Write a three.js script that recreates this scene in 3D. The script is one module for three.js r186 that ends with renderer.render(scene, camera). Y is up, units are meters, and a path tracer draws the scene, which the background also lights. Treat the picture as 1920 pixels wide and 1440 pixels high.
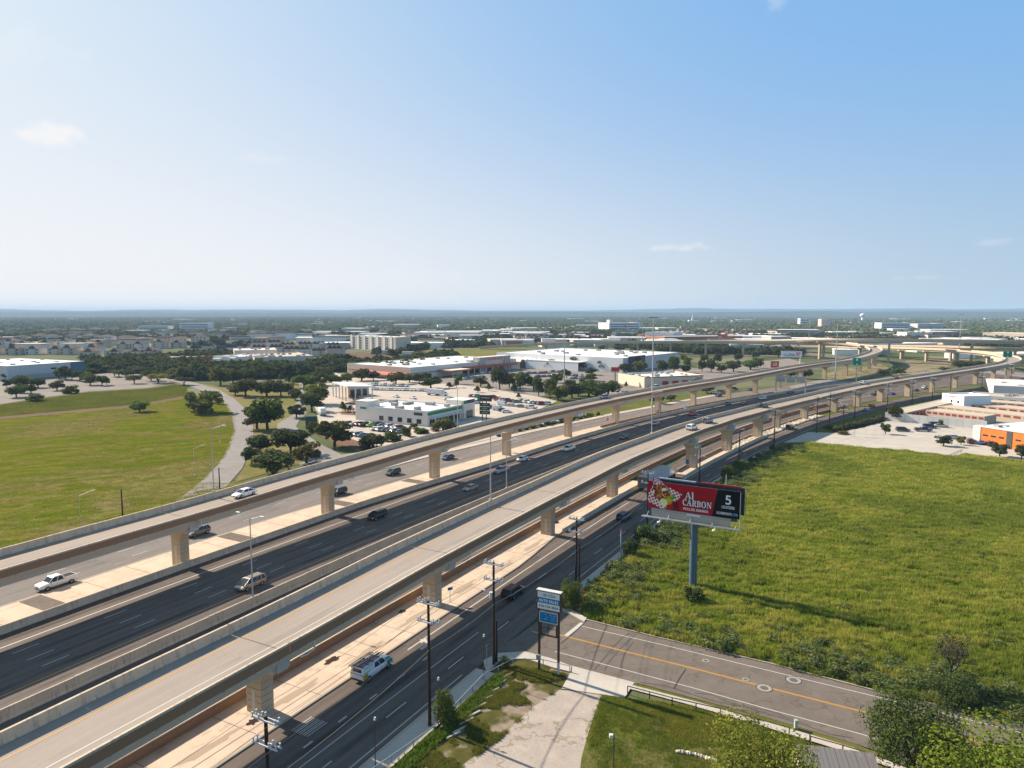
import * as THREE from 'three';
import { mergeGeometries } from 'three/addons/utils/BufferGeometryUtils.js';

// ------------------------------------------------------------------ camera, sky, sun, exposure
const scene = new THREE.Scene();
const camera = new THREE.PerspectiveCamera(56.75, 4 / 3, 0.5, 40000);
camera.position.set(0, 44, 0);
camera.rotation.set(-0.10093, 0, 0);
scene.add(camera);
const renderer = new THREE.WebGLRenderer({ antialias: true });
renderer.toneMapping = THREE.LinearToneMapping;
renderer.toneMappingExposure = 2.1;
renderer.shadowMap.enabled = true;

const SUN_EL = 32.5 * Math.PI / 180, SUN_AZ = 33 * Math.PI / 180;     // shadows run towards +x, +z
const sunDir = new THREE.Vector3(-Math.cos(SUN_AZ) * Math.cos(SUN_EL), Math.sin(SUN_EL), -Math.sin(SUN_AZ) * Math.cos(SUN_EL));
const sun = new THREE.DirectionalLight(new THREE.Color(1.0, 0.865, 0.70), 5.0);
sun.position.copy(sunDir).multiplyScalar(900).add(new THREE.Vector3(60, 0, -260));
sun.target.position.set(60, 0, -260);
sun.castShadow = true;
sun.shadow.mapSize.set(4096, 4096);
Object.assign(sun.shadow.camera, { left: -420, right: 420, top: 420, bottom: -420, near: 10, far: 2000 });
sun.shadow.radius = 1.5;
scene.add(sun, sun.target);

// small deterministic tools
function rng(seed) { let a = seed >>> 0; return () => { a = (a + 0x6d2b79f5) | 0; let t = Math.imul(a ^ (a >>> 15), 1 | a); t = (t + Math.imul(t ^ (t >>> 7), 61 | t)) ^ t; return ((t ^ (t >>> 14)) >>> 0) / 4294967296; }; }
function hash2(i, j) { let h = Math.imul(i, 374761393) + Math.imul(j, 668265263); h = Math.imul(h ^ (h >>> 13), 1274126177); return ((h ^ (h >>> 16)) >>> 0) / 4294967296; }
function vnoise(x, y, p = 0) {
  const i = Math.floor(x), j = Math.floor(y), f = x - i, g = y - j, w = (k) => (p ? ((k % p) + p) % p : k);
  const u = f * f * (3 - 2 * f), v = g * g * (3 - 2 * g), a = w(i), b = w(i + 1), c = w(j), d = w(j + 1);
  return (hash2(a, c) * (1 - u) + hash2(b, c) * u) * (1 - v) + (hash2(a, d) * (1 - u) + hash2(b, d) * u) * v;
}
function fbm(x, y, oct = 4, p = 0) { let s = 0, a = 0.5, n = 0; for (let k = 0; k < oct; k++) { s += a * vnoise(x + k * 17.3 * (p ? 0 : 1), y, p); n += a; a *= 0.5; x *= 2; y *= 2; p *= 2; } return s / n; }
const clamp = (v, a = 0, b = 1) => Math.min(b, Math.max(a, v)), mix = (a, b, t) => a + (b - a) * t;
const smooth = (a, b, v) => { const t = clamp((v - a) / (b - a)); return t * t * (3 - 2 * t); };
const sc3 = (c, k) => [c[0] * k, c[1] * k, c[2] * k];
const mix3 = (a, b, t) => [mix(a[0], b[0], t), mix(a[1], b[1], t), mix(a[2], b[2], t)];

function skyColour(x, y, z) {
  const el = Math.asin(clamp(y, -1, 1)) * 180 / Math.PI, e = Math.max(el, 0);
  const cg = x * sunDir.x + y * sunDir.y + z * sunDir.z, k = (1 + cg) / 2, g = Math.acos(clamp(cg, -1, 1)) * 180 / Math.PI;
  const e0 = 10.3 + 13.5 * Math.pow(k, 6);
  const h = Math.exp(-Math.pow(e / e0, 1.7));
  const blue = mix3([0.21, 0.465, 0.835], [0.68, 0.83, 0.935], Math.pow(clamp((k - 0.42) / 0.58), 4.4)).map((v, i) => v * (1 - [0.30, 0.40, 0.50][i] * smooth(18, 80, e)));
  const haze = mix3([0.47, 0.615, 0.735], [0.95, 0.95, 0.955], smooth(0.42, 0.93, k));
  let c = mix3(blue, haze, h);
  const glow = 0.35 * Math.exp(-Math.pow(g / 14, 2));
  c = [c[0] + glow, c[1] + glow * 0.95, c[2] + glow * 0.85];
  // small fair-weather clouds, given by heading from -z, elevation, size (degrees), strength
  const az = Math.atan2(x, -z) * 180 / Math.PI;
  for (const [ca, ce, sa, se, st] of CLOUDS) {
    const da = (az - ca) / sa, de = (el - ce) / se;
    if (da * da + de * de > 4) continue;
    const n = fbm(az * 1.1 + 40, el * 2.1 + 7, 5), f = smooth(0.34, 0.75, n * 1.15 - 0.32 * (da * da + de * de) + 0.2) * st;
    c = mix3(c, [0.96, 0.95, 0.94], f);
  }
  if (el < 0) c = mix3(c, [0.20, 0.22, 0.17], smooth(0, -6, el));
  return c;
}
const CLOUDS = [[-32.0, 11.55, 1.9, 0.75, 0.75], [-19, 11.2, 2.0, 0.3, 0.2], [13.2, 4.95, 2.0, 0.28, 0.5], [19.5, 21.6, 0.7, 0.8, 0.22], [-34, 16.5, 3.5, 1.2, 0.12], [-14, 2.6, 12, 0.7, 0.12], [33.6, 4.6, 1.6, 0.15, 0.2], [30.5, 2.4, 2.4, 0.15, 0.2], [58, 12, 5, 1.4, 0.4], [-80, 9, 6, 1.6, 0.4]];
{
  const W = 2048, Hh = 1024, d = new Float32Array(W * Hh * 4);
  for (let j = 0; j < Hh; j++) {
    const v = (j + 0.5) / Hh, th = (v - 0.5) * Math.PI, y = Math.sin(th), r = Math.cos(th);
    for (let i = 0; i < W; i++) {
      const ph = ((i + 0.5) / W - 0.5) * 2 * Math.PI, c = skyColour(r * Math.cos(ph), y, r * Math.sin(ph)), o = (j * W + i) * 4;
      d[o] = c[0] * 0.476; d[o + 1] = c[1] * 0.476; d[o + 2] = c[2] * 0.476; d[o + 3] = 1;
    }
  }
  const t = new THREE.DataTexture(d, W, Hh, THREE.RGBAFormat, THREE.FloatType);
  t.mapping = THREE.EquirectangularReflectionMapping; t.magFilter = t.minFilter = THREE.LinearFilter; t.needsUpdate = true;
  scene.background = t; scene.environment = t;
}
scene.fog = new THREE.FogExp2(new THREE.Color(0.50, 0.72, 1.0), 0.00009);

// ------------------------------------------------------------------ textures and materials
const toS = (v) => Math.round(255 * clamp(v <= 0.0031308 ? 12.92 * v : 1.055 * Math.pow(v, 1 / 2.4) - 0.055));
function tex(n, fn, metres, aspect = 1) {                                // fn(u, v) in 0..1, linear colour; repeats every `metres`
  const d = new Uint8Array(n * n * 4);
  for (let j = 0; j < n; j++) for (let i = 0; i < n; i++) { const c = fn((i + 0.5) / n, (j + 0.5) / n), o = (j * n + i) * 4; d[o] = toS(c[0]); d[o + 1] = toS(c[1]); d[o + 2] = toS(c[2]); d[o + 3] = 255; }
  const t = new THREE.DataTexture(d, n, n); t.colorSpace = THREE.SRGBColorSpace; t.wrapS = t.wrapT = THREE.RepeatWrapping; t.magFilter = THREE.LinearFilter; t.minFilter = THREE.LinearMipmapLinearFilter; t.generateMipmaps = true;
  t.repeat.set(1 / metres, 1 / (metres * aspect)); t.needsUpdate = true; return t;
}
const rgb = (r, g, b) => new THREE.Color().setRGB(r, g, b);
const M = {}, K = 0.8;                                                  // K: overall paleness of man-made surfaces
function mat(name, c, rough = 0.8, o = {}) { const m = new THREE.MeshPhysicalMaterial({ color: rgb(...sc3(c, K)), roughness: rough, specularIntensity: rough > 0.9 ? 0.1 : rough > 0.7 ? 0.35 : 1, ...o }); m.name = name; M[name] = m; return m; }
function matT(name, map, rough = 0.9, o = {}) { const k = o.k ?? K; delete o.k; const m = new THREE.MeshPhysicalMaterial({ map, color: rgb(k, k, k), roughness: rough, specularIntensity: 0.12, ...o }); m.name = name; M[name] = m; return m; }
matT('deckConcrete', tex(512, (u, v) => { const n = fbm(u * 16, v * 4, 5, 16), f = fbm(u * 90, v * 90, 2, 90), b = vnoise(u * 6, v * 2, 6), wp = Math.pow(0.5 + 0.5 * Math.cos(u * 12.566 + 1.2), 3) * fbm(u * 4, v * 9, 3, 4), st = smooth(0.62, 0.8, fbm(u * 12 + 3, v * 3 + 9, 3, 12)); return sc3(mix3([0.36, 0.305, 0.26], [0.28, 0.24, 0.205], st * 0.6), 0.84 + 0.22 * n + 0.1 * f + 0.1 * b - 0.16 * wp); }, 9.5, 4), 0.85);
matT('barrier', tex(512, (u, v) => { const n = fbm(u * 8, v * 8, 5, 8), f = fbm(u * 80, v * 80, 2, 80), st = smooth(0.55, 0.78, fbm(u * 5 + 1, v * 20, 4, 20)); return sc3(mix3([0.68, 0.55, 0.405], [0.40, 0.325, 0.25], st * 0.6), 0.8 + 0.25 * n + 0.12 * f); }, 7), 0.9);
matT('apron', tex(512, (u, v) => { const n = fbm(u * 6, v * 6, 5, 6), f = fbm(u * 70, v * 70, 2, 70), st = smooth(0.58, 0.75, fbm(u * 14 + 5, v * 5, 4, 14)); return sc3(mix3([0.66, 0.53, 0.415], [0.47, 0.38, 0.295], st * 0.6), 0.8 + 0.25 * n + 0.12 * f); }, 11), 0.92);
matT('asphalt', tex(512, (u, v) => { const n = fbm(u * 24, v * 5, 5, 24), f = fbm(u * 120, v * 120, 2, 120), st = smooth(0.5, 0.8, fbm(u * 10, v * 3 + 4, 3, 10)); return sc3(mix3([0.150, 0.122, 0.106], [0.112, 0.092, 0.082], st), (0.74 + 0.35 * n + 0.2 * f) * (1 - 0.34 * Math.pow(0.5 + 0.5 * Math.cos(u * 25.133), 5) * smooth(0.25, 0.7, fbm(u * 4, v * 6 + 2, 3, 4))) * (1 + 0.10 * Math.pow(0.5 - 0.5 * Math.cos(u * 50.265), 3))); }, 13.3, 3), 0.8);
matT('asphaltOld', tex(512, (u, v) => { const n = fbm(u * 10, v * 10, 5, 10), f = fbm(u * 120, v * 120, 2, 120), cr = smooth(0.035, 0.0, Math.abs(fbm(u * 7 + 2, v * 7, 4, 7) - 0.5)); return sc3([0.175, 0.146, 0.124], (0.78 + 0.3 * n + 0.18 * f) * (1 - 0.25 * cr)); }, 14), 0.85);
matT('lotConcrete', tex(512, (u, v) => { const n = fbm(u * 6, v * 6, 5, 6), f = fbm(u * 60, v * 60, 2, 60); return sc3([0.54, 0.465, 0.395], 0.78 + 0.3 * n + 0.12 * f); }, 23), 0.9);
matT('lotAsphalt', tex(512, (u, v) => { const n = fbm(u * 6, v * 6, 5, 6), f = fbm(u * 60, v * 60, 2, 60); return sc3([0.27, 0.235, 0.205], 0.76 + 0.35 * n + 0.12 * f); }, 31), 0.9);
matT('greyRoad', tex(512, (u, v) => { const n = fbm(u * 9, v * 9, 5, 9), f = fbm(u * 90, v * 90, 2, 90); return sc3([0.285, 0.262, 0.245], 0.78 + 0.3 * n + 0.14 * f); }, 17), 0.9);
matT('frontageAsphalt', tex(512, (u, v) => { const n = fbm(u * 20, v * 5, 5, 20), f = fbm(u * 110, v * 110, 2, 110), st = smooth(0.5, 0.8, fbm(u * 10, v * 3 + 4, 3, 10)), cr = smooth(0.02, 0.0, Math.abs(fbm(u * 8 + 2, v * 8, 4, 8) - 0.5)); return sc3(mix3([0.215, 0.190, 0.175], [0.165, 0.147, 0.137], st), (0.74 + 0.34 * n + 0.18 * f) * (1 - 0.2 * cr)); }, 13, 3), 0.85);
matT('whiteConcrete', tex(512, (u, v) => { const n = fbm(u * 6, v * 6, 5, 6), f = fbm(u * 60, v * 60, 2, 60); return sc3([0.52, 0.47, 0.41], 0.8 + 0.27 * n + 0.1 * f); }, 19), 0.9);
mat('brownBand', [0.36, 0.20, 0.115], 0.85); mat('girder', [0.66, 0.60, 0.50], 0.85); mat('pierStone', [0.56, 0.455, 0.315], 0.9); mat('pierJoint', [0.16, 0.12, 0.085], 0.95);
mat('capConcrete', [0.62, 0.57, 0.49], 0.85); mat('joint', [0.10, 0.09, 0.08], 0.9);
mat('whitePaint', [0.52, 0.50, 0.47], 0.7); mat('yellowPaint', [0.55, 0.27, 0.035], 0.7);
mat('galv', [0.42, 0.45, 0.48], 0.45, { metalness: 0.5 }); mat('lampPole', [0.50, 0.52, 0.53], 0.5, { metalness: 0.3 });
mat('wood', [0.055, 0.032, 0.022], 0.9); mat('wire', [0.10, 0.10, 0.10], 0.6); mat('arm', [0.58, 0.62, 0.66], 0.5); mat('black', [0.015, 0.015, 0.017], 0.6); mat('rubber', [0.012, 0.012, 0.012], 0.85);
mat('glassDark', [0.02, 0.03, 0.04], 0.08, { metalness: 0.1 }); mat('chrome', [0.6, 0.6, 0.6], 0.25, { metalness: 0.9 }); mat('headlight', [0.75, 0.76, 0.78], 0.15); mat('taillight', [0.45, 0.02, 0.02], 0.3);
mat('rustSteel', [0.10, 0.055, 0.035], 0.8); mat('redPaint', [0.50, 0.025, 0.02], 0.5); mat('greenSign', [0.0, 0.22, 0.12], 0.5); mat('white', [0.78, 0.78, 0.77], 0.6); mat('blueSign', [0.02, 0.14, 0.40], 0.5);
mat('kerb', [0.46, 0.39, 0.30], 0.9); mat('soil', [0.16, 0.10, 0.065], 1); mat('mulch', [0.20, 0.115, 0.075], 1);

// ------------------------------------------------------------------ naming and tagging
const taken = new Map();
function numbered(n) { const k = taken.get(n) || 0; taken.set(n, k + 1); return k ? n + '_' + String(k).padStart(3, '0') : n; }
function sh(o) { o.castShadow = true; o.receiveShadow = true; return o; }
function tag(o, label, category, group, kind) { o.userData.label = label; o.userData.category = category; if (group) o.userData.group = group; if (kind) o.userData.kind = kind; return o; }
function top(o, name) { o.name = numbered(name); scene.add(o); return o; }
function thing(name, label, category, pos = [0, 0, 0], turn = 0, group) { const o = new THREE.Group(); top(o, name); o.position.set(...pos); o.rotation.y = turn; return tag(o, label, category, group); }
function part(name, geo, m, parent) { const o = sh(new THREE.Mesh(geo, m)); o.name = name; parent.add(o); return o; }
function structure(name, geo, m, label, category) { const o = sh(new THREE.Mesh(geo, m)); top(o, name); o.userData.kind = 'structure'; if (label) { o.userData.label = label; o.userData.category = category || name.replace(/_/g, ' '); } return o; }
const ORD = ['first', 'second', 'third', 'fourth', 'fifth', 'sixth', 'seventh', 'eighth', 'ninth', 'tenth', 'eleventh', 'twelfth', 'thirteenth', 'fourteenth', 'fifteenth', 'sixteenth', 'seventeenth', 'eighteenth', 'nineteenth', 'twentieth'];
const TENS = ['', '', 'twenty', 'thirty', 'forty', 'fifty', 'sixty', 'seventy', 'eighty', 'ninety'];
const ord = (i) => (i < 20 ? ORD[i] : (i + 1) % 10 === 0 ? TENS[(i + 1) / 10] .replace(/y$/, 'ieth') : TENS[Math.floor((i + 1) / 10)] + '-' + ORD[(i + 1) % 10 - 1]);

// geometry helpers (all return BufferGeometry with position, normal, uv)
function bx(w, h, d, x = 0, y = 0, z = 0, ry = 0, rz = 0, rx = 0) { const g = new THREE.BoxGeometry(w, h, d); if (rx) g.rotateX(rx); if (rz) g.rotateZ(rz); if (ry) g.rotateY(ry); g.translate(x, y, z); return g; }
function cyl(r0, r1, h, x = 0, y = 0, z = 0, n = 10) { const g = new THREE.CylinderGeometry(r1, r0, h, n); g.translate(x, y + h / 2, z); return g; }
function rod(a, b, r, n = 6, r1 = r) { const A = new THREE.Vector3(...a), B = new THREE.Vector3(...b), d = B.clone().sub(A), g = new THREE.CylinderGeometry(r1, r, d.length(), n); g.translate(0, d.length() / 2, 0); g.applyQuaternion(new THREE.Quaternion().setFromUnitVectors(new THREE.Vector3(0, 1, 0), d.normalize())); g.translate(...a); return g; }
function merge(list) { return mergeGeometries(list.map((g) => (g.index ? g.toNonIndexed() : g)).map((g) => { for (const k of Object.keys(g.attributes)) if (!['position', 'normal', 'uv', 'color'].includes(k)) g.deleteAttribute(k); return g; })); }
function mesh3(pos, idx, uv) { const g = new THREE.BufferGeometry(); g.setAttribute('position', new THREE.Float32BufferAttribute(pos, 3)); g.setAttribute('uv', new THREE.Float32BufferAttribute(uv || pos.filter((_, i) => i % 3 !== 1).map((v) => v), 2)); g.setIndex(idx); g.computeVertexNormals(); return g; }
function flat(poly, y) {                                               // polygon sheet, [x, z] points, uv in metres
  const s = new THREE.Shape(poly.map(([x, z]) => new THREE.Vector2(x, -z))), g = new THREE.ShapeGeometry(s), p = g.attributes.position;
  const pos = [], uv = []; for (let i = 0; i < p.count; i++) { pos.push(p.getX(i), y, -p.getY(i)); uv.push(p.getX(i), p.getY(i)); }
  return mesh3(pos, [...g.index.array], uv);
}
function slab(poly, y0, y1) {                                          // polygon with thickness
  const s = new THREE.Shape(poly.map(([x, z]) => new THREE.Vector2(x, -z))), g = new THREE.ExtrudeGeometry(s, { depth: y1 - y0, bevelEnabled: false }); g.rotateX(-Math.PI / 2); g.translate(0, y0, 0); return g;
}
const inside = (poly, x, z) => { let c = false; for (let i = 0, j = poly.length - 1; i < poly.length; j = i++) { const [a, b] = poly[i], [d, e] = poly[j]; if ((b > z) !== (e > z) && x < ((d - a) * (z - b)) / (e - b) + a) c = !c; } return c; };
function canvasTex(w, h, draw) { const c = document.createElement('canvas'); c.width = w; c.height = h; const k = c.getContext('2d'); draw(k, w, h); const t = new THREE.CanvasTexture(c); t.colorSpace = THREE.SRGBColorSpace; return t; }
function panelMat(w, h, draw, rough = 0.6) { return new THREE.MeshPhysicalMaterial({ map: canvasTex(w, h, draw), color: rgb(1, 1, 1), roughness: rough, specularIntensity: 0.3 }); }

// ------------------------------------------------------------------ the highway alignment (metres)
const HK = [[-120, 27.2], [0, 28.6], [60, 30.2], [120, 32.6], [180, 36.5], [240, 41.2], [300, 46], [360, 51], [420, 56], [520, 62], [700, 66]];
const headingDeg = (s) => { if (s <= HK[0][0]) return HK[0][1]; for (let i = 0; i + 1 < HK.length; i++) if (s <= HK[i + 1][0]) return mix(HK[i][1], HK[i + 1][1], (s - HK[i][0]) / (HK[i + 1][0] - HK[i][0])); return HK[HK.length - 1][1]; };
const hd = (s) => headingDeg(s) * Math.PI / 180;
const AL = new Map([[0, [-38.8, -103.9]]]);
for (let i = 0; i < 700; i++) { const [x, z] = AL.get(i), h = hd(i + 0.5); AL.set(i + 1, [x + Math.sin(h), z - Math.cos(h)]); }
for (let i = 0; i > -140; i--) { const [x, z] = AL.get(i), h = hd(i - 0.5); AL.set(i - 1, [x - Math.sin(h), z + Math.cos(h)]); }
function al(s, o = 0) { s = clamp(s, -139.9, 699.9); const i = Math.floor(s), f = s - i, a = AL.get(i), b = AL.get(i + 1), h = hd(s); return [mix(a[0], b[0], f) + o * Math.cos(h), mix(a[1], b[1], f) + o * Math.sin(h)]; }
function stationOf(x, z) { let best = 1e9, k = 0; for (const [i, p] of AL) { const d = (p[0] - x) ** 2 + (p[1] - z) ** 2; if (d < best) { best = d; k = i; } } const h = hd(k), p = AL.get(k), dx = x - p[0], dz = z - p[1]; return [k + dx * Math.sin(h) - dz * Math.cos(h), dx * Math.cos(h) + dz * Math.sin(h)]; }
const kn = (list) => (s) => { if (s <= list[0][0]) return list[0][1]; for (let i = 0; i + 1 < list.length; i++) if (s <= list[i + 1][0]) { const t = (s - list[i][0]) / (list[i + 1][0] - list[i][0]); return mix(list[i][1], list[i + 1][1], t * t * (3 - 2 * t)); } return list[list.length - 1][1]; };
const asF = (v) => (typeof v === 'function' ? v : () => v);
function ribbon(s0, s1, oL, oR, y, step = 6) {                         // a flat strip between two offsets
  oL = asF(oL); oR = asF(oR); y = asF(y); const pos = [], idx = [], uv = [], n = Math.max(1, Math.ceil((s1 - s0) / step));
  for (let i = 0; i <= n; i++) { const s = mix(s0, s1, i / n), a = al(s, oL(s)), b = al(s, oR(s)); pos.push(a[0], y(s), a[1], b[0], y(s), b[1]); uv.push(oL(s), s, oR(s), s); if (i < n) { const k = i * 2; idx.push(k, k + 1, k + 2, k + 1, k + 3, k + 2); } }
  return mesh3(pos, idx, uv);
}
// sweep a closed [offset, height] outline along a path of {x, y, z, h}
function sweep(path, outline) {
  const pos = [], idx = [], uv = [], m = outline.length; let run = [0]; for (let k = 0; k < m; k++) run.push(run[k] + Math.hypot(outline[(k + 1) % m][0] - outline[k][0], outline[(k + 1) % m][1] - outline[k][1]));
  let d = path[0].d || 0;
  for (let k = 0; k < m; k++) {
    const A = outline[k], B = outline[(k + 1) % m], base = pos.length / 3; let dist = d;
    path.forEach((p, i) => { if (i) dist += Math.hypot(p.x - path[i - 1].x, p.z - path[i - 1].z); const c = Math.cos(p.h), s = Math.sin(p.h); for (const [q, r] of [[A, run[k]], [B, run[k + 1]]]) { pos.push(p.x + q[0] * c, p.y + q[1], p.z + q[0] * s); uv.push(r, dist); } });
    for (let i = 0; i + 1 < path.length; i++) { const a = base + i * 2; idx.push(a, a + 2, a + 1, a + 1, a + 2, a + 3); }
  }
  const shp = THREE.ShapeUtils.triangulateShape(outline.map(([a, b]) => new THREE.Vector2(a, b)), []);
  for (const [p, flip] of [[path[0], false], [path[path.length - 1], true]]) { const base = pos.length / 3, c = Math.cos(p.h), s = Math.sin(p.h); for (const q of outline) { pos.push(p.x + q[0] * c, p.y + q[1], p.z + q[0] * s); uv.push(q[0], q[1]); } for (const [a, b, e] of shp) flip ? idx.push(base + a, base + e, base + b) : idx.push(base + a, base + b, base + e); }
  return mesh3(pos, idx, uv);
}
const alPath = (s0, s1, o, y = 0, step = 6) => { o = asF(o); y = asF(y); const n = Math.max(1, Math.ceil((s1 - s0) / step)), r = []; for (let i = 0; i <= n; i++) { const s = mix(s0, s1, i / n), [x, z] = al(s, o(s)); r.push({ x, y: y(s), z, h: hd(s), d: s }); } return r; };

// ================================================================== THE SETTING
matT('farGround', tex(1024, (u, v) => { const a = fbm(u * 9, v * 9, 5, 9), b = fbm(u * 40, v * 40, 3, 40), f = smooth(0.52, 0.62, fbm(u * 14 + 3, v * 14, 4, 14)); return mix3(mix3([0.055, 0.075, 0.03], [0.11, 0.12, 0.05], b), [0.24, 0.20, 0.15], f * 0.45 * a * 1.6); }, 900), 1, { k: 1 });
{ const g = new THREE.CircleGeometry(16000, 96); g.rotateX(-Math.PI / 2); const p = g.attributes.position, uv = g.attributes.uv; for (let i = 0; i < p.count; i++) uv.setXY(i, p.getX(i), p.getZ(i)); g.translate(0, -0.12, 0); structure('ground', g, M.farGround, 'dark green and tan ground stretching out to the horizon'); }
// low blue hills on the horizon
{
  mat('hill', [0.05, 0.075, 0.045], 1);
  for (const [r, hMax, seed, a0, a1] of [[7200, 46, 3, -60, 60], [9800, 62, 11, -60, 60], [12800, 105, 23, -58, 58]]) {
    const pos = [], idx = [], uv = [], n = 150;
    for (let i = 0; i <= n; i++) { const a = mix(a0, a1, i / n) * Math.PI / 180, h = hMax * (0.45 + 0.75 * fbm(i * 0.11 + seed, seed, 4)); for (const [dr, k] of [[-900, -0.02], [-420, 0.45], [0, 1], [700, 0]]) { const R = r + dr; pos.push(Math.sin(a) * R, k * h, -Math.cos(a) * R); uv.push(i * 80, k * 100); } if (i < n) for (let q = 0; q < 3; q++) { const b = i * 4 + q; idx.push(b, b + 4, b + 1, b + 1, b + 4, b + 5); } }
    structure('hills', mesh3(pos, idx, uv), M.hill, ['nearest low wooded ridge on the horizon', 'middle low wooded ridge on the horizon', 'farthest pale blue ridge on the horizon'][[3, 11, 23].indexOf(seed)], 'hills');
  }
}
const oWallA = kn([[-140, -22.6], [40, -22.6], [110, -19.6], [190, -19.8], [260, -18.5], [700, -18.5]]);
const oCurbL = kn([[-140, -32], [30, -32.3], [60, -30.5], [120, -28.5], [160, -27.5], [220, -24], [700, -24]]);
const oFarL = kn([[-140, -45], [60, -45], [90, -43.5], [140, -40.6], [196, -37.5], [240, -36], [320, -37], [420, -37]]);
const oD = 19.7;
const oApronR = kn([[-140, 27.6], [30, 27.4], [58, 25.2], [96, 25.2]]);
const oFrontR = kn([[-140, 40], [150, 39.4], [210, 40.5], [300, 42], [420, 42]]);

structure('highway_mainlanes', ribbon(-139, 640, (s) => oWallA(s) + 0.2, oD, 0), M.asphalt, 'grey asphalt main lanes between the concrete barriers', 'road');
structure('frontage_road', ribbon(-139, 420, oFarL, oCurbL, 0.0), M.frontageAsphalt, 'grey asphalt frontage road beside the mown field', 'road');
structure('frontage_road', ribbon(-139, 520, (s) => (s < 100 ? oApronR(s) : 32.4), oFrontR, 0.0), M.asphalt, 'asphalt frontage road beside the wooden utility poles', 'road');
const oRampL = kn([[84, 25.4], [110, 25.0], [150, 21.4], [180, 20.2]]), oRampR = kn([[84, 32], [108, 32], [150, 28], [180, 27]]);
structure('entrance_ramp', ribbon(84, 420, oRampL, oRampR, 0.012), M.asphalt, 'asphalt entrance ramp running under the nearer viaduct', 'road');
structure('concrete_apron', ribbon(-139, 215, oCurbL, (s) => oWallA(s) - 0.2, kn([[-139, 0.15], [215, 0.15]])), M.apron, 'pale concrete strip between farther frontage road and main lanes', 'pavement');
structure('concrete_apron', ribbon(-139, 104, oD + 0.2, (s) => oApronR(s) - 0.05, 0.15), M.apron, 'tan stained concrete strip under the nearer viaduct', 'pavement');
structure('concrete_apron', ribbon(118, 192, 28.1, 32.2, 0.15), M.apron, 'narrow concrete strip at the foot of hammerhead piers', 'pavement');
structure('sidewalk', ribbon(-139, -1, (s) => oFrontR(s) + 0.2, (s) => oFrontR(s) + 2.7, 0.13), M.whiteConcrete, 'concrete sidewalk along the frontage road by the weedy lot', 'pavement');
structure('sidewalk', ribbon(27, 178, (s) => oFrontR(s) + 0.15, kn([[27, 42.4], [60, 41.8], [120, 41.4], [178, 41.2]]), 0.12), M.whiteConcrete, 'narrow concrete edge along the frontage road by the tall grass', 'pavement');
structure('sidewalk', ribbon(60, 300, (s) => oFarL(s) - 3.4, (s) => oFarL(s) - 0.15, 0.12), M.lotConcrete, 'pale concrete sidewalk along the farther frontage road', 'pavement');
// kerbs
structure('kerb', sweep(alPath(-139, 57, (s) => oApronR(s), 0), [[-0.1, -0.1], [0.12, -0.1], [0.12, 0.13], [-0.1, 0.165]]), M.kerb, 'concrete kerb at the foot of the tan concrete strip', 'kerb');
structure('kerb', sweep(alPath(-139, 215, (s) => oCurbL(s), 0), [[-0.12, -0.1], [0.1, -0.1], [0.1, 0.165], [-0.12, 0.13]]), M.kerb, 'concrete kerb between farther frontage road and pale strip', 'kerb');
structure('kerb', sweep(alPath(-139, -1, oFrontR, 0), [[-0.05, -0.1], [0.25, -0.1], [0.25, 0.15], [-0.05, 0.15]]), M.kerb, 'concrete kerb along the sidewalk by the weedy lot', 'kerb');
structure('kerb', sweep(alPath(-139, 200, oFarL, 0), [[-0.2, -0.1], [0.08, -0.1], [0.08, 0.15], [-0.2, 0.15]]), M.kerb, 'concrete kerb between farther frontage road and mown field', 'kerb');

// painted lines: continuous lines are one part of their road, each dash is a part of its own
const roadOf = (i) => scene.children.filter((o) => o.isMesh && /^(highway_mainlanes|frontage_road)/.test(o.name))[i];
const [ML, FL, FR] = [0, 1, 2].map(roadOf);
function line(parent, name, s0, s1, o, w, m, y = 0.012) { o = asF(o); return part(name, ribbon(s0, s1, (s) => o(s) - w / 2, (s) => o(s) + w / 2, y), m, parent); }
function dashes(parent, s0, s1, o, len, period, w = 0.16) { for (let s = s0; s < s1; s += period) line(parent, 'lane_dash', s, s + len, o, w, M.whitePaint); }
const oWL = kn([[-140, -18.4], [80, -18], [115, -15.4], [200, -15.4], [640, -15]]);
line(ML, 'edge_line', -139, 500, oWL, 0.22, M.whitePaint); line(ML, 'edge_line', -139, 500, -5.1, 0.2, M.yellowPaint); line(ML, 'edge_line', -139, 500, 2.6, 0.2, M.yellowPaint); line(ML, 'edge_line', -139, 500, 16.6, 0.2, M.whitePaint);
for (const k of [1, 2, 3]) dashes(ML, -136, 330, (s) => mix(oWL(s), -5.1, k / 4 - (k === 1 ? 0.02 : k === 3 ? -0.0 : 0.0)), 3.3, 12.19);
for (const o of [6.6, 10, 13.3]) dashes(ML, 60, 330, o, 3.2, 12.19);
line(FL, 'edge_line', -139, 215, (s) => oCurbL(s) - 0.7, 0.14, M.whitePaint);
for (const k of [0.34, 0.67]) dashes(FL, -130, 260, (s) => mix(oCurbL(s), oFarL(s), k), 3, 12.19, 0.14);
line(FR, 'edge_line', -1, 96, (s) => mix(29.2, 28.6, smooth(0, 90, s)), 0.22, M.whitePaint);
line(FR, 'edge_line', -139, 8, 34.6, 0.14, M.whitePaint); line(FR, 'edge_line', -139, -3, 38.9, 0.14, M.whitePaint); line(FR, 'edge_line', 112, 400, 33.3, 0.16, M.whitePaint); line(FR, 'edge_line', 30, 300, (s) => oFrontR(s) - 1.1, 0.14, M.whitePaint);
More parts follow.
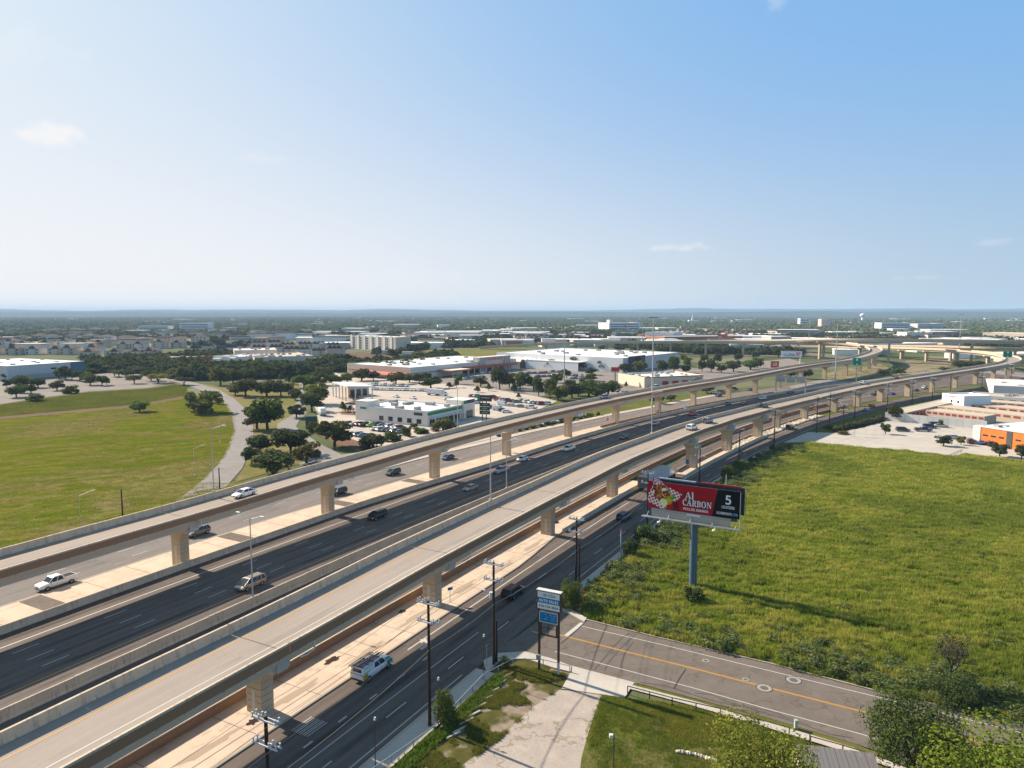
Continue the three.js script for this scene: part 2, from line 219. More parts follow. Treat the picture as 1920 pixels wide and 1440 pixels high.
dashes(FR, -70, -2, 32.6, 1.3, 5.2, 0.24); dashes(FR, -88, 300, (s) => (s < 40 ? 36.6 : 36.2), 3.6, 12.19, 0.16); dashes(FR, 30, 110, 32.8, 3, 12.19, 0.14);
{ // turn arrow and ONLY lettering of the left-turn lane
  const sh2 = new THREE.Shape(); [[-0.25, -1.6], [0.25, -1.6], [0.25, 0.2], [0.0, 0.75], [-0.5, 1.0], [-0.95, 1.0], [-0.95, 1.55], [-1.75, 0.7], [-0.95, -0.15], [-0.95, 0.4], [-0.55, 0.35], [-0.3, 0.1], [-0.25, -0.2]].forEach(([a, b], i) => (i ? sh2.lineTo(a, b) : sh2.moveTo(a, b)));
  const g = new THREE.ShapeGeometry(sh2); g.rotateX(-Math.PI / 2); g.rotateY(-hd(-3)); const [x, z] = al(1.5, 30.6); g.translate(x, 0.013, z); part('turn_arrow', g, M.whitePaint, FR);
  const bars = []; for (let k = 0; k < 4; k++) { const o = 29.5 + k * 0.62; for (const d of [-0.18, 0.18]) bars.push(ribbon(-21.6, -18.6, o + d - 0.06, o + d + 0.06, 0.013)); }
  part('road_lettering', merge(bars), M.whitePaint, FR);
}
// side road and its markings
const sideUp = [[6.8, -102.3], [10.7, -98.1], [19.9, -92.5], [32.2, -85.5], [44.4, -77.6], [50.4, -74.5], [54.9, -72.1], [63.2, -66.7]];
const sideLow = [[-3.7, -86.3], [1.7, -88.6], [7.4, -84.6], [14.9, -80.7], [27.9, -73.4], [35.2, -68.7], [41.1, -64.4], [45.7, -60.7]];
const SR = structure('side_road', flat([...sideUp, ...[...sideLow].reverse()], 0.008), M.asphaltOld, 'pale grey two-lane side road with yellow centre line', 'road');
function pline(parent, name, pts, w, y, m) { const pos = [], idx = [], uv = []; pts.forEach((p, i) => { const a = pts[Math.max(0, i - 1)], b = pts[Math.min(pts.length - 1, i + 1)], l = Math.hypot(b[0] - a[0], b[1] - a[1]), nx = -(b[1] - a[1]) / l * w / 2, nz = (b[0] - a[0]) / l * w / 2; pos.push(p[0] + nx, y, p[1] + nz, p[0] - nx, y, p[1] - nz); uv.push(0, i, w, i); if (i) { const k = i * 2 - 2; idx.push(k, k + 1, k + 2, k + 1, k + 3, k + 2); } }); return part(name, mesh3(pos, idx, uv), m, parent); }
pline(SR, 'edge_line', [[9.8, -96.1], [20.5, -90.2], [31.6, -83.7], [43.7, -76.6], [53.7, -70.5], [61.6, -65.5]], 0.14, 0.02, M.whitePaint);
pline(SR, 'edge_line', [[5.6, -88.6], [12.6, -84.6], [21.3, -79.6], [28.5, -75.1], [36.4, -70.5], [45, -64.8]], 0.14, 0.02, M.whitePaint);
{ const cl = [[6.2, -93.6], [14.6, -88.7], [22.5, -84.2], [29.2, -80.2], [30.4, -79.5], [40.1, -73.8], [47.5, -69.4], [57.6, -63.3]]; for (const d of [-0.13, 0.13]) pline(SR, 'centre_line', cl.map(([x, z]) => [x + d * 0.33, z + d]), 0.13, 0.02, M.yellowPaint); }
pline(SR, 'stop_line', [[7.3, -93], [10, -97.2]], 0.6, 0.02, M.whitePaint);
{ // tar-sealed cracks and tyre marks are dark lines in the surface
  mat('tar', [0.035, 0.033, 0.033], 0.6); mat('tyreMark', [0.10, 0.092, 0.088], 0.85);
  pline(SR, 'sealed_crack', [[6.5, -90.8], [8.4, -93.8], [10.3, -97.2]], 0.16, 0.024, M.tar); pline(SR, 'sealed_crack', [[19, -79.4], [20, -81.4], [21.5, -84]], 0.14, 0.024, M.tar);
  pline(SR, 'sealed_crack', [[15.3, -80.9], [18.3, -80], [20.9, -78.1], [23, -76.7], [25.7, -75.6], [28.2, -74.2], [30.9, -72.3], [33.5, -70.3], [35.4, -69.7]], 0.09, 0.024, M.tar); pline(SR, 'sealed_crack', [[21.1, -78.5], [23.1, -78.1], [25.2, -75.9], [28.4, -74.8], [31.9, -71.9]], 0.07, 0.028, M.tar);
  for (const t of [[[10.2, -83.9], [11.5, -86.3], [13.4, -89.9], [14.9, -92.4], [16.2, -94]], [[11.4, -83.6], [12.1, -85.6], [14, -89], [15.8, -91.9], [17, -93.6]], [[13.5, -83.1], [13.7, -85.3], [14.6, -88.1], [16.3, -91.4]]]) pline(SR, 'tyre_mark', t, 0.2, 0.016, M.tyreMark);
  mat('castIron', [0.11, 0.105, 0.10], 0.7); mat('patch', [0.34, 0.31, 0.27], 0.9);
  for (const [p, r] of [[[29.67, -79.59], 0.85], [[33.82, -81.36], 0.85], [[28.11, -81.54], 0.45], [[24.55, -86.15], 0.5]]) { const g = new THREE.RingGeometry(r * 0.55, r, 24); g.rotateX(-Math.PI / 2); g.translate(p[0], 0.026, p[1]); part('manhole_collar', g, M.patch, SR); const k = new THREE.CircleGeometry(r * 0.5, 20); k.rotateX(-Math.PI / 2); k.translate(p[0], 0.03, p[1]); part('manhole_cover', k, M.castIron, SR); const e = new THREE.RingGeometry(r, r * 1.12, 24); e.rotateX(-Math.PI / 2); e.translate(p[0], 0.024, p[1]); part('sealed_edge', e, M.tar, SR); }
}
function kerbLine(pts, label, w = 0.2, h = 0.14) { const path = pts.map((p, i) => { const a = pts[Math.max(0, i - 1)], b = pts[Math.min(pts.length - 1, i + 1)]; return { x: p[0], y: 0, z: p[1], h: Math.atan2(b[0] - a[0], -(b[1] - a[1])) }; }); return structure('kerb', sweep(path, [[-w / 2, -0.1], [w / 2, -0.1], [w / 2, h], [-w / 2, h]]), M.kerb, label, 'kerb'); }
kerbLine(sideUp.slice(1), 'kerb of the side road along the tall grass field');
structure('sidewalk', slab([[7.1, -101.2], [8, -102.7], [10.8, -98.6], [10.3, -97.4], [8.6, -100]], -0.05, 0.13), M.whiteConcrete, 'pale concrete corner ramp beside the stop sign', 'pavement');
structure('sidewalk', slab([[-3.7, -86], [-1.7, -88], [1.7, -88.4], [4.8, -86.7], [7.4, -84.6], [7.2, -83.1], [5.3, -84.1], [1.7, -86.6], [-1.4, -86], [-3.1, -83.1]], -0.05, 0.13), M.whiteConcrete, 'pale concrete corner sidewalk below the auto sales sign', 'pavement');
structure('driveway', flat([[7.5, -84.8], [14.6, -80.8], [12.9, -77.4], [10.5, -78.1], [5.8, -79.4], [7, -82.6]], 0.045), M.whiteConcrete, 'concrete driveway crossing between the side road and gravel lot', 'pavement');
structure('footpath', flat([[14.3, -80.2], [20.6, -76.8], [27.6, -72.7], [34.6, -68.1], [38.3, -64.8], [37.5, -64.3], [33.7, -67.3], [26.8, -71.8], [19.8, -76.1], [13.8, -79.4]], 0.03), M.whiteConcrete, 'narrow footpath along the pipe rail below the side road', 'pavement');

// fields
const fieldTex = (name, a, b, dry, scale) => matT(name, tex(1024, (u, v) => { const n = fbm(u * 12, v * 12, 6, 12), m = fbm(u * 5 + 2, v * 5, 4, 5), f = fbm(u * 110, v * 110, 3, 110), dr = smooth(0.50, 0.66, fbm(u * 6 + 4, v * 6 + 1, 5, 6)); return sc3(mix3(mix3(a, b, clamp(m * 1.6 - 0.3)), dry, dr * 0.75), 0.55 + 0.45 * n + 0.45 * f); }, scale), 1, { k: 1 });
fieldTex('mownGrass', [0.105, 0.115, 0.018], [0.150, 0.135, 0.030], [0.165, 0.125, 0.065], 70);
fieldTex('tallGrassSoil', [0.075, 0.085, 0.016], [0.11, 0.105, 0.026], [0.085, 0.075, 0.028], 40);
fieldTex('lawn', [0.075, 0.092, 0.013], [0.105, 0.108, 0.018], [0.13, 0.11, 0.04], 22);
fieldTex('dryLawn', [0.125, 0.12, 0.03], [0.17, 0.145, 0.05], [0.19, 0.14, 0.08], 40);
const leftField = [...[-139, -100, -60, -20, 20, 50, 62].map((s) => al(s, -45.3)), ...[[-73.7, -180.1], [-80.8, -180.7], [-85.3, -203.5], [-92.1, -226.1], [-100.8, -253.2], [-108.9, -275], [-119.7, -301], [-144.7, -352.5], [-159.3, -375.4], [-165.8, -365.9], [-175.4, -326.6], [-197.1, -302.6], [-210.2, -288.9], [-255.2, -229.7]], [-300, -60]];
structure('mown_field', flat(leftField, -0.02), M.mownGrass, 'mown yellow-green field with brown dry patches', 'field');
structure('grass_bank', flat([[-279.7, -271.1], [-244, -336.1], [-241.2, -354.7], [-234.4, -390.6], [-210.3, -409.9], [-206.4, -434.5], [-196.9, -428.1], [-173.2, -373], [-180.5, -336.1], [-203.4, -312.4], [-216.6, -297.9], [-257.5, -245.6]], -0.03), M.lawn, 'green grass strip between mown field and warehouse lot', 'field');
structure('dirt_track', flat([[-263.5, -237.4], [-218.8, -301], [-204.5, -314.1], [-181.5, -338.1], [-172.9, -375.4], [-166.3, -368.2], [-175.4, -326.6], [-198.1, -304.2], [-211.2, -290.3], [-255.2, -229.7]], -0.012), M.soil, 'brown dirt track along the top of the mown field', 'track');
const rightField = [...[26, 50, 80, 110, 140, 170].map((s) => al(s, 41.6)), ...[[90.9, -229.7], [100.2, -237.4], [111.4, -228.8], [124.9, -221.7], [134.6, -213.4], [140.3, -216.6], [151.1, -206.4], [174.1, -183.7], [194.8, -145.6], [77.8, -63.3], [63.3, -66.8], [55, -72.3], [50.6, -74.8], [44.5, -77.8], [32.3, -85.7], [20, -92.8], [11.1, -98.6]]];
structure('tall_grass_field', flat(rightField, -0.02), M.tallGrassSoil, 'soil under the tall wild grass field', 'field');
matT('tanEarth', tex(512, (u, v) => { const n = fbm(u * 8, v * 8, 5, 8), g = smooth(0.5, 0.62, fbm(u * 11, v * 11 + 4, 4, 11)); return sc3(mix3([0.23, 0.18, 0.115], [0.11, 0.115, 0.035], g), 0.7 + 0.5 * n); }, 60), 1, { k: 1 });
// roads and lots beyond the left frontage road
const curveRoad = [[-253.3, -502], [-226.5, -477.3], [-202.6, -447.9], [-188.6, -431.2], [-166.3, -401.4], [-141.1, -359.1], [-119.7, -317.6], [-102.3, -277.7], [-94.5, -256.6], [-89.2, -240.4], [-80.1, -211], [-76.5, -198.5], [-72.4, -176.7], [-78.5, -162.5], [-80.8, -180.7], [-85.3, -203.5], [-92.1, -226.1], [-100.8, -253.2], [-108.9, -275], [-119.7, -301], [-144.7, -352.5], [-165.6, -382.8], [-179.3, -404.2], [-201.5, -434.5], [-226.3, -462.1], [-248.5, -485.2]];
structure('curving_road', flat(curveRoad, 0.0), M.greyRoad, 'pale grey road curving along the mown field', 'road');
structure('tree_lawn', flat([[-193.1, -437.7], [-160.8, -409.9], [-135, -447.9], [-121.9, -409.9], [-111.7, -365.9], [-105.9, -350.4], [-102, -324.7], [-94.4, -302.6], [-92.7, -277.7], [-88.5, -264.9], [-75.8, -237.4], [-62.2, -220.8], [-62.1, -203.5], [-71.9, -180.7], [-76.3, -199.2], [-89.2, -240.4], [-94.5, -256.6], [-102.3, -277.7], [-119.7, -317.6], [-141.1, -359.1], [-166.3, -401.4]], -0.02), M.dryLawn, 'dry lawn with oaks between the two curving roads', 'field');
structure('access_road', flat([[-136.4, -447.9], [-127.1, -434.5], [-107, -365.9], [-103.3, -350.4], [-89.6, -307.4], [-86.3, -284.6], [-83.3, -271.1], [-76, -256.6], [-64.5, -235.4], [-53, -217.5], [-45.8, -222.6], [-48.6, -199.2], [-56.6, -195.1], [-62.1, -203.5], [-62.2, -220.8], [-75.8, -237.4], [-88.5, -264.9], [-92.7, -277.7], [-94.4, -302.6], [-102, -324.7], [-105.9, -350.4], [-111.7, -365.9], [-121.9, -409.9]], 0.004), M.greyRoad, 'grey access road past the car rental lot', 'road');
const rentalLot = [...[[-151.6, -559.9], [-121, -502], [-69.6, -462.1], [-18.8, -415.8], [13.9, -368.2], [22.5, -350.4], [9.5, -312.4]], ...[140, 110, 90].map((s) => al(s, oFarL(s) - 4)), ...[[-44.7, -226.1], [-56.9, -241.4], [-65.3, -256.6], [-74.1, -271.1], [-93.5, -334.1]]];
structure('rental_lot', flat(rentalLot, 0.012), M.lotConcrete, 'pale concrete lot of the car rental yard', 'pavement');
structure('mulch_bed', flat([[-76.5, -271.1], [-61.3, -252.1], [-45.4, -229.7], [-48.8, -222.6], [-55.9, -229.7], [-72.1, -256.6]], 0.03), M.mulch, 'brown mulch bed with oaks at the rental yard corner', 'bed');
structure('mulch_bed', flat([[-76.9, -312.4], [-68.8, -315.8], [-62.5, -305.8], [-66.6, -301], [-73.7, -304.2]], 0.03), M.mulch, 'small mulch island beneath the dark canopy', 'bed');
structure('verge', flat([...[[9.3, -307.4], [22.5, -350.4], [34.4, -324.7], [60.9, -350.4]], ...[330, 300, 260, 220, 190, 160].map((s) => al(s, oFarL(s) - 3.6))], 0.003), M.lawn, 'green verge beside the farther frontage road', 'field');
structure('store_lot', flat([[-137.1, -454.9], [-152, -524.6], [-123.1, -510.8], [-72.5, -481.2], [0, -565.3], [37.9, -559.9], [78.8, -582.2], [101.1, -559.9], [151.6, -559.9], [264.3, -676.6], [244.3, -559.9], [153.2, -462.1], [82.6, -390.6], [48.5, -377.8], [37.6, -415.8], [13.9, -368.2], [-18.8, -415.8], [-69.6, -462.1], [-119.9, -497.7], [-121.5, -447.9]], -0.01), M.lotAsphalt, 'grey asphalt parking lots of the big stores', 'pavement');
structure('warehouse_lot', flat([[-293.3, -307.4], [-245.4, -338.1], [-244.2, -359.1], [-236, -393.2], [-211.8, -412.8], [-216.1, -447.9], [-247.4, -497.7], [-297.4, -519.9], [-306.2, -502], [-317.3, -447.9], [-398, -418.8]], -0.015), M.lotAsphalt, 'concrete parking lot of the white warehouse', 'pavement');
structure('green_meadow', flat([[-122.6, -709.4], [-101.1, -842], [-20.1, -893.3], [32, -854.3], [58.2, -775.2], [30.5, -676.6], [0, -709.4], [-30.5, -676.6], [-63.9, -709.4]], -0.03), M.mownGrass, 'flat green meadow behind the orange-trimmed store', 'field');
structure('bare_earth', flat([[-197.1, -709.4], [-183.8, -765.1], [-149.3, -765.1], [-117.2, -709.4], [-67.6, -692.6], [-93.1, -619.3], [-125.1, -594.1], [-165.2, -646.7]], -0.025), M.soil, 'ploughed dark brown earth beside the store', 'field');
structure('storage_lot', flat([...[186, 200, 215].map((s) => al(s, oFrontR(s) + 0.2)), ...[[119.2, -256.6], [136.8, -271.1], [153.4, -287.4], [178.1, -263.7], [194.1, -245.6], [231.6, -211], [174.6, -184.2], [151.6, -207.2], [140.8, -217.5], [135.1, -214.2], [125.4, -222.6], [111.9, -229.7], [100.6, -238.4]]], 0.02), M.whiteConcrete, 'bright concrete parking lot before the orange building', 'pavement');
structure('storage_yard', flat([...[232, 260, 300, 340, 380].map((s) => al(s, 48)), ...[[378.2, -404.2], [231.6, -211], [194.1, -245.6], [178.1, -263.7], [153.4, -287.4]]], -0.01), M.lotAsphalt, 'pavement between the storage buildings', 'pavement');
structure('verge', flat([...[206, 230, 260, 300, 340].map((s) => al(s, oFrontR(s) + 0.2)), ...[340, 300, 262, 232].map((s) => al(s, 50)), ...[[139.9, -271.1], [120.3, -257.7]]], 0.012), M.lawn, 'green verge between frontage road and storage yard', 'field');
structure('verge', flat([...[215, 260, 300, 340, 380, 430].map((s) => al(s, -24.2)), ...[430, 380, 340, 300, 260, 215].map((s) => al(s, -18.9))], -0.006), M.lawn, 'green verge between farther frontage road and main lanes', 'field');
structure('earth_slope', flat([[272.3, -510.8], [359.6, -646.7], [418.3, -709.4], [447.6, -709.4], [422.8, -646.7], [370.8, -594.1], [341.2, -559.9], [291.1, -502], [254.2, -462.1]], -0.004), M.tanEarth, 'bare tan earth slope below the flyovers', 'field');
structure('earth_slope', flat([[223, -510.8], [269.6, -559.9], [314.6, -606.4], [298.2, -559.9], [252.7, -493.5], [222.9, -462.1], [205.5, -462.1]], -0.004), M.tanEarth, 'dry grassy slope inside the left-hand curve', 'field');
structure('slip_road', flat([[165.4, -421.8], [202, -462.1], [216.1, -447.9], [263.2, -485.2], [324.6, -539.2], [366.4, -559.9], [371.6, -493.5], [348.2, -462.1], [343.5, -524.6], [305, -506.4], [250.3, -454.9], [205.3, -418.8], [187.7, -421.8], [153.2, -382.8]], 0.004), M.greyRoad, 'grey slip road beneath the two curving viaducts', 'road');
structure('riprap_bed', ribbon(192, 262, 28.2, 32.2, 0.02), M.whiteConcrete, 'bed of the white stones below the piers', 'bed');
structure('verge', ribbon(262, 420, 28.2, 32.2, 0.03), M.lawn, 'green verge at the foot of the farther piers', 'field');
// the patchy lot in the lower right corner
matT('patchyLot', tex(1024, (u, v) => { const m = smooth(0.42, 0.58, fbm(u * 9, v * 9, 6, 9)), n = fbm(u * 40, v * 40, 4, 40); return sc3(mix3([0.30, 0.24, 0.18], [0.095, 0.09, 0.024], m), 0.6 + 0.65 * n); }, 30), 1);
matT('gravel', tex(1024, (u, v) => { const n = fbm(u * 14, v * 14, 5, 14), f = fbm(u * 160, v * 160, 2, 160), cr = smooth(0.03, 0.0, Math.abs(fbm(u * 6, v * 6 + 3, 5, 6) - 0.5)); return sc3(mix3([0.42, 0.355, 0.305], [0.2, 0.17, 0.10], cr * 0.6), 0.72 + 0.3 * n + 0.28 * f); }, 18), 1);
structure('weedy_lot', flat([...sideLow.slice(0, 4).map((p) => p), ...[[14.6, -80.6], [12.9, -77.4], [10.3, -78.1], [4.4, -60.3], [-13.9, -53.9]], ...[-40, -25, -10, -2].map((s) => al(s, 42.6))], 0.0), M.patchyLot, 'patchy weeds and dirt inside the bent pipe fence', 'field');
structure('gravel_lot', flat([[5.6, -79.2], [10.3, -78], [8.4, -72], [6.9, -66.5], [5.7, -58.9], [-8.2, -56.3], [-4.7, -65.5], [-1.4, -69.6], [2.4, -75.6]], 0.012), M.gravel, 'cracked pale gravel lot', 'pavement');
structure('green_yard', flat([[10.4, -78.1], [13, -77.4], [19.8, -75.9], [26.7, -71.6], [33.6, -67.1], [38.4, -63.3], [31, -51.7], [4.2, -51.7], [5.7, -58.9], [6.9, -66.5], [8.4, -72]], 0.006), M.lawn, 'green grass yard below the pipe rail', 'field');
structure('grass_strip', flat([[14.6, -80.7], [20.7, -77.3], [27.9, -73.3], [35.2, -68.6], [37.9, -66.1], [37.6, -65.5], [34.6, -68.1], [27.6, -72.7], [20.6, -76.8], [14.3, -80.2]], 0.02), M.lawn, 'narrow grass strip between side road and footpath', 'field');
{ // dark debris and damp patches on the tan concrete
  mat('debris', [0.055, 0.035, 0.028], 1); mat('silt', [0.43, 0.345, 0.265], 1);
  const apronR = scene.children.filter((o) => /^concrete_apron/.test(o.name))[1];
  const blot = (p, r, seed, m, name, st = 1.6, turn = hd(0)) => { const q = rng(seed), pts = []; for (let k = 0; k < 14; k++) { const a = k / 14 * 6.283, R = r * (0.6 + 0.8 * q()); const u = Math.cos(a) * R, v = Math.sin(a) * R * st; pts.push([p[0] + u * Math.cos(turn) + v * Math.sin(turn), p[1] + u * Math.sin(turn) - v * Math.cos(turn)]); } part(name, flat(pts, name === 'silt_patch' ? 0.158 : 0.168), m, apronR); };
  blot(al(-8, 22.6), 0.55, 5, M.debris, 'debris_patch', 2.2); blot(al(8, 21.4), 0.5, 8, M.debris, 'debris_patch', 1.6); blot(al(-22.5, 24.6), 0.5, 9, M.debris, 'debris_patch', 1.5); blot(al(60, 21.5), 0.6, 4, M.debris, 'debris_patch', 2); blot(al(-40, 22), 0.5, 14, M.debris, 'debris_patch', 1.5);
  for (let k = 0; k < 9; k++) blot(al(-52 + k * 12, 24.6 + 0.5 * Math.sin(k * 2)), 0.55, 30 + k, M.silt, 'silt_patch', 7);
  for (let s = -60; s < 90; s += 9) part('slab_joint', ribbon(s, s + 0.07, oD + 0.3, oApronR(s) - 0.1, 0.157), M.joint, apronR);
  part('slab_joint', ribbon(-120, 96, 25.6, 25.68, 0.162), M.joint, apronR);
  const apronL = scene.children.filter((o) => /^concrete_apron/.test(o.name))[0];
  for (let s = -60; s < 200; s += 7.5) part('slab_joint', ribbon(s, s + 0.08, oCurbL(s) + 0.2, oWallA(s) - 0.25, 0.157), M.joint, apronL);
  for (const s of [-31, -17, 18.5, 47, 72]) part('drain_channel', ribbon(s, s + 3.2, oCurbL(s) + 0.3, oWallA(s) - 0.3, 0.163), M.asphaltOld, apronL);
}

// ================================================================== BARRIERS AND VIADUCTS
function barrier(name, label, s0, s1, o, h, { w = 0.5, top: tw = 0.26, base = 0, panel = 9.3, band = 0, m = M.barrier } = {}) {
  const t = thing(name, label, 'barrier'); h = asF(h);
  for (let s = s0; s < s1 - 0.5; s += panel) {
    const e = Math.min(s + panel - 0.04, s1), hh = h((s + e) / 2), y = base;
    part('panel', sweep(alPath(s, e, o, y, 5), [[-w / 2, -0.15], [w / 2, -0.15], [w / 2, 0.12], [tw / 2 + 0.05, 0.35], [tw / 2, hh - 0.04], [tw / 2 - 0.04, hh], [-tw / 2 + 0.04, hh], [-tw / 2, hh - 0.04], [-tw / 2 - 0.05, 0.35], [-w / 2, 0.12]]), m, t);
    if (band) part('painted_face', sweep(alPath(s, e, o, y, 5), [[w / 2, 0.14], [w / 2 + 0.03, 0.14], [w / 2 + 0.03, hh - 0.16], [tw / 2 + 0.0, hh - 0.14], [tw / 2 - 0.02, hh - 0.16]]), M.brownBand, t);
  }
  return t;
}
barrier('concrete_barrier', 'tan concrete barrier between pale concrete strip and main lanes', -139, 420, oWallA, 1.15, { base: 0.05 });
barrier('concrete_barrier', 'tan concrete median barrier carrying the tall lamp posts', -139, 420, 0.55, kn([[-60, 1.35], [40, 1.7], [100, 1.6]]), { w: 0.6 });
barrier('concrete_barrier', 'low barrier with brown painted face under the nearer viaduct', -139, 300, oD, 1.25, { band: 1, panel: 12 });
barrier('concrete_barrier', 'low concrete wall rising beside frontage road before the truck', 55, 102, 25.5, kn([[55, 0.7], [75, 1.05], [102, 1.1]]), { w: 0.45 });
barrier('concrete_barrier', 'concrete wall between hammerhead piers and frontage road', 112, 192, 32.3, 1.05);
barrier('concrete_barrier', 'brown-faced barrier along the ramp at the pier feet', 120, 300, 27.9, 0.95, { band: 1, panel: 12 });
barrier('concrete_barrier', 'brown-faced barrier beside the wrong-way signs', 176, 330, kn([[176, -24.6], [240, -23], [330, -22.4]]), 0.95, { band: 1, panel: 12 });

function makePath(pts, step = 3) {
  const c = new THREE.CatmullRomCurve3(pts.map((p) => new THREE.Vector3(...p)), false, 'centripetal'); c.arcLengthDivisions = 1500;
  const n = Math.round(c.getLength() / step), sp = c.getSpacedPoints(n), out = [];
  sp.forEach((p, i) => { const a = sp[Math.max(0, i - 1)], b = sp[Math.min(n, i + 1)]; out.push({ x: p.x, y: p.y, z: p.z, h: Math.atan2(b.x - a.x, -(b.z - a.z)), d: i * step }); });
  out.step = c.getLength() / n; return out;
}
function cut(path, d0, d1) { const at = (d) => { const f = clamp(d / path.step, 0, path.length - 1.001), i = Math.floor(f), t = f - i, a = path[i], b = path[i + 1]; let dh = b.h - a.h; if (dh > Math.PI) dh -= 2 * Math.PI; if (dh < -Math.PI) dh += 2 * Math.PI; return { x: mix(a.x, b.x, t), y: mix(a.y, b.y, t), z: mix(a.z, b.z, t), h: a.h + dh * t, d }; }; const r = [at(d0)]; for (let i = Math.ceil(d0 / path.step + 0.05); i * path.step < d1 - 0.1; i++) r.push(path[i]); r.push(at(d1)); return r; }
function nearest(path, x, z) { let b = 1e9, k = 0; path.forEach((p, i) => { const d = (p.x - x) ** 2 + (p.z - z) ** 2; if (d < b) { b = d; k = i; } }); return k * path.step; }

// one pier: stacked column blocks with recessed joints, slot, flared head and bent cap
const blockGeo = new Map();
function blockG(w, h, d) { const k = [w, h, d].map((v) => v.toFixed(2)).join(); if (!blockGeo.has(k)) blockGeo.set(k, bx(w, h, d)); return blockGeo.get(k); }
function pier(parent, p, { fine = true, cw = 2.3, cd = 1.75, capW = 7.4, shift = 0, ground = 0 } = {}) {
  const g = new THREE.Group(); g.name = 'pier'; parent.add(g); g.position.set(p.x, ground, p.z); g.rotation.y = -p.h;
  const deck = p.y - ground, capB = deck - 2.35, flareB = Math.max(0.5, capB - 1.7), put = (n, geo, m, x, y, z) => { const o = part(n, geo, m, g); o.position.set(x, y, z); return o; };
  if (fine) {
    const nB = Math.max(2, Math.round(flareB / 0.85)), bh = flareB / nB;
    put('column_core', blockG(cw - 0.12, flareB, cd - 0.12), M.pierJoint, shift, flareB / 2, 0);
    for (let k = 0; k < nB; k++) put('column_block', blockG(cw, bh - 0.055, cd), M.pierStone, shift, (k + 0.5) * bh, 0);
    put('column_slot', blockG(0.5, flareB * 0.62, 0.05), M.capConcrete, shift, flareB * 0.45, cd / 2 + 0.01);
  } else put('column', blockG(cw, flareB, cd), M.pierStone, shift, flareB / 2, 0);
  const f = new THREE.BufferGeometry(), x0 = cw / 2, x1 = Math.min(capW / 2 - 0.4, cw / 2 + 1.15), hz = cd / 2, H1 = capB - flareB, P = [];
  const prof = [[x0, 0], [x0 + 0.1, H1 * 0.35], [x0 + (x1 - x0) * 0.45, H1 * 0.75], [x1, H1], [-x1, H1], [-x0 - (x1 - x0) * 0.45, H1 * 0.75], [-x0 - 0.1, H1 * 0.35], [-x0, 0]];
  const fg = new THREE.ExtrudeGeometry(new THREE.Shape(prof.map(([a, b]) => new THREE.Vector2(a, b))), { depth: cd, bevelEnabled: false }); fg.translate(0, 0, -hz);
  put('flared_head', fg, M.pierStone, shift, flareB, 0);
  put('bent_cap', blockG(capW, 1.95, 1.5), M.capConcrete, 0, capB + 0.985, 0);
  put('cap_ledge', blockG(capW - 0.5, 0.55, 2.5), M.capConcrete, 0, capB + 0.28, 0);
}
function viaduct(label, path, width, piers, { far = 430, name = 'viaduct', fine = true, surf = M.deckConcrete, lineSide = true, pierOpts = () => ({}), band = M.brownBand, group } = {}) {
  const t = thing(name, label, 'viaduct', [0, 0, 0], 0, group), L = (path.length - 1) * path.step, hw = width / 2, stops = [0, ...piers.map((q) => q.d), L].sort((a, b) => a - b);
  const dist = (d) => { const p = path[clamp(Math.round(d / path.step), 0, path.length - 1)]; return Math.hypot(p.x, p.z); };
  for (let i = 0; i + 1 < stops.length; i++) {
    const a = stops[i] + 0.05, b = stops[i + 1] - 0.05; if (b - a < 1) continue; const c = cut(path, a, b);
    part('deck_span', sweep(c, [[-hw + 0.02, -0.28], [hw - 0.02, -0.28], [hw - 0.02, 0], [-hw + 0.02, 0]]), surf, t);
    const gi = cut(path, a + 0.75, b - 0.75), g0 = hw * 0.52;
    for (const s of [-1, 1]) part('girder', sweep(gi, [[s * g0 - 1.0, -1.72], [s * g0 + 1.0, -1.72], [s * g0 + 1.35, -0.72], [s * g0 + 1.5, -0.3], [s * g0 - 1.5, -0.3], [s * g0 - 1.35, -0.72]]), M.girder, t);
    if (lineSide && dist((a + b) / 2) < far) { for (const [o, m, n] of [[-hw + 2.45, M.yellowPaint, 'edge_line'], [hw - 2.9, M.whitePaint, 'edge_line']]) part(n, sweep(c, [[o, 0.004], [o + 0.16, 0.004], [o + 0.16, 0.012], [o, 0.012]]), m, t); }
    if (lineSide && i && dist(a) < far) { const j = cut(path, a - 0.11, a + 0.01); part('expansion_joint', sweep(j, [[-hw + 0.5, -0.1], [hw - 0.5, -0.1], [hw - 0.5, 0.008], [-hw + 0.5, 0.008]]), M.joint, t); }
    const n = Math.max(1, Math.round((b - a) / (dist((a + b) / 2) < far ? 9.2 : 40)));
    for (let k = 0; k < n; k++) {
      const q = cut(path, mix(a, b, k / n) + 0.02, mix(a, b, (k + 1) / n) - 0.02);
      for (const s of [-1, 1]) {
        const o = [[hw - 0.46, 0.001], [hw - 0.46, 0.1], [hw - 0.30, 0.32], [hw - 0.27, 1.1], [hw, 1.1], [hw, -0.3], [hw - 0.019, -0.3], [hw - 0.019, 0.001]].map(([x, y]) => [x * s, y]);
        part('parapet_panel', sweep(q, o), M.barrier, t);
        if (band && s > 0 && dist((a + b) / 2) < 520) part('painted_band', sweep(q, [[hw + 0.002, -0.12], [hw + 0.03, -0.12], [hw + 0.03, 0.86], [hw + 0.002, 0.86]].map(([x, y]) => [x * s, y])), band, t);
      }
    }
  }
  for (const q of piers) { const p = cut(path, q.d, q.d + 0.5)[0]; pier(t, p, { fine: fine && Math.hypot(p.x, p.z) < 330, ...pierOpts(q, p) }); }
  return t;
}
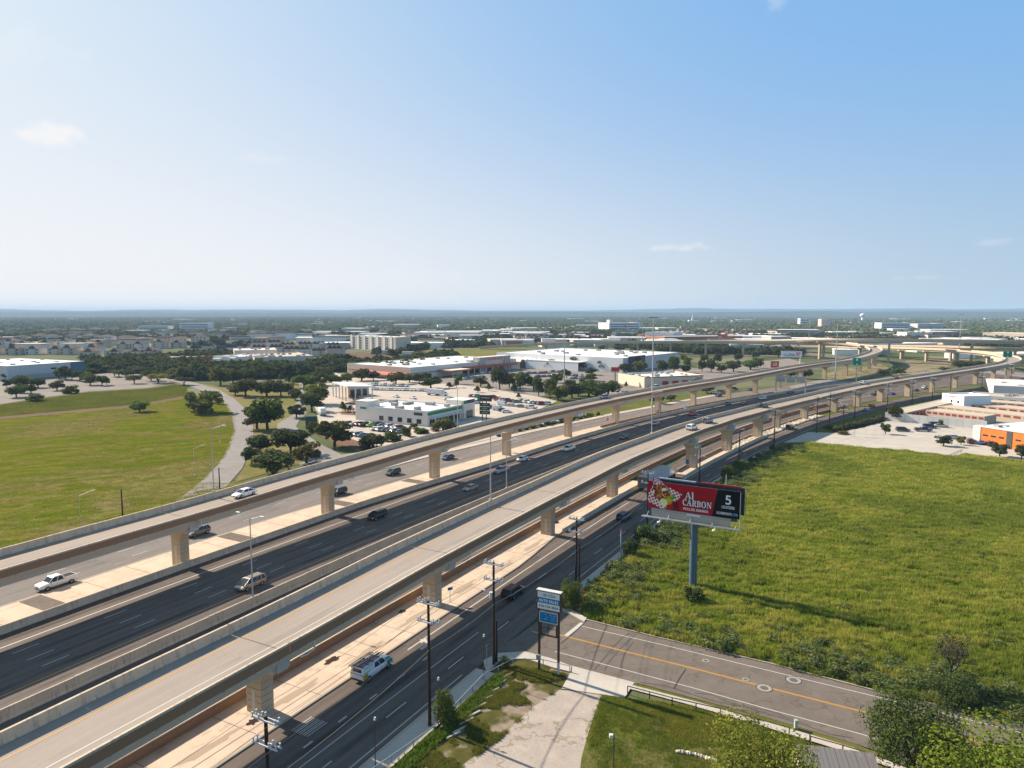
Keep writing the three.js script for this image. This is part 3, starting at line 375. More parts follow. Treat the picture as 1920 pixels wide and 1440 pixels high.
const topL = kn([[-140, 9.2], [5, 10], [42, 10.5], [79, 10.9], [116, 11.1], [300, 11.1]]), topR = kn([[-140, 8.2], [-20, 9], [14, 9.5], [51, 9.7], [86, 10], [155, 10.3], [189, 10], [216, 9.7], [247, 9.4], [281, 9.5], [338, 9.9], [400, 10.2]]);
const oLd = -24.5, oRd = kn([[-140, 23.5], [86, 23.5], [130, 25], [155, 26.5], [189, 28], [216, 29], [281, 29.8], [340, 30], [400, 29.5]]);
const deckLPts = [], deckRPts = [];
for (let s = -138; s <= 290; s += 12) { const [x, z] = al(s, oLd); deckLPts.push([x, topL(s) - 1.1, z]); }
deckLPts.push([178.6, 10.1, -439.8], [235, 10.6, -496.4], [271.1, 11.2, -542], [303, 12, -591.2], [317.3, 13, -629.4], [318.4, 13.4, -658.3], [303, 13.8, -679.3], [252.6, 14, -702], [187.5, 13.5, -735.6], [111.5, 11, -783.2], [31, 7, -826.7], [-38.4, 2, -852.7]);
for (let s = -138; s <= 390; s += 12) { const [x, z] = al(s, oRd(s)); deckRPts.push([x, topR(s) - 1.1, z]); }
deckRPts.push([305.6, 9.3, -452.4], [332.5, 9.6, -476.6], [356.9, 10, -505.3], [374.2, 10.5, -536.9], [380.6, 11, -566.4], [377, 11.4, -598.1], [370.7, 11, -633.3], [362.8, 9.3, -690.8], [340.7, 7, -757], [270, 3.4, -818.1], [199.4, 0.6, -830.5]);
const deckL = makePath(deckLPts), deckR = makePath(deckRPts);
const pL = [-104, -69, -32, 5, 42, 79, 116, 152, 187, 222, 254, 289].map((s) => ({ d: nearest(deckL, ...al(s, oLd)), s }));
for (let d = pL[pL.length - 1].d + 36; d < (deckL.length - 1) * deckL.step - 70; d += 37) pL.push({ d });
const pR = [-122, -88, -54, -20, 14, 51, 86, 130, 160, 189, 216, 247, 281, 309, 338, 371].map((s) => ({ d: nearest(deckR, ...al(s, oRd(s))), s }));
for (let d = pR[pR.length - 1].d + 31; d < (deckR.length - 1) * deckR.step - 120; d += 34) pR.push({ d });
const viaL = viaduct('farther pale concrete viaduct rising over the frontage road and curving left', deckL, 9.4, pL);
const viaR = viaduct('nearer wide concrete viaduct running from the lower left corner', deckR, 9.6, pR, { pierOpts: (q) => (q.s >= 130 && q.s <= 200 ? { shift: mix(4.2, 2.2, (q.s - 130) / 60), capW: 11.5, cw: 3 } : q.s > 200 ? { cw: 2.7 } : {}) });
const crossPath = makePath([[528.1, 19, -568.1], [423.9, 19.4, -589.1], [342.2, 19.8, -617.1], [294.6, 18.6, -655.2], [270, 14, -750.7], [186.4, 8.5, -857.8], [99.5, 3, -947.8]], 8);
const crossPath2 = makePath([[516.1, 12.5, -577.9], [433.8, 12.8, -602.3], [408.2, 12.8, -618.4], [390.9, 11.8, -663.9], [359.2, 8.6, -748.3], [302, 5, -821.8]], 8);
const every = (path, st, a = 20) => { const r = []; for (let d = a; d < (path.length - 1) * path.step - 60; d += st) r.push({ d }); return r; };
viaduct('tall straight flyover crossing behind both curving viaducts', crossPath, 10, every(crossPath, 62), { lineSide: false, fine: false, band: null });
viaduct('lower flyover crossing beneath the tall straight flyover', crossPath2, 10, every(crossPath2, 52, 40), { lineSide: false, fine: false, band: null });
{ // white drain pipes hanging beside the near bent caps
  for (const [v, path, list, o] of [[viaL, deckL, [5, 42, 79, 116], oLd], [viaR, deckR, [-20, 14, 51, 86], 23.5]]) for (const s of list) { const [x, z] = al(s + 1.6, o); const d = nearest(path, x, z), p = cut(path, d, d + 0.5)[0], c = Math.cos(p.h), q = Math.sin(p.h), P = (a, y, b) => [p.x + a * c + b * q, p.y + y, p.z + a * q - b * c]; part('drain_pipe', merge([rod(P(4.3, -0.35, 1.1), P(4.3, -1.5, 1.1), 0.1), rod(P(4.3, -1.5, 1.1), P(3.9, -1.9, 0.4), 0.1), rod(P(3.9, -1.9, 0.4), P(3.6, -1.95, -0.4), 0.1)]), M.white, v); }
}

// ================================================================== VEHICLES (forward is +x, wheels on y = 0)
function loft(st, ring) {                                              // st: stations, ring(station) -> [[y, z], ...] open half ring mirrored
  const pos = [], idx = [], n = ring(st[0]).length;
  st.forEach((q) => ring(q).forEach(([y, z]) => pos.push(q[0], y, z)));
  for (let i = 0; i + 1 < st.length; i++) for (let k = 0; k < n; k++) { const a = i * n + k, b = i * n + (k + 1) % n; idx.push(a, b, a + n, b, b + n, a + n); }
  for (const [i, f] of [[0, 1], [st.length - 1, 0]]) for (let k = 1; k + 1 < n; k++) f ? idx.push(i * n, i * n + k + 1, i * n + k) : idx.push(i * n, i * n + k, i * n + k + 1);
  const g = new THREE.BufferGeometry(); g.setAttribute('position', new THREE.Float32BufferAttribute(pos, 3)); g.setAttribute('uv', new THREE.Float32BufferAttribute(new Float32Array(pos.length / 3 * 2), 2)); g.setIndex(idx); const h = g.toNonIndexed(); h.computeVertexNormals(); return h;
}
const bodyRing = ([x, yb, yt, w]) => [[yb, -w * 0.9], [yb + (yt - yb) * 0.35, -w], [yb + (yt - yb) * 0.75, -w * 0.99], [yt, -w * 0.9], [yt + 0.03, 0], [yt, w * 0.9], [yb + (yt - yb) * 0.75, w * 0.99], [yb + (yt - yb) * 0.35, w], [yb, w * 0.9]];
function cabinGeo(b0, b1, t0, t1, y0, y1, wb, wt) {                       // truncated pyramid: bottom x b0..b1 at y0, top x t0..t1 at y1
  const v = [[b0, y0, -wb], [b1, y0, -wb], [b1, y0, wb], [b0, y0, wb], [t0, y1, -wt], [t1, y1, -wt], [t1, y1, wt], [t0, y1, wt]], f = [[0, 1, 5, 4], [1, 2, 6, 5], [2, 3, 7, 6], [3, 0, 4, 7], [4, 5, 6, 7], [3, 2, 1, 0]], pos = [];
  for (const [a, b, c, d] of f) for (const k of [a, c, b, a, d, c]) pos.push(...v[k]);
  const g = new THREE.BufferGeometry(); g.setAttribute('position', new THREE.Float32BufferAttribute(pos, 3)); g.setAttribute('uv', new THREE.Float32BufferAttribute(new Float32Array(pos.length / 3 * 2), 2)); g.computeVertexNormals(); return g;
}
const TYPES = {
  sedan: { L: 4.75, W: 1.84, H: 1.45, body: [[-2.36, 0.42, 0.72, 0.74], [-2.25, 0.3, 0.94, 0.84], [-1.5, 0.24, 1.0, 0.91], [0.6, 0.22, 0.96, 0.92], [1.4, 0.24, 0.9, 0.9], [2.15, 0.28, 0.74, 0.82], [2.37, 0.36, 0.58, 0.66]], cab: [-2.0, 1.25, -1.15, 0.35, 0.93, 1.43, 0.84, 0.62], wb: 1.42 },
  suv: { L: 4.8, W: 1.92, H: 1.74, body: [[-2.4, 0.45, 0.98, 0.84], [-2.3, 0.32, 1.08, 0.92], [-0.8, 0.28, 1.1, 0.96], [0.9, 0.28, 1.07, 0.96], [1.7, 0.3, 1.0, 0.93], [2.25, 0.34, 0.86, 0.85], [2.4, 0.42, 0.66, 0.7]], cab: [-2.34, 1.4, -1.95, 0.55, 1.04, 1.72, 0.88, 0.68], wb: 1.45 },
  minivan: { L: 5.0, W: 1.95, H: 1.76, body: [[-2.5, 0.42, 0.98, 0.86], [-2.4, 0.28, 1.05, 0.94], [-0.8, 0.25, 1.06, 0.97], [1.1, 0.25, 1.03, 0.96], [1.9, 0.28, 0.92, 0.92], [2.4, 0.33, 0.74, 0.82], [2.5, 0.4, 0.6, 0.68]], cab: [-2.42, 1.95, -2.1, 0.65, 1.0, 1.74, 0.9, 0.7], wb: 1.5 },
  pickup: { L: 5.85, W: 2.0, H: 1.9, body: [[-2.92, 0.5, 1.12, 0.93], [-2.85, 0.42, 1.2, 0.98], [-0.9, 0.4, 1.2, 1.0], [1.1, 0.4, 1.18, 1.0], [2.2, 0.42, 1.12, 0.98], [2.8, 0.44, 1.02, 0.94], [2.92, 0.5, 0.8, 0.86]], cab: [-0.85, 1.55, -0.55, 0.8, 1.14, 1.88, 0.92, 0.72], wb: 1.85, bed: [-2.75, -0.98] },
  van: { L: 5.6, W: 2.0, H: 2.1, body: [[-2.8, 0.4, 1.95, 0.9], [-2.7, 0.32, 2.05, 0.96], [0.4, 0.3, 2.05, 0.97], [1.0, 0.3, 1.5, 0.97], [1.9, 0.32, 1.12, 0.94], [2.65, 0.36, 0.92, 0.86], [2.8, 0.44, 0.72, 0.72]], cab: [0.2, 1.95, 0.25, 1.05, 1.08, 1.95, 0.93, 0.76], wb: 1.75 },
};
const wheelGeo = (() => { const t = new THREE.CylinderGeometry(0.35, 0.35, 0.24, 16); t.rotateX(Math.PI / 2); const r = new THREE.CylinderGeometry(0.22, 0.22, 0.25, 12); r.rotateX(Math.PI / 2); return [t, r]; })();
mat('rim', [0.42, 0.42, 0.43], 0.35, { metalness: 0.7 }); mat('trim', [0.03, 0.03, 0.032], 0.6);
const PROTO = {};
function buildProto(k) {
  const T = TYPES[k], g = new THREE.Group(), mk = (n, geo, m, paint) => { const o = part(n, geo, m, g); if (paint) o.userData.paint = true; return o; }, W = T.W / 2, L = T.L / 2;
  mk('body', loft(T.body, bodyRing), M.white, true);
  const [b0, b1, t0, t1, y0, y1, wb, wt] = T.cab;
  mk('windows', cabinGeo(b0, b1, t0, t1, y0, y1 - 0.03, wb, wt), M.glassDark);
  mk('roof', cabinGeo(t0 - 0.1, t1 + 0.12, t0 + 0.1, t1 - 0.12, y1 - 0.07, y1 + 0.02, wt + 0.05, wt - 0.06), M.white, true);
  const pil = []; for (const s of [-1, 1]) { pil.push(rod([b1 + 0.02, y0, s * wb], [t1 + 0.02, y1 - 0.04, s * wt], 0.045, 5), rod([b0 - 0.01, y0, s * wb], [t0 - 0.01, y1 - 0.04, s * wt], 0.09, 5)); const m = mix(b0, b1, 0.52), mt = mix(t0, t1, 0.4); pil.push(rod([m, y0, s * (wb + 0.01)], [mt, y1 - 0.04, s * (wt + 0.01)], 0.045, 5)); if (k !== 'sedan' && k !== 'pickup' && k !== 'van') pil.push(rod([mix(b0, b1, 0.22), y0, s * (wb + 0.01)], [mix(t0, t1, 0.2), y1 - 0.04, s * (wt + 0.01)], 0.06, 5)); }
  mk('pillars', merge(pil), M.white, true);
  const f = T.body[T.body.length - 1], r = T.body[0];
  mk('bumper', merge([bx(0.16, 0.26, T.W * 0.84, L - 0.1, 0.46, 0), bx(0.14, 0.24, T.W * 0.86, -L + 0.07, 0.5, 0)]), M.trim);
  mk('grille', bx(0.05, 0.16, T.W * 0.42, L - 0.0, (f[1] + f[2]) / 2 + 0.06, 0), M.trim);
  for (const s of [-1, 1]) { mk('headlight', bx(0.26, 0.15, 0.34, L - 0.2, f[2] + 0.08, s * (W - 0.28)), M.headlight); mk('taillight', bx(0.1, 0.24, 0.24, -L + 0.06, r[2] - 0.08, s * (W - 0.22)), M.taillight); mk('mirror', bx(0.12, 0.13, 0.2, b1 - 0.42, y0 + 0.1, s * (wb + 0.16)), M.white, true); mk('door_line', merge([bx(0.02, 0.5, 0.02, mix(b0, b1, 0.52), y0 - 0.32, s * (W + 0.0)), bx(0.02, 0.5, 0.02, mix(b0, b1, 0.86), y0 - 0.34, s * (W + 0.0))]), M.trim); }
  if (T.bed) { mk('bed_floor', bx(T.bed[1] - T.bed[0], 0.04, T.W * 0.78, (T.bed[0] + T.bed[1]) / 2, 1.26, 0), M.rubber); for (const s of [-1, 1]) mk('bed_rail', bx(T.bed[1] - T.bed[0] + 0.1, 0.09, 0.09, (T.bed[0] + T.bed[1]) / 2, 1.27, s * (W * 0.87)), M.white, true); mk('tailgate', bx(0.08, 0.12, T.W * 0.84, T.bed[0] - 0.03, 1.26, 0), M.white, true); }
  for (const x of [T.wb, -T.wb]) for (const s of [-1, 1]) { const w = part('wheel', wheelGeo[0], M.rubber, g); w.position.set(x, 0.35, s * (W - 0.1)); if (k === 'pickup' || k === 'suv') w.scale.set(1.1, 1.1, 1), (w.position.y = 0.385); part('rim', wheelGeo[1], M.rim, w); }
  return g;
}
const PAINT = { white: [0.74, 0.74, 0.73], silver: [0.42, 0.43, 0.44], grey: [0.16, 0.17, 0.18], black: [0.012, 0.012, 0.014], 'dark blue': [0.02, 0.045, 0.11], 'dark green': [0.015, 0.04, 0.035], red: [0.48, 0.02, 0.02], maroon: [0.16, 0.015, 0.02], tan: [0.30, 0.25, 0.20], 'pale blue': [0.16, 0.24, 0.31], blue: [0.03, 0.13, 0.42], lime: [0.42, 0.62, 0.03], orange: [0.55, 0.13, 0.02] };
const paintM = {}; const paint = (c) => (paintM[c] ||= new THREE.MeshPhysicalMaterial({ color: rgb(...PAINT[c]), roughness: 0.35, metalness: c === 'white' ? 0 : 0.25, clearcoat: 0.8, clearcoatRoughness: 0.08 }));
const KIND = { sedan: ['sedan', 'car'], suv: ['suv', 'car'], minivan: ['minivan', 'car'], pickup: ['pickup_truck', 'pickup'], van: ['cargo_van', 'van'] };
function vehicle(k, colour, label, [x, y, z], h, group) {                // h: heading, 0 is -z, clockwise
  PROTO[k] ||= buildProto(k); const o = PROTO[k].clone(); o.traverse((c) => { if (c.userData.paint) { c.material = paint(colour); c.userData = {}; } });
  top(o, KIND[k][0]); o.position.set(x, y, z); o.rotation.y = Math.PI / 2 - h; return tag(o, label, KIND[k][1], group);
}
const onRoad = (p, y = 0.0, back = false) => [[p[0], y + 0.015, p[1]], hd(stationOf(...p)[0]) + (back ? Math.PI : 0)];
const drive = (k, c, label, p, back, group) => vehicle(k, c, label, ...onRoad(p, 0, back), group);
const G1 = 'cars on the farther frontage road', G2 = 'cars on the main lanes', G3 = 'cars on the farther viaduct', G4 = 'cars on the nearer viaduct', G5 = 'cars on the nearer frontage road';
drive('pickup', 'white', 'white crew cab pickup with black bed at far left', [-73.48, -110.82], true, G1);
drive('suv', 'grey', 'grey suv beside the nearest pier of farther viaduct', [-62.32, -137.3], true, G1);
drive('suv', 'black', 'dark suv half hidden behind the second pier', [-42.16, -168.8], true, G1);
drive('suv', 'dark green', 'dark green suv on frontage road between second and third piers', [-32.34, -189.82], true, G1);
drive('sedan', 'dark blue', 'dark blue sedan just past the third pier on frontage road', [-19.23, -210.23], true, G1);
drive('sedan', 'maroon', 'maroon sedan on frontage road under the farther viaduct', [108, -369.4], true, G1);
drive('sedan', 'black', 'black sedan on frontage road near the green verge', [134, -397.3], true, G1);
drive('minivan', 'tan', 'tan minivan at the foot of the lower left lamp post', [-42, -110.38], true, G2);
drive('minivan', 'black', 'black minivan in the viaduct shadow on main lanes', [-28.91, -148.65], true, G2);
drive('sedan', 'tan', 'tan sedan in the viaduct shadow left of a lamp post', [-10.33, -172.95], true, G2);
drive('pickup', 'silver', 'silver pickup behind the slim lamp post on main lanes', [-2.94, -192.4], true, G2);
drive('sedan', 'white', 'white sedan in the far lane of main lanes', [3.01, -207.92], true, G2);
drive('pickup', 'white', 'white pickup in the far lane of the main lanes', [18.03, -223.44], true, G2);
drive('sedan', 'black', 'black sedan at the edge of viaduct shadow on main lanes', [39.02, -244.51], true, G2);
drive('suv', 'silver', 'silver suv on main lanes above the slim lamp post', [55.9, -275], true, G2);
drive('suv', 'red', 'bright red suv on the main lanes', [77.1, -301], true, G2);
drive('sedan', 'dark blue', 'dark blue sedan right beside the bright red suv', [77.6, -293.3], true, G2);
drive('sedan', 'grey', 'grey sedan on main lanes ahead of the maroon car', [102.7, -336.1], true, G2);
drive('sedan', 'maroon', 'maroon sedan on main lanes beyond the grey one', [110.6, -337.1], true, G2);
drive('suv', 'white', 'white suv on main lanes near the farther verge', [126.7, -356.8], true, G2);
drive('sedan', 'black', 'black sedan farthest up the main lanes', [151.7, -384.1], true, G2);
const onDeck = (k, c, label, path, p, back, group) => { const d = nearest(path, ...p), q = cut(path, d, d + 1)[0]; return vehicle(k, c, label, [p[0], q.y + 0.015, p[1]], q.h + (back ? Math.PI : 0), group); };
onDeck('sedan', 'white', 'white sedan on farther viaduct above the nearest piers', deckL, [-51.04, -132.71], true, G3);
onDeck('suv', 'grey', 'dark grey suv, nearest of four cars on farther viaduct', deckL, [36, -278.3], true, G3);
onDeck('sedan', 'pale blue', 'pale blue sedan, second of four cars on farther viaduct', deckL, [46.8, -293.9], true, G3);
onDeck('suv', 'silver', 'silver suv, third of four cars on farther viaduct', deckL, [63.8, -315.6], true, G3);
onDeck('sedan', 'black', 'black sedan, farthest of four cars on farther viaduct', deckL, [93.5, -355.7], true, G3);
onDeck('suv', 'white', 'white suv, nearest car on the nearer viaduct', deckR, [53.49, -209.13], false, G4);
onDeck('suv', 'grey', 'dark grey suv just ahead of the white suv', deckR, [61.77, -221.97], false, G4);
onDeck('suv', 'dark green', 'dark green suv alone on middle of nearer viaduct', deckR, [93.6, -262], false, G4);
onDeck('suv', 'white', 'white suv, nearest of three cars on far nearer viaduct', deckR, [172.2, -346.6], false, G4);
onDeck('sedan', 'black', 'black sedan, middle of three cars on far nearer viaduct', deckR, [202.3, -372.9], false, G4);
onDeck('sedan', 'white', 'white sedan, farthest of three cars on far nearer viaduct', deckR, [229.5, -394.7], false, G4);
drive('suv', 'black', 'black suv passing the auto sales sign', [0.17, -106.92], false, G5);
drive('suv', 'dark blue', 'dark blue suv left of the chicken billboard', [23.87, -147.87], false, G5);
drive('sedan', 'pale blue', 'pale blue sedan on frontage road near storage yard', [158.1, -314.1], false, G5);
drive('sedan', 'red', 'red sedan on frontage road near storage yard', [167.5, -328.4], false, G5);
for (const [p, k, c, w] of [[[105.2, -266.1], 'suv', 'black', 'black suv under nearer viaduct beside first white stones'], [[192.5, -375.4], 'sedan', 'dark blue', 'dark blue sedan seen below nearer viaduct between far piers'], [[200.2, -385.4], 'pickup', 'black', 'black pickup seen below nearer viaduct between far piers'], [[203.4, -377.8], 'sedan', 'blue', 'blue sedan seen below nearer viaduct'], [[226.2, -395.9], 'sedan', 'grey', 'grey sedan seen below nearer viaduct'], [[237.7, -407], 'suv', 'white', 'white suv seen below nearer viaduct'], [[315.3, -477.3], 'suv', 'red', 'red suv seen below nearer viaduct at far right'], [[319, -462.1], 'sedan', 'black', 'black sedan seen below nearer viaduct at far right']]) drive(k, c, w, p, false, G2);
{ // service pickup with a topper and ladders
  const [pos, h] = onRoad([-17.05, -83.07]), t = thing('service_truck', 'white service pickup with ladders and green and yellow panels', 'pickup', pos, Math.PI / 2 - h);
  const src = buildProto('pickup'); [...src.children].forEach((c) => { if (/^bed_|tailgate/.test(c.name)) return; if (c.userData.paint) c.material = paint('white'); c.userData = {}; t.add(c); });
  part('topper', cabinGeo(-2.88, -0.7, -2.8, -0.75, 1.2, 1.98, 0.95, 0.86), paint('white'), t);
  mat('greenPanel', [0.0, 0.30, 0.22], 0.45); mat('yellowPanel', [0.62, 0.40, 0.01], 0.45);
  for (const s of [-1, 1]) { part('side_panel', bx(1.0, 0.42, 0.03, 2.05, 0.92, s * 0.995), M.greenPanel, t); part('rear_panel', bx(0.85, 0.62, 0.03, -2.45, 0.88, s * 1.005), M.yellowPanel, t); part('topper_door', bx(1.75, 0.03, 0.03, -1.75, 1.32, s * 0.945), M.trim, t); part('topper_door', bx(1.6, 0.025, 0.03, -1.75, 1.82, s * 0.9), M.trim, t); }
  part('hood_panel', bx(1.1, 0.02, 0.5, 2.0, 1.165, 0.62), M.greenPanel, t); part('rear_window', bx(0.03, 0.42, 1.3, -2.86, 1.62, 0), M.glassDark, t); part('license_plate', bx(0.02, 0.15, 0.3, -2.95, 0.72, 0), M.white, t); part('tailgate_seam', bx(0.02, 0.03, 1.8, -2.93, 1.2, 0), M.trim, t);
  part('roof_rack', merge([-2.6, -1.7, -0.8, 0.3].map((x) => bx(0.06, 0.06, 1.7, x, 2.06, 0))), M.black, t);
  mat('ladderRed', [0.22, 0.05, 0.05], 0.6); mat('ladderDark', [0.06, 0.07, 0.06], 0.6);
  const ladder = (n, z, x0, x1, m) => { const q = []; for (const d of [-0.2, 0.2]) q.push(bx(x1 - x0, 0.08, 0.05, (x0 + x1) / 2, 2.16, z + d)); for (let x = x0 + 0.2; x < x1; x += 0.32) q.push(bx(0.04, 0.04, 0.4, x, 2.16, z)); part(n, merge(q), m, t); };
  ladder('ladder', 0.45, -3.0, 1.5, M.ladderRed); ladder('ladder', -0.1, -2.9, 1.2, M.galv); ladder('ladder', -0.75, -3.3, 0.8, M.ladderDark);
}
{ // articulated lorry beyond the billboard
  const p = al(104, 28.2), t = thing('semi_truck', 'white semi-trailer truck partly behind the chicken billboard', 'truck', [p[0], 0.03, p[1]], Math.PI / 2 - hd(104));
  mat('trailerSide', [0.62, 0.62, 0.61], 0.5); mat('trailerRear', [0.20, 0.20, 0.20], 0.6, { metalness: 0.3 });
  const bodyP = part('trailer', bx(15.5, 2.75, 2.55, -2.5, 2.55, 0), M.trailerSide, t); part('rear_door', bx(0.06, 2.6, 1.2, -10.29, 2.55, 0.62), M.trailerRear, bodyP); part('rear_door', bx(0.06, 2.6, 1.2, -10.29, 2.55, -0.62), M.trailerRear, bodyP);
  part('cab', loft([[5.6, 0.9, 3.5, 1.15], [6.4, 0.7, 3.75, 1.2], [7.6, 0.7, 3.4, 1.18], [8.3, 0.7, 2.1, 1.15], [10.2, 0.7, 1.8, 0.95], [10.6, 0.8, 1.4, 0.8]], bodyRing), paint('white'), t); part('windshield', cabinGeo(7.55, 8.4, 7.4, 7.75, 2.15, 3.0, 1.08, 1.0), M.glassDark, t);
  for (const x of [-9, -7.8, 6.2, 7.4, 9.7]) for (const s of [-1, 1]) { const w = part('wheel', wheelGeo[0], M.rubber, t); w.scale.set(1.45, 1.45, 1.8); w.position.set(x, 0.5, s * 1.05); }
  part('chassis', bx(14, 0.25, 0.9, 0, 0.98, 0), M.black, t);
}
// box trucks in the rental yard
function boxTruck(label, p, h, stripe) {
  const t = thing('box_truck', label, 'truck', [p[0], 0.03, p[1]], Math.PI / 2 - h, 'box trucks in the rental yard');
  part('cargo_box', bx(4.9, 2.5, 2.3, -0.9, 2.2, 0), M.white, t); if (stripe) part('stripe', bx(4.92, 0.35, 2.32, -0.9, 1.4, 0), M.greenSign, t);
  part('cab', loft([[1.7, 0.6, 2.2, 1.0], [2.5, 0.5, 2.25, 1.02], [3.1, 0.5, 1.5, 1.0], [4.0, 0.5, 1.25, 0.92], [4.2, 0.6, 1.0, 0.8]], bodyRing), paint('white'), t); part('windshield', cabinGeo(2.6, 3.2, 2.45, 2.75, 1.5, 2.15, 0.93, 0.85), M.glassDark, t); part('chassis', bx(6.8, 0.25, 0.8, 0.2, 0.75, 0), M.black, t);
  for (const x of [-2.2, 3.1]) for (const s of [-1, 1]) { const w = part('wheel', wheelGeo[0], M.rubber, t); w.scale.set(1.2, 1.2, 1.2); w.position.set(x, 0.42, s * 0.9); }
}
boxTruck('white box truck with green stripe by the access road', [-81.4, -301], -0.5, true);
boxTruck('white box truck, left of two parked nose to tail', [-42, -375.4], 1.9); boxTruck('white box truck, right of two parked nose to tail', [-37.7, -373], 1.95);

// parked rows: [label phrase, first point, last point, count, heading, types, colours]
function parkRow(where, a, b, n, h, kinds, cols, group, seed = 1) {
  const q = rng(seed); for (let i = 0; i < n; i++) { const t = n > 1 ? i / (n - 1) : 0, k = kinds[i % kinds.length], c = cols[i % cols.length], p = [mix(a[0], b[0], t) + (q() - 0.5) * 0.4, 0.03, mix(a[1], b[1], t) + (q() - 0.5) * 0.4]; vehicle(k, c, `${c} ${KIND[k][0].replace('_', ' ')}, ${ord(i)} from left ${where}`, p, h + (q() - 0.5) * 0.06, group); }
}
const PG = 'cars parked in the rental yard', S5 = ['sedan', 'suv', 'sedan', 'sedan', 'suv'];
const rowDir = hd(110);
parkRow('in front white row beyond the grey canopy', [-78.8, -401.4], [-47.9, -394.6], 15, rowDir + 2.6, ['sedan'], ['white', 'silver', 'white', 'white'], PG, 3);
parkRow('in back white row beyond the grey canopy', [-84, -424.9], [-62.5, -418.8], 9, rowDir + 2.6, ['sedan', 'suv'], ['white', 'silver'], PG, 4);
parkRow('in the row below the dark canopy', [-63.6, -275], [-54.1, -271.1], 5, rowDir + 0.3, ['suv', 'sedan', 'suv', 'pickup', 'sedan'], ['black', 'white', 'maroon', 'black', 'lime'], PG, 5);
parkRow('in upper row before the green-banded shop', [-53.4, -275], [-42.2, -264.9], 7, rowDir + 0.3, S5, ['dark blue', 'dark green', 'grey', 'black', 'silver', 'white', 'maroon'], PG, 6);
parkRow('in lower row before the green-banded shop', [-50.6, -262.5], [-40.5, -256.6], 6, rowDir + 0.3, S5, ['white', 'white', 'grey', 'dark green', 'silver', 'grey'], PG, 7);
parkRow('of three by the corner oak and mulch bed', [-55.9, -252.1], [-52.73, -248.76], 3, rowDir + 0.4, S5, ['dark blue', 'silver', 'pale blue'], PG, 8);
parkRow('along the wall of the green-banded shop', [-46.6, -287.4], [-36, -279.1], 4, rowDir + 1.2, S5, ['silver', 'grey', 'black', 'dark blue'], PG, 9);
parkRow('at the front of the green-banded shop', [-31, -276.4], [-29.8, -284.6], 2, rowDir + 1.2, S5, ['dark blue', 'black'], PG, 10);
parkRow('under the dark canopy', [-63.6, -315.8], [-60.3, -299.4], 2, rowDir + 1.3, ['suv'], ['grey', 'silver'], PG, 11);
parkRow('on open concrete behind the shop', [-60, -365.9], [-50.5, -359.1], 2, rowDir + 1.9, ['sedan'], ['white'], PG, 12);
parkRow('in the row behind the shop roof', [-32.2, -354.7], [-17.3, -342.1], 7, rowDir + 0.5, S5, ['white', 'silver', 'white', 'dark blue', 'white', 'grey', 'white'], PG, 13);
parkRow('in the row above the dark sign tower', [-20.6, -368.2], [-9.6, -361.3], 5, rowDir + 0.5, S5, ['grey', 'silver', 'dark blue', 'silver', 'dark green'], PG, 14);
parkRow('in the row right of the dark sign tower', [-6.4, -352.5], [2.6, -344.1], 5, rowDir + 0.9, ['pickup', 'suv', 'suv', 'sedan', 'sedan'], ['red', 'white', 'maroon', 'maroon', 'grey'], PG, 15);
parkRow('in row nearest the verge right of the sign', [5.2, -346.2], [14, -336.1], 5, rowDir + 0.4, S5, ['black', 'white', 'white', 'dark blue', 'maroon'], PG, 16);
parkRow('in the row with cargo van by the viaduct', [-4.3, -334.1], [8.6, -322.9], 4, rowDir + 1.4, ['van', 'sedan', 'sedan', 'pickup'], ['white', 'silver', 'grey', 'white'], PG, 17);
parkRow('beside the foot of the dark sign tower', [-8.1, -322.9], [-2.3, -309.1], 4, rowDir + 1.0, ['suv', 'van', 'sedan', 'sedan'], ['dark green', 'white', 'dark green', 'white'], PG, 18);
parkRow('close behind the farther viaduct parapet', [17.3, -336.1], [18.7, -334.1], 1, rowDir + 1.4, ['suv'], ['white'], PG, 19);
parkRow('behind shrubs along the farther frontage road', al(148, -48.5), al(196, -45.5), 11, rowDir + 1.5, S5, ['white', 'black', 'silver', 'grey', 'white', 'dark blue'], 'cars behind the roadside shrubs', 20);
parkRow('under the farther viaduct near tan shop', [110.4, -382.8], [126, -401.4], 5, rowDir + 1.0, S5, ['white', 'grey', 'silver', 'white', 'black'], 'cars near the tan shop', 21);
parkRow('beside the tan shop wall', [78.8, -428.1], [87.1, -434.5], 4, 0.3, S5, ['black', 'white', 'grey', 'pale blue'], 'cars near the tan shop', 22);
const STORE_ROWS = [[[-31.3, -462.1], [-19.8, -477.3]], [[-21, -506.4], [-5.8, -515.3]], [[9.5, -506.4], [26.9, -510.8]], [[16, -481.2], [29.2, -485.2]], [[27.4, -519.9], [39.1, -519.9]], [[38.2, -497.7], [47.5, -485.2]], [[38.9, -469.6], [48.4, -465.8]]];
const SG = 'cars in the store lot';
[6, 6, 8, 7, 5, 5, 4].forEach((n, i) => { const W2 = STORE_ROWS[i]; parkRow(`in ${ord(i)} row of the store lot`, W2[0], W2[1], n, 0.7, S5, ['white', 'grey', 'silver', 'black', 'white', 'dark blue', 'red'], SG, 30 + i); });
const OG = 'vehicles before the orange building';
const rot = hd(215);
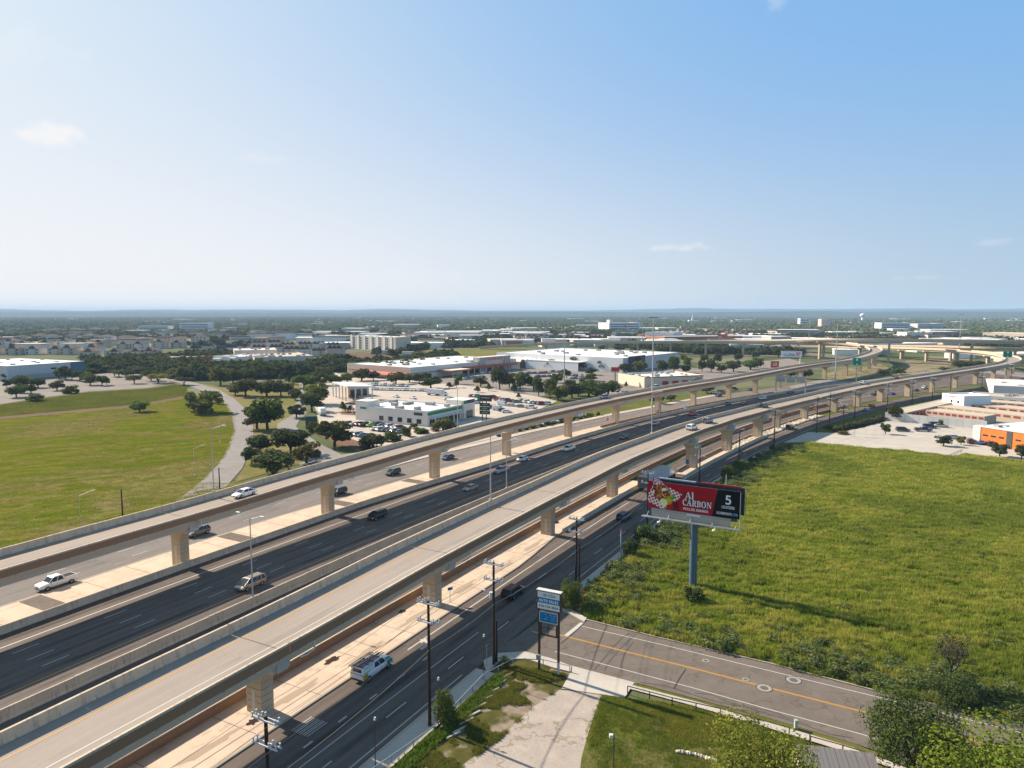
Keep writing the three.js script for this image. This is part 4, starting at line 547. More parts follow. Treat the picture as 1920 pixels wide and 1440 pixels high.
for (const [p, k, c, d, l] of [[[144.7, -260.1], 'suv', 'black', 1.1, 'black suv parked alone left of navy pickup'], [[152.2, -260.1], 'pickup', 'dark blue', 1.15, 'navy pickup in the middle of the bright lot'], [[158.8, -267.3], 'suv', 'black', 1.15, 'black suv just behind the navy pickup'], [[164.1, -272.4], 'suv', 'dark blue', 1.15, 'dark blue suv farthest back beside the silver car'], [[164.8, -269.9], 'sedan', 'silver', 1.15, 'silver sedan parked by the storage wall'], [[154.23, -244.51], 'sedan', 'silver', 1.2, 'silver sedan alone left of the orange building'], [[154.43, -236.41], 'suv', 'maroon', -0.2, 'reddish suv parked nose in at orange building corner'], [[156.93, -234.47], 'sedan', 'blue', -0.2, 'bright blue car against the orange wall'], [[158.05, -231.61], 'suv', 'black', -0.2, 'black suv against the orange wall']]) vehicle(k, c, l, [p[0], 0.04, p[1]], rot + d, OG);

// ================================================================== POLES, LAMPS, SIGNS
// wooden utility poles: [x, z, height, label]
const armG = (() => ({ arm: bx(2.7, 0.11, 0.09), ins: merge([cyl(0.055, 0.075, 0.34, 0, 0, 0, 7)]) }))();
const POLES = [];
function utilityPole(x, z, h, label, { low = true, lamp = false } = {}) {
  const st = stationOf(x, z)[0], t = thing('utility_pole', label, 'utility pole', [x, 0, z], -hd(st), 'wooden utility poles along the frontage road');
  part('pole', cyl(0.2, 0.14, h, 0, -0.3, 0, 10), M.wood, t);
  for (const [y, list] of [[h - 0.55, [-1.2, -0.55, 1.2]], ...(low ? [[h - 2.6, [-1.2, 0.45, 1.2]]] : [])]) for (const s of [-1, 1]) { const a = part('crossarm', armG.arm, M.arm, t); a.position.set(0, y, s * 0.2); for (const k of list) { const i = part('insulator', armG.ins, M.arm, a); i.position.set(k, 0.05, 0); } }
  const ti = part('insulator', armG.ins, M.arm, t); ti.position.set(0, h - 0.3, 0);
  if (lamp) part('lamp_arm', merge([rod([0, h - 5.2, 0], [-1.3, h - 4.2, 0], 0.04), bx(0.5, 0.12, 0.2, -1.5, h - 4.15, 0), cyl(0.25, 0.25, 0.7, -0.35, h - 4.9, 0, 10)]), M.arm, t);
  POLES.push({ x, z, h, st });
}
{ const list = [[...[-18.81, -51.43], 13.6, 'utility pole cut off by the bottom edge of the picture'], [...[-8.77, -71.8, 14.2], 'utility pole rising from the bush at the weedy lot'], [...[-2.27, -85.05, 13.6], 'utility pole with lamp arm beside the rusty stub post', 1], [...[10.47, -112.41, 11.1], 'utility pole above the green corner bush'], [...[27.63, -141.85, 12], 'utility pole half hidden by left end of chicken billboard'], [...[47.04, -175.1, 10.7], 'utility pole rising just behind the chicken billboard'], [...[65.49, -202, 11.1], 'first utility pole right of the chicken billboard'], [...[83.84, -224.32, 13.4], 'second utility pole right of the chicken billboard'], [...[111.2, -256.6, 13.7], 'utility pole beside the orange diamond sign'], [...[126.5, -280.4, 12.4], 'utility pole right behind the diamond sign pole'], [...[121.9, -258.9, 10.9], 'short utility pole at the lot entrance hedge'], [...[142, -291.8, 12], 'utility pole above the long hedge'], [...[168.1, -315.8, 12.5], 'utility pole left of the storage roof'], [...[190.6, -336.1, 12], 'utility pole above the red storage doors'], [...[213.8, -359.1, 11.2], 'utility pole left of the storage office'], [...[245.6, -395.9, 9.3], 'utility pole right behind the storage office'], [...[261.2, -393.2, 11], 'utility pole second from the right edge'], [...[288.9, -409.9, 14.3], 'utility pole nearest the right edge']];
  for (const [x, z, h, l, lamp] of list) utilityPole(x, z, h, l, { lamp: !!lamp });
  // cables sagging from pole to pole
  const names = ['upper cable on road side of the utility poles', 'upper cable on field side of the utility poles', 'lower cable on road side of the utility poles', 'lower cable on field side of the utility poles', 'thick low communication cable strung between the utility poles'];
  [[-1.2, -0.25, 0.016], [1.2, -0.25, 0.016], [-1.2, -2.3, 0.016], [1.2, -2.3, 0.016], [0.15, -5.6, 0.04]].forEach(([o, dy, r], k) => {
    const P = [{ x: -33, z: -26, h: 13.4, st: -60 }, ...POLES.filter((p, i) => i !== 10)], g = [];
    for (let i = 0; i + 1 < P.length; i++) { const A = P[i], B = P[i + 1], pt = (t) => { const hx = mix(hd(A.st), hd(B.st), t), sag = 4 * t * (1 - t) * Math.hypot(A.x - B.x, A.z - B.z) * 0.018; return [mix(A.x, B.x, t) + o * Math.cos(hx), mix(A.h, B.h, t) + dy - sag, mix(A.z, B.z, t) + o * Math.sin(hx)]; }; for (let j = 0; j < 6; j++) g.push(rod(pt(j / 6), pt((j + 1) / 6), r, 4)); }
    const w = sh(new THREE.Mesh(merge(g), M.wire)); top(w, 'overhead_cable'); tag(w, names[k], 'cable', 'overhead cables');
  });
}
// lamp posts: single or twin arms
function lampPost(label, [x, y, z], h, dirs, group = 'highway lamp posts', r = 0.13) {
  const t = thing('lamp_post', label, 'lamp post', [x, y, z], 0, group); part('post', cyl(r, r * 0.55, h, 0, 0, 0, 8), M.lampPole, t); part('base_plate', cyl(0.3, 0.3, 0.18, 0, 0, 0, 8), M.capConcrete, t);
  for (const a of dirs) { const c = Math.cos(a), s = Math.sin(a); part('arm', rod([0, h - 0.3, 0], [2.2 * c, h + 0.45, 2.2 * s], 0.05), M.lampPole, t); part('lamp_head', bx(0.75, 0.14, 0.32, 2.5 * c, h + 0.46, 2.5 * s, -a), r < 0.1 ? M.lampPole : M.white, t); }
}
const onB = (s, o, y) => { const [x, z] = al(s, o); return [x, y, z]; };
const lat = (s) => hd(s);
lampPost('twin-arm lamp post on median barrier beside the tan minivan', onB(-1, 0.5, 1.3), 12.4, [lat(0), lat(0) + Math.PI]);
lampPost('lamp post on left parapet of nearer viaduct, picture centre', onB(38, 18.85, 9.7), 12, [lat(38) + Math.PI + 2.6]);
lampPost('slim lamp post on median barrier behind silver pickup', onB(75, 0.5, 1.6), 11.8, [lat(75)]);
lampPost('lamp post on nearer viaduct parapet above the white pickup', onB(122, 19.6, 10), 11.4, [lat(122)]);
lampPost('lamp post on farther viaduct parapet before the mown field', onB(16, -29.1, 10.1), 12.3, [lat(16) - 0.4]);
lampPost('lamp post on farther viaduct parapet before the green-banded shop', onB(96, -29.1, 11), 11.2, [lat(96)]);
lampPost('faint lamp post in mown field nearest the left edge', [...[-87.16, -140.06]].flatMap((v, i) => (i ? [0, v] : [v])), 7.5, [-0.6], 'field edge lamp posts', 0.06);
lampPost('faint lamp post at field edge below the curving road', [...[-85.99, -189.18]].flatMap((v, i) => (i ? [0, v] : [v])), 7.6, [-0.6], 'field edge lamp posts', 0.06);
lampPost('faint lamp post at field edge beside the curving road bend', [...[-99.73, -239.39]].flatMap((v, i) => (i ? [0, v] : [v])), 7.8, [-0.6], 'field edge lamp posts', 0.06);
{ const wp = (label, [x, z, h], arm) => { const t = thing('wooden_post', label, 'post', [x, 0, z], 0.3); part('pole', cyl(0.16, 0.12, h, 0, -0.2, 0, 8), M.wood, t); if (arm) { part('crossarm', bx(1.8, 0.1, 0.1, 0, h - 0.6, 0), M.arm, t); part('bracket', merge([cyl(0.06, 0.06, 0.3, -0.7, h - 0.55, 0), cyl(0.06, 0.06, 0.3, 0.7, h - 0.55, 0)]), M.arm, t); } };
  wp('short dark wooden post standing in the mown field', [-84.29, -150.25, 6.2]); wp('short wooden post with crossarm beside the curving road', [-73, -174.02, 5.7], 1); wp('brown wooden stub post beside the lamp-arm utility pole', [-1.95, -85.59, 5.8]); wp('second wooden pole close beside the corner bush pole', [11.01, -112.65, 7.1]); }
// high masts
function mast(label, [x, z], h) { const t = thing('high_mast', label, 'light mast', [x, 0, z], 0, 'high light masts'); part('post', cyl(0.42, 0.16, h, 0, 0, 0, 10), M.lampPole, t); part('ring', merge([cyl(0.5, 0.5, 0.25, 0, h - 0.4, 0), ...[0, 1, 2, 3, 4, 5].map((k) => bx(1.1, 0.3, 0.5, 1.3 * Math.cos(k * 1.05), h - 0.3, 1.3 * Math.sin(k * 1.05), -k * 1.05))]), M.trim, t); }
mast('tall grey light mast above the tree clump at centre', [31.2, -421.8], 36.5); mast('tallest light mast rising through the farther viaduct', [60.7, -305.8], 42); mast('light mast behind the far curve of farther viaduct', [204.6, -447.9], 38); mast('thin light mast behind the farther viaduct at right', [367, -879.9], 36); mast('light mast at the right-hand curving ramp', [385.6, -612.8], 42); mast('thin light mast before the grey store', [161.1, -879.9], 36);
for (const [p, h, l] of [[[1387.4, -2190.1], 34, 'first'], [[1451.2, -2190.1], 34, 'second'], [[1495.5, -2190.1], 36, 'third'], [[-700.8, -2274.5], 36, 'leftmost']]) mast(`very far thin mast, ${l} of those near the horizon`, p, h);

// small signs on posts
function postSign(name, label, [x, z], h, geo, m, turn, cat = 'sign', faceText) { const t = thing(name, label, cat, [x, 0.1, z], turn); part('post', cyl(0.04, 0.04, h, 0, 0, 0, 6), M.galv, t); const f = part('face', geo, m, t); f.position.set(0, h - 0.1, 0.06); if (faceText) { const q = part('lettering', new THREE.PlaneGeometry(...faceText[0]), faceText[1], t); q.position.set(0, h - 0.1, 0.095); } return t; }
const octo = () => { const g = new THREE.CylinderGeometry(0.4, 0.4, 0.03, 8); g.rotateX(Math.PI / 2); g.rotateZ(Math.PI / 8); return g; };
const txt = (s, col, bg, w = 256, h = 128, px = 90, font = 'bold') => panelMat(w, h, (k) => { k.fillStyle = bg; k.fillRect(0, 0, w, h); k.fillStyle = col; k.font = `${font} ${px}px sans-serif`; k.textAlign = 'center'; k.textBaseline = 'middle'; s.split('|').forEach((l, i, a) => k.fillText(l, w / 2, h / 2 + (i - (a.length - 1) / 2) * px * 1.1, w * 0.94)); });
postSign('stop_sign', 'red stop sign beside the corner bush', [10.66, -102.89], 2.3, octo(), M.redPaint, 0.9, 'stop sign', [[0.62, 0.24], txt('STOP', '#eee', '#b11', 256, 100, 84)]);
const dne = panelMat(128, 128, (k) => { k.fillStyle = '#eee'; k.fillRect(0, 0, 128, 128); k.fillStyle = '#c21f28'; k.beginPath(); k.arc(64, 64, 58, 0, 7); k.fill(); k.fillStyle = '#eee'; k.fillRect(26, 52, 76, 24); });
for (const [p, l] of [[[36.8, -271.1], 'red and white wrong-way sign before the fifth pier'], [[41.6, -288.9], 'red and white wrong-way sign behind the fifth pier'], [[60.4, -291.8], 'red wrong-way sign near the tallest light mast'], [[-2.52, -220.84], 'red sign left of the fourth pier']]) postSign('wrong_way_sign', l, p, 2.9, bx(1.5, 1.5, 0.05), M.redPaint, -0.5 + 0.9, 'sign', [[1.5, 1.5], dne]);
postSign('route_sign', 'small blue and white sign beside the second near pier', [-9.4, -104.07], 2.3, bx(0.8, 0.45, 0.04), M.blueSign, 0.5, 'sign');
postSign('warning_sign', 'orange diamond warning sign left of the hedge', [118.8, -276.4], 6.2, bx(1.5, 1.5, 0.05, 0, 0, 0, 0, Math.PI / 4), mat('orangeSign', [0.85, 0.36, 0.01], 0.5), 0.4, 'sign');
postSign('blue_sign', 'small blue sign at the foot of the first hammerhead pier', [48.19, -192.4], 3, bx(0.9, 1.2, 0.05), M.blueSign, 0.3, 'sign');
postSign('street_sign', 'green street name sign at the lamp-arm pole', [-3.13, -84.65], 2.7, bx(1.0, 0.25, 0.03), M.greenSign, 1.0, 'sign');
postSign('white_sign', 'white sign box on the barrier before the hammerhead pier', [77.1, -312.4], 1.9, bx(1.2, 1.5, 0.2), M.white, 0.3, 'sign');
for (const [p, l] of [[[19.83, -125.77], 'grey post with red lamp left of the chicken billboard'], [[52.16, -169.82], 'pale grey vent pipe behind right end of chicken billboard']]) { const t = thing('marker_post', l, 'post', [p[0], 0, p[1]]); part('post', cyl(0.13, 0.11, 4.6, 0, 0, 0, 8), M.lampPole, t); if (/red/.test(l)) part('cap', cyl(0.14, 0.14, 0.18, 0, 4.6, 0, 8), M.redPaint, t); }
for (const [p, h, l] of [[[-13.21, -64.68], 5.0, 'rusty post with floodlight, nearest the bottom edge'], [[-7.85, -71.8], 5.2, 'rusty post with floodlight beside the pole bush'], [[-3.41, -81.67], 5.3, 'rusty post with floodlight at the fence corner']]) { const t = thing('flood_post', l, 'post', [p[0], 0, p[1]], 0.5, 'rusty floodlight posts'); part('post', cyl(0.05, 0.045, h, 0, 0, 0, 7), M.rustSteel, t); part('floodlight', merge([bx(0.2, 0.16, 0.16, 0.05, h + 0.05, 0), cyl(0.08, 0.1, 0.16, 0.05, h + 0.12, 0, 8)]), M.arm, t); }
{ const p = [9.43, -62.05], t = thing('flood_post', 'thin post with white floodlight in the green yard', 'post', [p[0], 0, p[1]]); part('post', cyl(0.05, 0.05, 5.2, 0, 0, 0, 7), M.trim, t); part('floodlight', merge([bx(0.32, 0.3, 0.3, -0.28, 5.05, 0), rod([0, 5.15, 0], [-0.3, 5.2, 0], 0.03)]), M.white, t); }
// guide signs on the viaducts
const guide = (s) => panelMat(512, 420, (k) => { k.fillStyle = '#0f7f5c'; k.fillRect(0, 0, 512, 420); k.strokeStyle = '#dfe'; k.lineWidth = 10; k.strokeRect(14, 14, 484, 392); k.fillStyle = '#eef5f0'; k.fillRect(210, 50, 92, 100); k.fillStyle = '#111'; k.font = 'bold 56px sans-serif'; k.textAlign = 'center'; k.fillText('1', 256, 122); k.fillStyle = '#eef5f0'; k.font = '64px sans-serif'; k.fillText(s, 256, 245, 440); k.beginPath(); k.moveTo(256, 380); k.lineTo(200, 320); k.lineTo(312, 320); k.fill(); });
function guideSign(label, p, y0, w, h, turn) { const t = thing('guide_sign', label, 'road sign', [p[0], 0, p[2]], turn, 'green guide signs'); part('post', cyl(0.3, 0.25, y0 + h - p[1], 0, p[1], 0.3 - 0.8, 8), M.galv, t); const b = part('panel', bx(w, h, 0.12, 0, y0 + h / 2, 0), M.greenSign, t); const f = part('legend', new THREE.PlaneGeometry(w, h), guide(''), b); f.position.set(0, y0 + h / 2, 0.07); part('truss', merge([rod([-w * 0.7, y0 + h * 0.3, -0.3], [w * 2, y0 + h * 0.3, -0.3], 0.1), rod([-w * 0.7, y0 + h * 0.7, -0.3], [w * 2, y0 + h * 0.7, -0.3], 0.1)]), M.galv, t); }
guideSign('green guide sign above the nearer viaduct', [214.5, 0, -441.1], 10.8, 5.2, 4.9, -0.35); guideSign('green guide sign at the right-hand curving ramp', [322.5, 0, -462.1], 14.6, 5, 4.2, -0.5);
{ const p = [151.9, -385.4], t = thing('sign_gantry', 'grey sign gantry seen from behind under farther viaduct', 'gantry', [p[0], 0, p[1]], -0.35); for (const s of [-1, 1]) part('upright', cyl(0.3, 0.3, 8, s * 7.5, 0, 0, 8), M.galv, t); part('truss', merge([bx(16, 0.18, 0.18, 0, 7.6, 0.5), bx(16, 0.18, 0.18, 0, 6.6, 0.5), bx(16, 0.18, 0.18, 0, 7.6, -0.5)]), M.galv, t); for (const s of [-1, 0, 1]) part('sign_back', bx(4.2, 3.2, 0.12, s * 5, 7.2 + Math.abs(s) * 0.3, -0.8), M.galv, t); }

// ------------------------------------------------------------------ the chicken billboard
{
  const t = thing('billboard', 'big red and black chicken billboard on a blue steel column', 'billboard', [28.66, 0, -109.9], -Math.atan2(8.5, 14.5)), W = 14.7, H0 = 12.45, Hh = 4.3;
  mat('bbPole', [0.10, 0.17, 0.23], 0.5, { metalness: 0.2 }); mat('bbFrame', [0.03, 0.035, 0.045], 0.7);
  part('column', cyl(0.62, 0.6, 12.0, 0, -0.2, -0.9, 20), M.bbPole, t);
  part('cross_beam', bx(W * 0.9, 0.5, 0.5, 0, 11.95, -0.9), M.bbPole, t);
  const art = panelMat(1660, 435, (k, w, h) => {
    k.fillStyle = '#b3141d'; k.fillRect(0, 0, w, h); const gr = rng(7); for (let i = 0; i < 240; i++) { k.fillStyle = `rgba(${90 + gr() * 80 | 0},8,14,0.10)`; k.beginPath(); k.ellipse(gr() * w, gr() * h, 30 + gr() * 120, 12 + gr() * 40, gr() * 3, 0, 7); k.fill(); }
    k.fillStyle = '#07080b'; k.beginPath(); k.moveTo(1265, 0); k.lineTo(w, 0); k.lineTo(w, h); k.lineTo(1175, h); k.fill();
    k.save(); k.scale(1.14, 1.08); paper(k, 0); food(k, 0); k.restore();
    k.lineJoin = 'round'; const word = (s, x, y, px, f, st = 12) => { k.font = f.replace('#', px); k.textAlign = 'center'; k.strokeStyle = '#15171c'; k.lineWidth = st; k.strokeText(s, x, y); k.fillStyle = '#e9e7e2'; k.fillText(s, x, y); };
    word('Al', 770, 215, 150, 'bold #px serif'); k.save(); k.translate(905, 330); k.scale(0.86, 1); word('CARBON', 0, 0, 140, 'bold #px serif'); k.restore();
    k.fillStyle = '#e9e7e2'; k.font = 'bold 58px sans-serif'; k.fillText('POLLOS ASADOS', 885, 404, 500);
    k.font = 'bold 205px sans-serif'; k.fillText('5', 1452, 222); k.font = 'bold 62px sans-serif'; k.fillText('LOCATIONS', 1450, 292, 225); k.font = 'bold 56px sans-serif'; k.textAlign = 'right'; k.fillText('ALCARBONSATX', 1520, 392, 265); k.fillStyle = '#6fb7d8'; k.textAlign = 'left'; k.fillText('.COM', 1522, 392, 100);
  });
  function paper(k, dy) { // checked food paper
    k.save(); k.beginPath(); k.moveTo(95, -60 + dy); k.lineTo(250, 20 + dy); k.lineTo(560, 150 + dy); k.lineTo(470, 260 + dy); k.lineTo(300, 330 + dy); k.lineTo(300, 435 + dy); k.lineTo(0, 320 + dy); k.lineTo(0, 210 + dy); k.lineTo(80, 60 + dy); k.closePath(); k.clip(); k.fillStyle = '#e9dcd8'; k.fillRect(-10, -80 + dy, 700, 620); k.translate(100, 100 + dy); k.rotate(0.35); const g = rng(12); for (let i = -12; i < 20; i++) for (let j = -12; j < 16; j++) { if ((i + j) & 1) continue; const v = g(); k.fillStyle = v > 0.6 ? '#c9252c' : v > 0.3 ? '#b61c26' : '#d45a5c'; k.fillRect(i * 32, j * 32, 30, 30); } k.restore();
  }
  function food(k, dy) { const g = rng(40), el = (x, y, a, b, r, c) => { k.fillStyle = c; k.beginPath(); k.ellipse(x, y + dy, a, b, r, 0, 7); k.fill(); };
    el(210, 180, 140, 95, 0.3, '#3a1208'); el(170, 190, 85, 60, -0.4, '#a8501c'); el(280, 150, 90, 52, 0.5, '#8a3212'); el(235, 75, 66, 40, 0.2, '#a44a16'); el(120, 130, 55, 42, 0.2, '#5c1e0c');
    for (let i = 0; i < 260; i++) el(90 + g() * 260, 50 + g() * 200, 4 + g() * 14, 3 + g() * 8, g() * 3, ['#c76f2a', '#6a2409', '#e0a04c', '#2a0d06', '#b0521a'][i % 5]);
    el(262, 105, 46, 24, -0.25, '#efe3cf'); el(90, 165, 16, 40, 0.2, '#e7dcc8'); k.strokeStyle = '#d9b98a'; k.lineWidth = 16; k.beginPath(); k.moveTo(225, 165 + dy); k.lineTo(280, 225 + dy); k.stroke();
    el(345, 262, 62, 66, 0, '#c98a12'); el(358, 250, 38, 42, 0, '#e0a52a'); el(260, 305, 70, 62, 0, '#d8d184'); el(260, 305, 60, 53, 0, '#e8e39c'); el(398, 205, 42, 42, 0, '#4f9a10'); el(388, 192, 20, 18, 0.3, '#8ccc30');
    for (let i = 0; i < 60; i++) el(400 + g() * 110, 270 + g() * 130, 8 + g() * 22, 3 + g() * 6, g() * 3, ['#5c0a0c', '#7a1210', '#3d0808'][i % 3]); }
  const front = part('front_face', bx(W, Hh, 0.18, 0, H0 + Hh / 2, 0.25), M.bbFrame, t), ap = part('poster', new THREE.PlaneGeometry(W - 0.02, Hh - 0.02), art, front); ap.position.set(0, H0 + Hh / 2, 0.36);
  { // the paper corner that stands above the top edge
    const s = new THREE.Shape([[0.95, 0], [2.5, 0], [1.7, 0.42], [0.98, 0.62]].map(([x, y]) => new THREE.Vector2(x, y))), g = new THREE.ExtrudeGeometry(s, { depth: 0.06, bevelEnabled: false }); const uv = g.attributes.uv, p = g.attributes.position; for (let i = 0; i < p.count; i++) uv.setXY(i, p.getX(i) / 2.6, p.getY(i) / 0.65);
    const ck = panelMat(256, 64, (k) => { k.fillStyle = '#e9dcd8'; k.fillRect(0, 0, 256, 64); k.rotate(0.3); for (let i = 0; i < 14; i++) for (let j = -5; j < 5; j++) if ((i + j) & 1) { k.fillStyle = '#c0232b'; k.fillRect(i * 20, j * 20, 19, 19); } }); const o = part('cutout', g, ck, front); o.position.set(-W / 2, H0 + Hh, 0.3);
  }
  const back = part('rear_face', bx(W, Hh, 0.18, 0.1, H0 + Hh / 2 + 0.1, -1.9), M.bbFrame, t);
  part('rear_trim', bx(W * 0.42, 0.28, 0.2, 0.1 + W * 0.25, H0 + Hh + 0.14, -1.89), M.redPaint, back); part('rear_trim', bx(W * 0.42, 0.22, 0.2, 0.1 - W * 0.23, H0 + Hh + 0.12, -1.89), M.arm, back);
  for (let k = 0; k < 7; k++) part('strut', merge([rod([-6.6 + k * 2.2, 12, -0.2], [-6.6 + k * 2.2, 16.6, -0.2], 0.07), rod([-6.6 + k * 2.2, 12, -1.7], [-6.6 + k * 2.2, 16.6, -1.7], 0.07), rod([-6.6 + k * 2.2, 13.7, -0.2], [-6.6 + k * 2.2, 14.3, -1.7], 0.05)]), M.bbFrame, t);
  mat('apronSlat', [0.46, 0.41, 0.35], 0.7); for (let k = 0; k < 5; k++) part('apron_slat', bx(W * 0.86, 0.23, 0.05, -0.35, H0 - 0.2 - k * 0.27, 0.4 + (k & 1) * 0.02), M.apronSlat, t);
  const nm = part('maker_plate', bx(2.2, 0.28, 0.03, 0.2, H0 - 0.36, 0.46), M.white, t); part('catwalk', merge([bx(W + 1, 0.1, 0.9, -0.2, 11.0, 1.0), ...[-7, -3.5, 0, 3.5, 7].map((x) => rod([x - 0.2, 11.0, 1.4], [x - 0.2, 11.7, 0.3], 0.05)), bx(W + 1, 0.06, 0.06, -0.2, 11.15, 1.45)]), M.galv, t);
  part('end_frame', merge([rod([W / 2 + 0.1, H0, 0.9], [W / 2 + 0.1, H0 + Hh, 0.9], 0.05), rod([W / 2 + 0.1, H0 - 1.3, 1.2], [W / 2 + 0.1, H0, 0.9], 0.05), rod([W / 2 + 0.1, H0 - 1.3, 1.2], [W / 2 + 0.1, H0 - 1.3, -1.6], 0.05), rod([W / 2 + 0.3, H0 - 0.4, -1.7], [W / 2 + 0.3, H0 + Hh, -1.7], 0.05)]), M.galv, t);
  for (const x of [-4.8, 3.9]) part('floodlight', merge([rod([x, 11.0, 1.3], [x, 10.75, 2.2], 0.05), cyl(0.28, 0.22, 0.16, x, 10.7, 2.3, 10)]).scale(1, 1, 1), M.white, t);
}
// ------------------------------------------------------------------ the auto sales sign on two rusty posts
{
  const a = [3.35, -83.59], b = [5.64, -82.43], dx = b[0] - a[0], dz = b[1] - a[1], w = Math.hypot(dx, dz), t = thing('pylon_sign', 'auto sales sign on two rusty steel posts', 'sign', [(a[0] + b[0]) / 2, 0, (a[1] + b[1]) / 2], -Math.atan2(dz, dx));
  const hh = 10.4; mat('signFrame', [0.62, 0.60, 0.56], 0.6);
  for (const s of [-1, 1]) part('post', bx(0.24, hh - 0.4, 0.24, s * w / 2, (hh - 0.4) / 2, 0), M.rustSteel, t); part('painted_foot', bx(0.26, 1.7, 0.26, w / 2, 0.85, 0), M.signFrame, t); part('meter_box', bx(0.5, 0.6, 0.35, -w / 2, 1.9, 0.2), M.galv, t);
  const box = part('sign_box', bx(3.1, 2.35, 0.6, 0.05, hh - 1.15, 0), M.rustSteel, t);
  const face = panelMat(512, 380, (k) => { k.fillStyle = '#d9d6cb'; k.fillRect(0, 0, 512, 380); k.fillStyle = '#1d6f9d'; k.fillRect(0, 128, 512, 120); k.textAlign = 'center'; k.textBaseline = 'middle'; k.fillStyle = '#2a6b92'; k.font = 'bold 92px sans-serif'; k.fillText('· M-USA', 250, 66, 380); k.fillStyle = '#e6e6df'; k.font = 'bold 88px sans-serif'; k.fillText('AUTO SALES', 256, 190, 450); k.fillStyle = '#3b464b'; k.font = 'bold 80px sans-serif'; k.fillText('210-734-4664', 256, 314, 460); }); const f = part('face', new THREE.PlaneGeometry(2.9, 2.15), face, box); f.position.set(0.05, hh - 1.15, 0.31); part('cap', bx(3.2, 0.1, 0.72, 0.05, hh + 0.07, 0), M.signFrame, t);
  const b2 = part('lower_box', bx(2.45, 1.35, 0.3, -0.02, hh - 3.3, 0), M.signFrame, t), f2 = part('lower_face', new THREE.PlaneGeometry(2.25, 1.15), panelMat(256, 130, (k) => { k.fillStyle = '#1e6f9e'; k.fillRect(0, 0, 256, 130); k.fillStyle = '#6aa5c0'; const q = rng(5); for (let i = 0; i < 26; i++) k.fillRect(20 + q() * 210, 20 + Math.floor(q() * 3) * 32, 6 + q() * 22, 12); }), b2); f2.position.set(-0.02, hh - 3.3, 0.16);
  part('empty_frame', merge([bx(2.2, 0.14, 0.2, 0, hh - 5.6, 0), bx(0.12, 1.5, 0.2, -1, hh - 4.9, 0), bx(0.12, 1.5, 0.2, 1, hh - 4.9, 0), bx(0.08, 1.5, 0.1, -0.1, hh - 4.9, 0), bx(2, 0.06, 0.06, 0, hh - 4.7, 0)]), M.rustSteel, t);
}
// ------------------------------------------------------------------ fences and rails
function pipeFence(label, pts, h, m, step = 3) { const t = thing('pipe_fence', label, 'fence'); for (let i = 0; i + 1 < pts.length; i++) { const a = pts[i], b = pts[i + 1]; part('rail', rod([a[0], h, a[1]], [b[0], h, b[1]], 0.06), m, t); const n = Math.max(1, Math.round(Math.hypot(b[0] - a[0], b[1] - a[1]) / step)); for (let k = 0; k <= n; k++) { if (k === 0 && i) continue; const q = [mix(a[0], b[0], k / n), mix(a[1], b[1], k / n)]; part('post', cyl(0.06, 0.06, h, q[0], 0, q[1], 7), m, t); } } return t; }
pipeFence('pale grey pipe fence around the weedy lot', [[-13.6, -63.1], [-8.2, -70.5], [-3.4, -81.3], [0.1, -85.1], [3.9, -84.9], [7.1, -83.3]], 0.8, M.galv);
pipeFence('dark pipe rail between footpath and green yard', [[13.4, -78.4], [18, -75.9], [22.8, -73.7], [28.9, -70.1], [30.6, -69]], 0.9, M.trim);
pipeFence('short dark pipe rail below the side road tree', [[30.5, -68.6], [33.1, -67.1], [35.5, -65.5], [38.3, -63.1]], 0.9, M.trim);
pipeFence('short white rail at the bright lot corner', [[133, -212.6], [141.8, -220.8]], 0.9, M.trim, 1.5);
{ const pts = [[-6.1, -70.1], [-5.5, -71.1], [-4.9, -72.6], [-4.2, -74], [-3.6, -75.6], [-2.9, -77.2], [-2.2, -78.8], [-1.4, -80.6], [-0.6, -82.3]]; pts.forEach(([x, z], i) => { const o = sh(new THREE.Mesh(bx(0.22, 0.16, 1.9), M.whiteConcrete)); top(o, 'wheel_stop'); o.position.set(x, 0.09, z); o.rotation.y = -0.62 - 0.2; tag(o, `pale concrete wheel stop, ${ord(i)} from the bottom along the pipe fence`, 'wheel stop', 'wheel stops by the pipe fence'); }); }

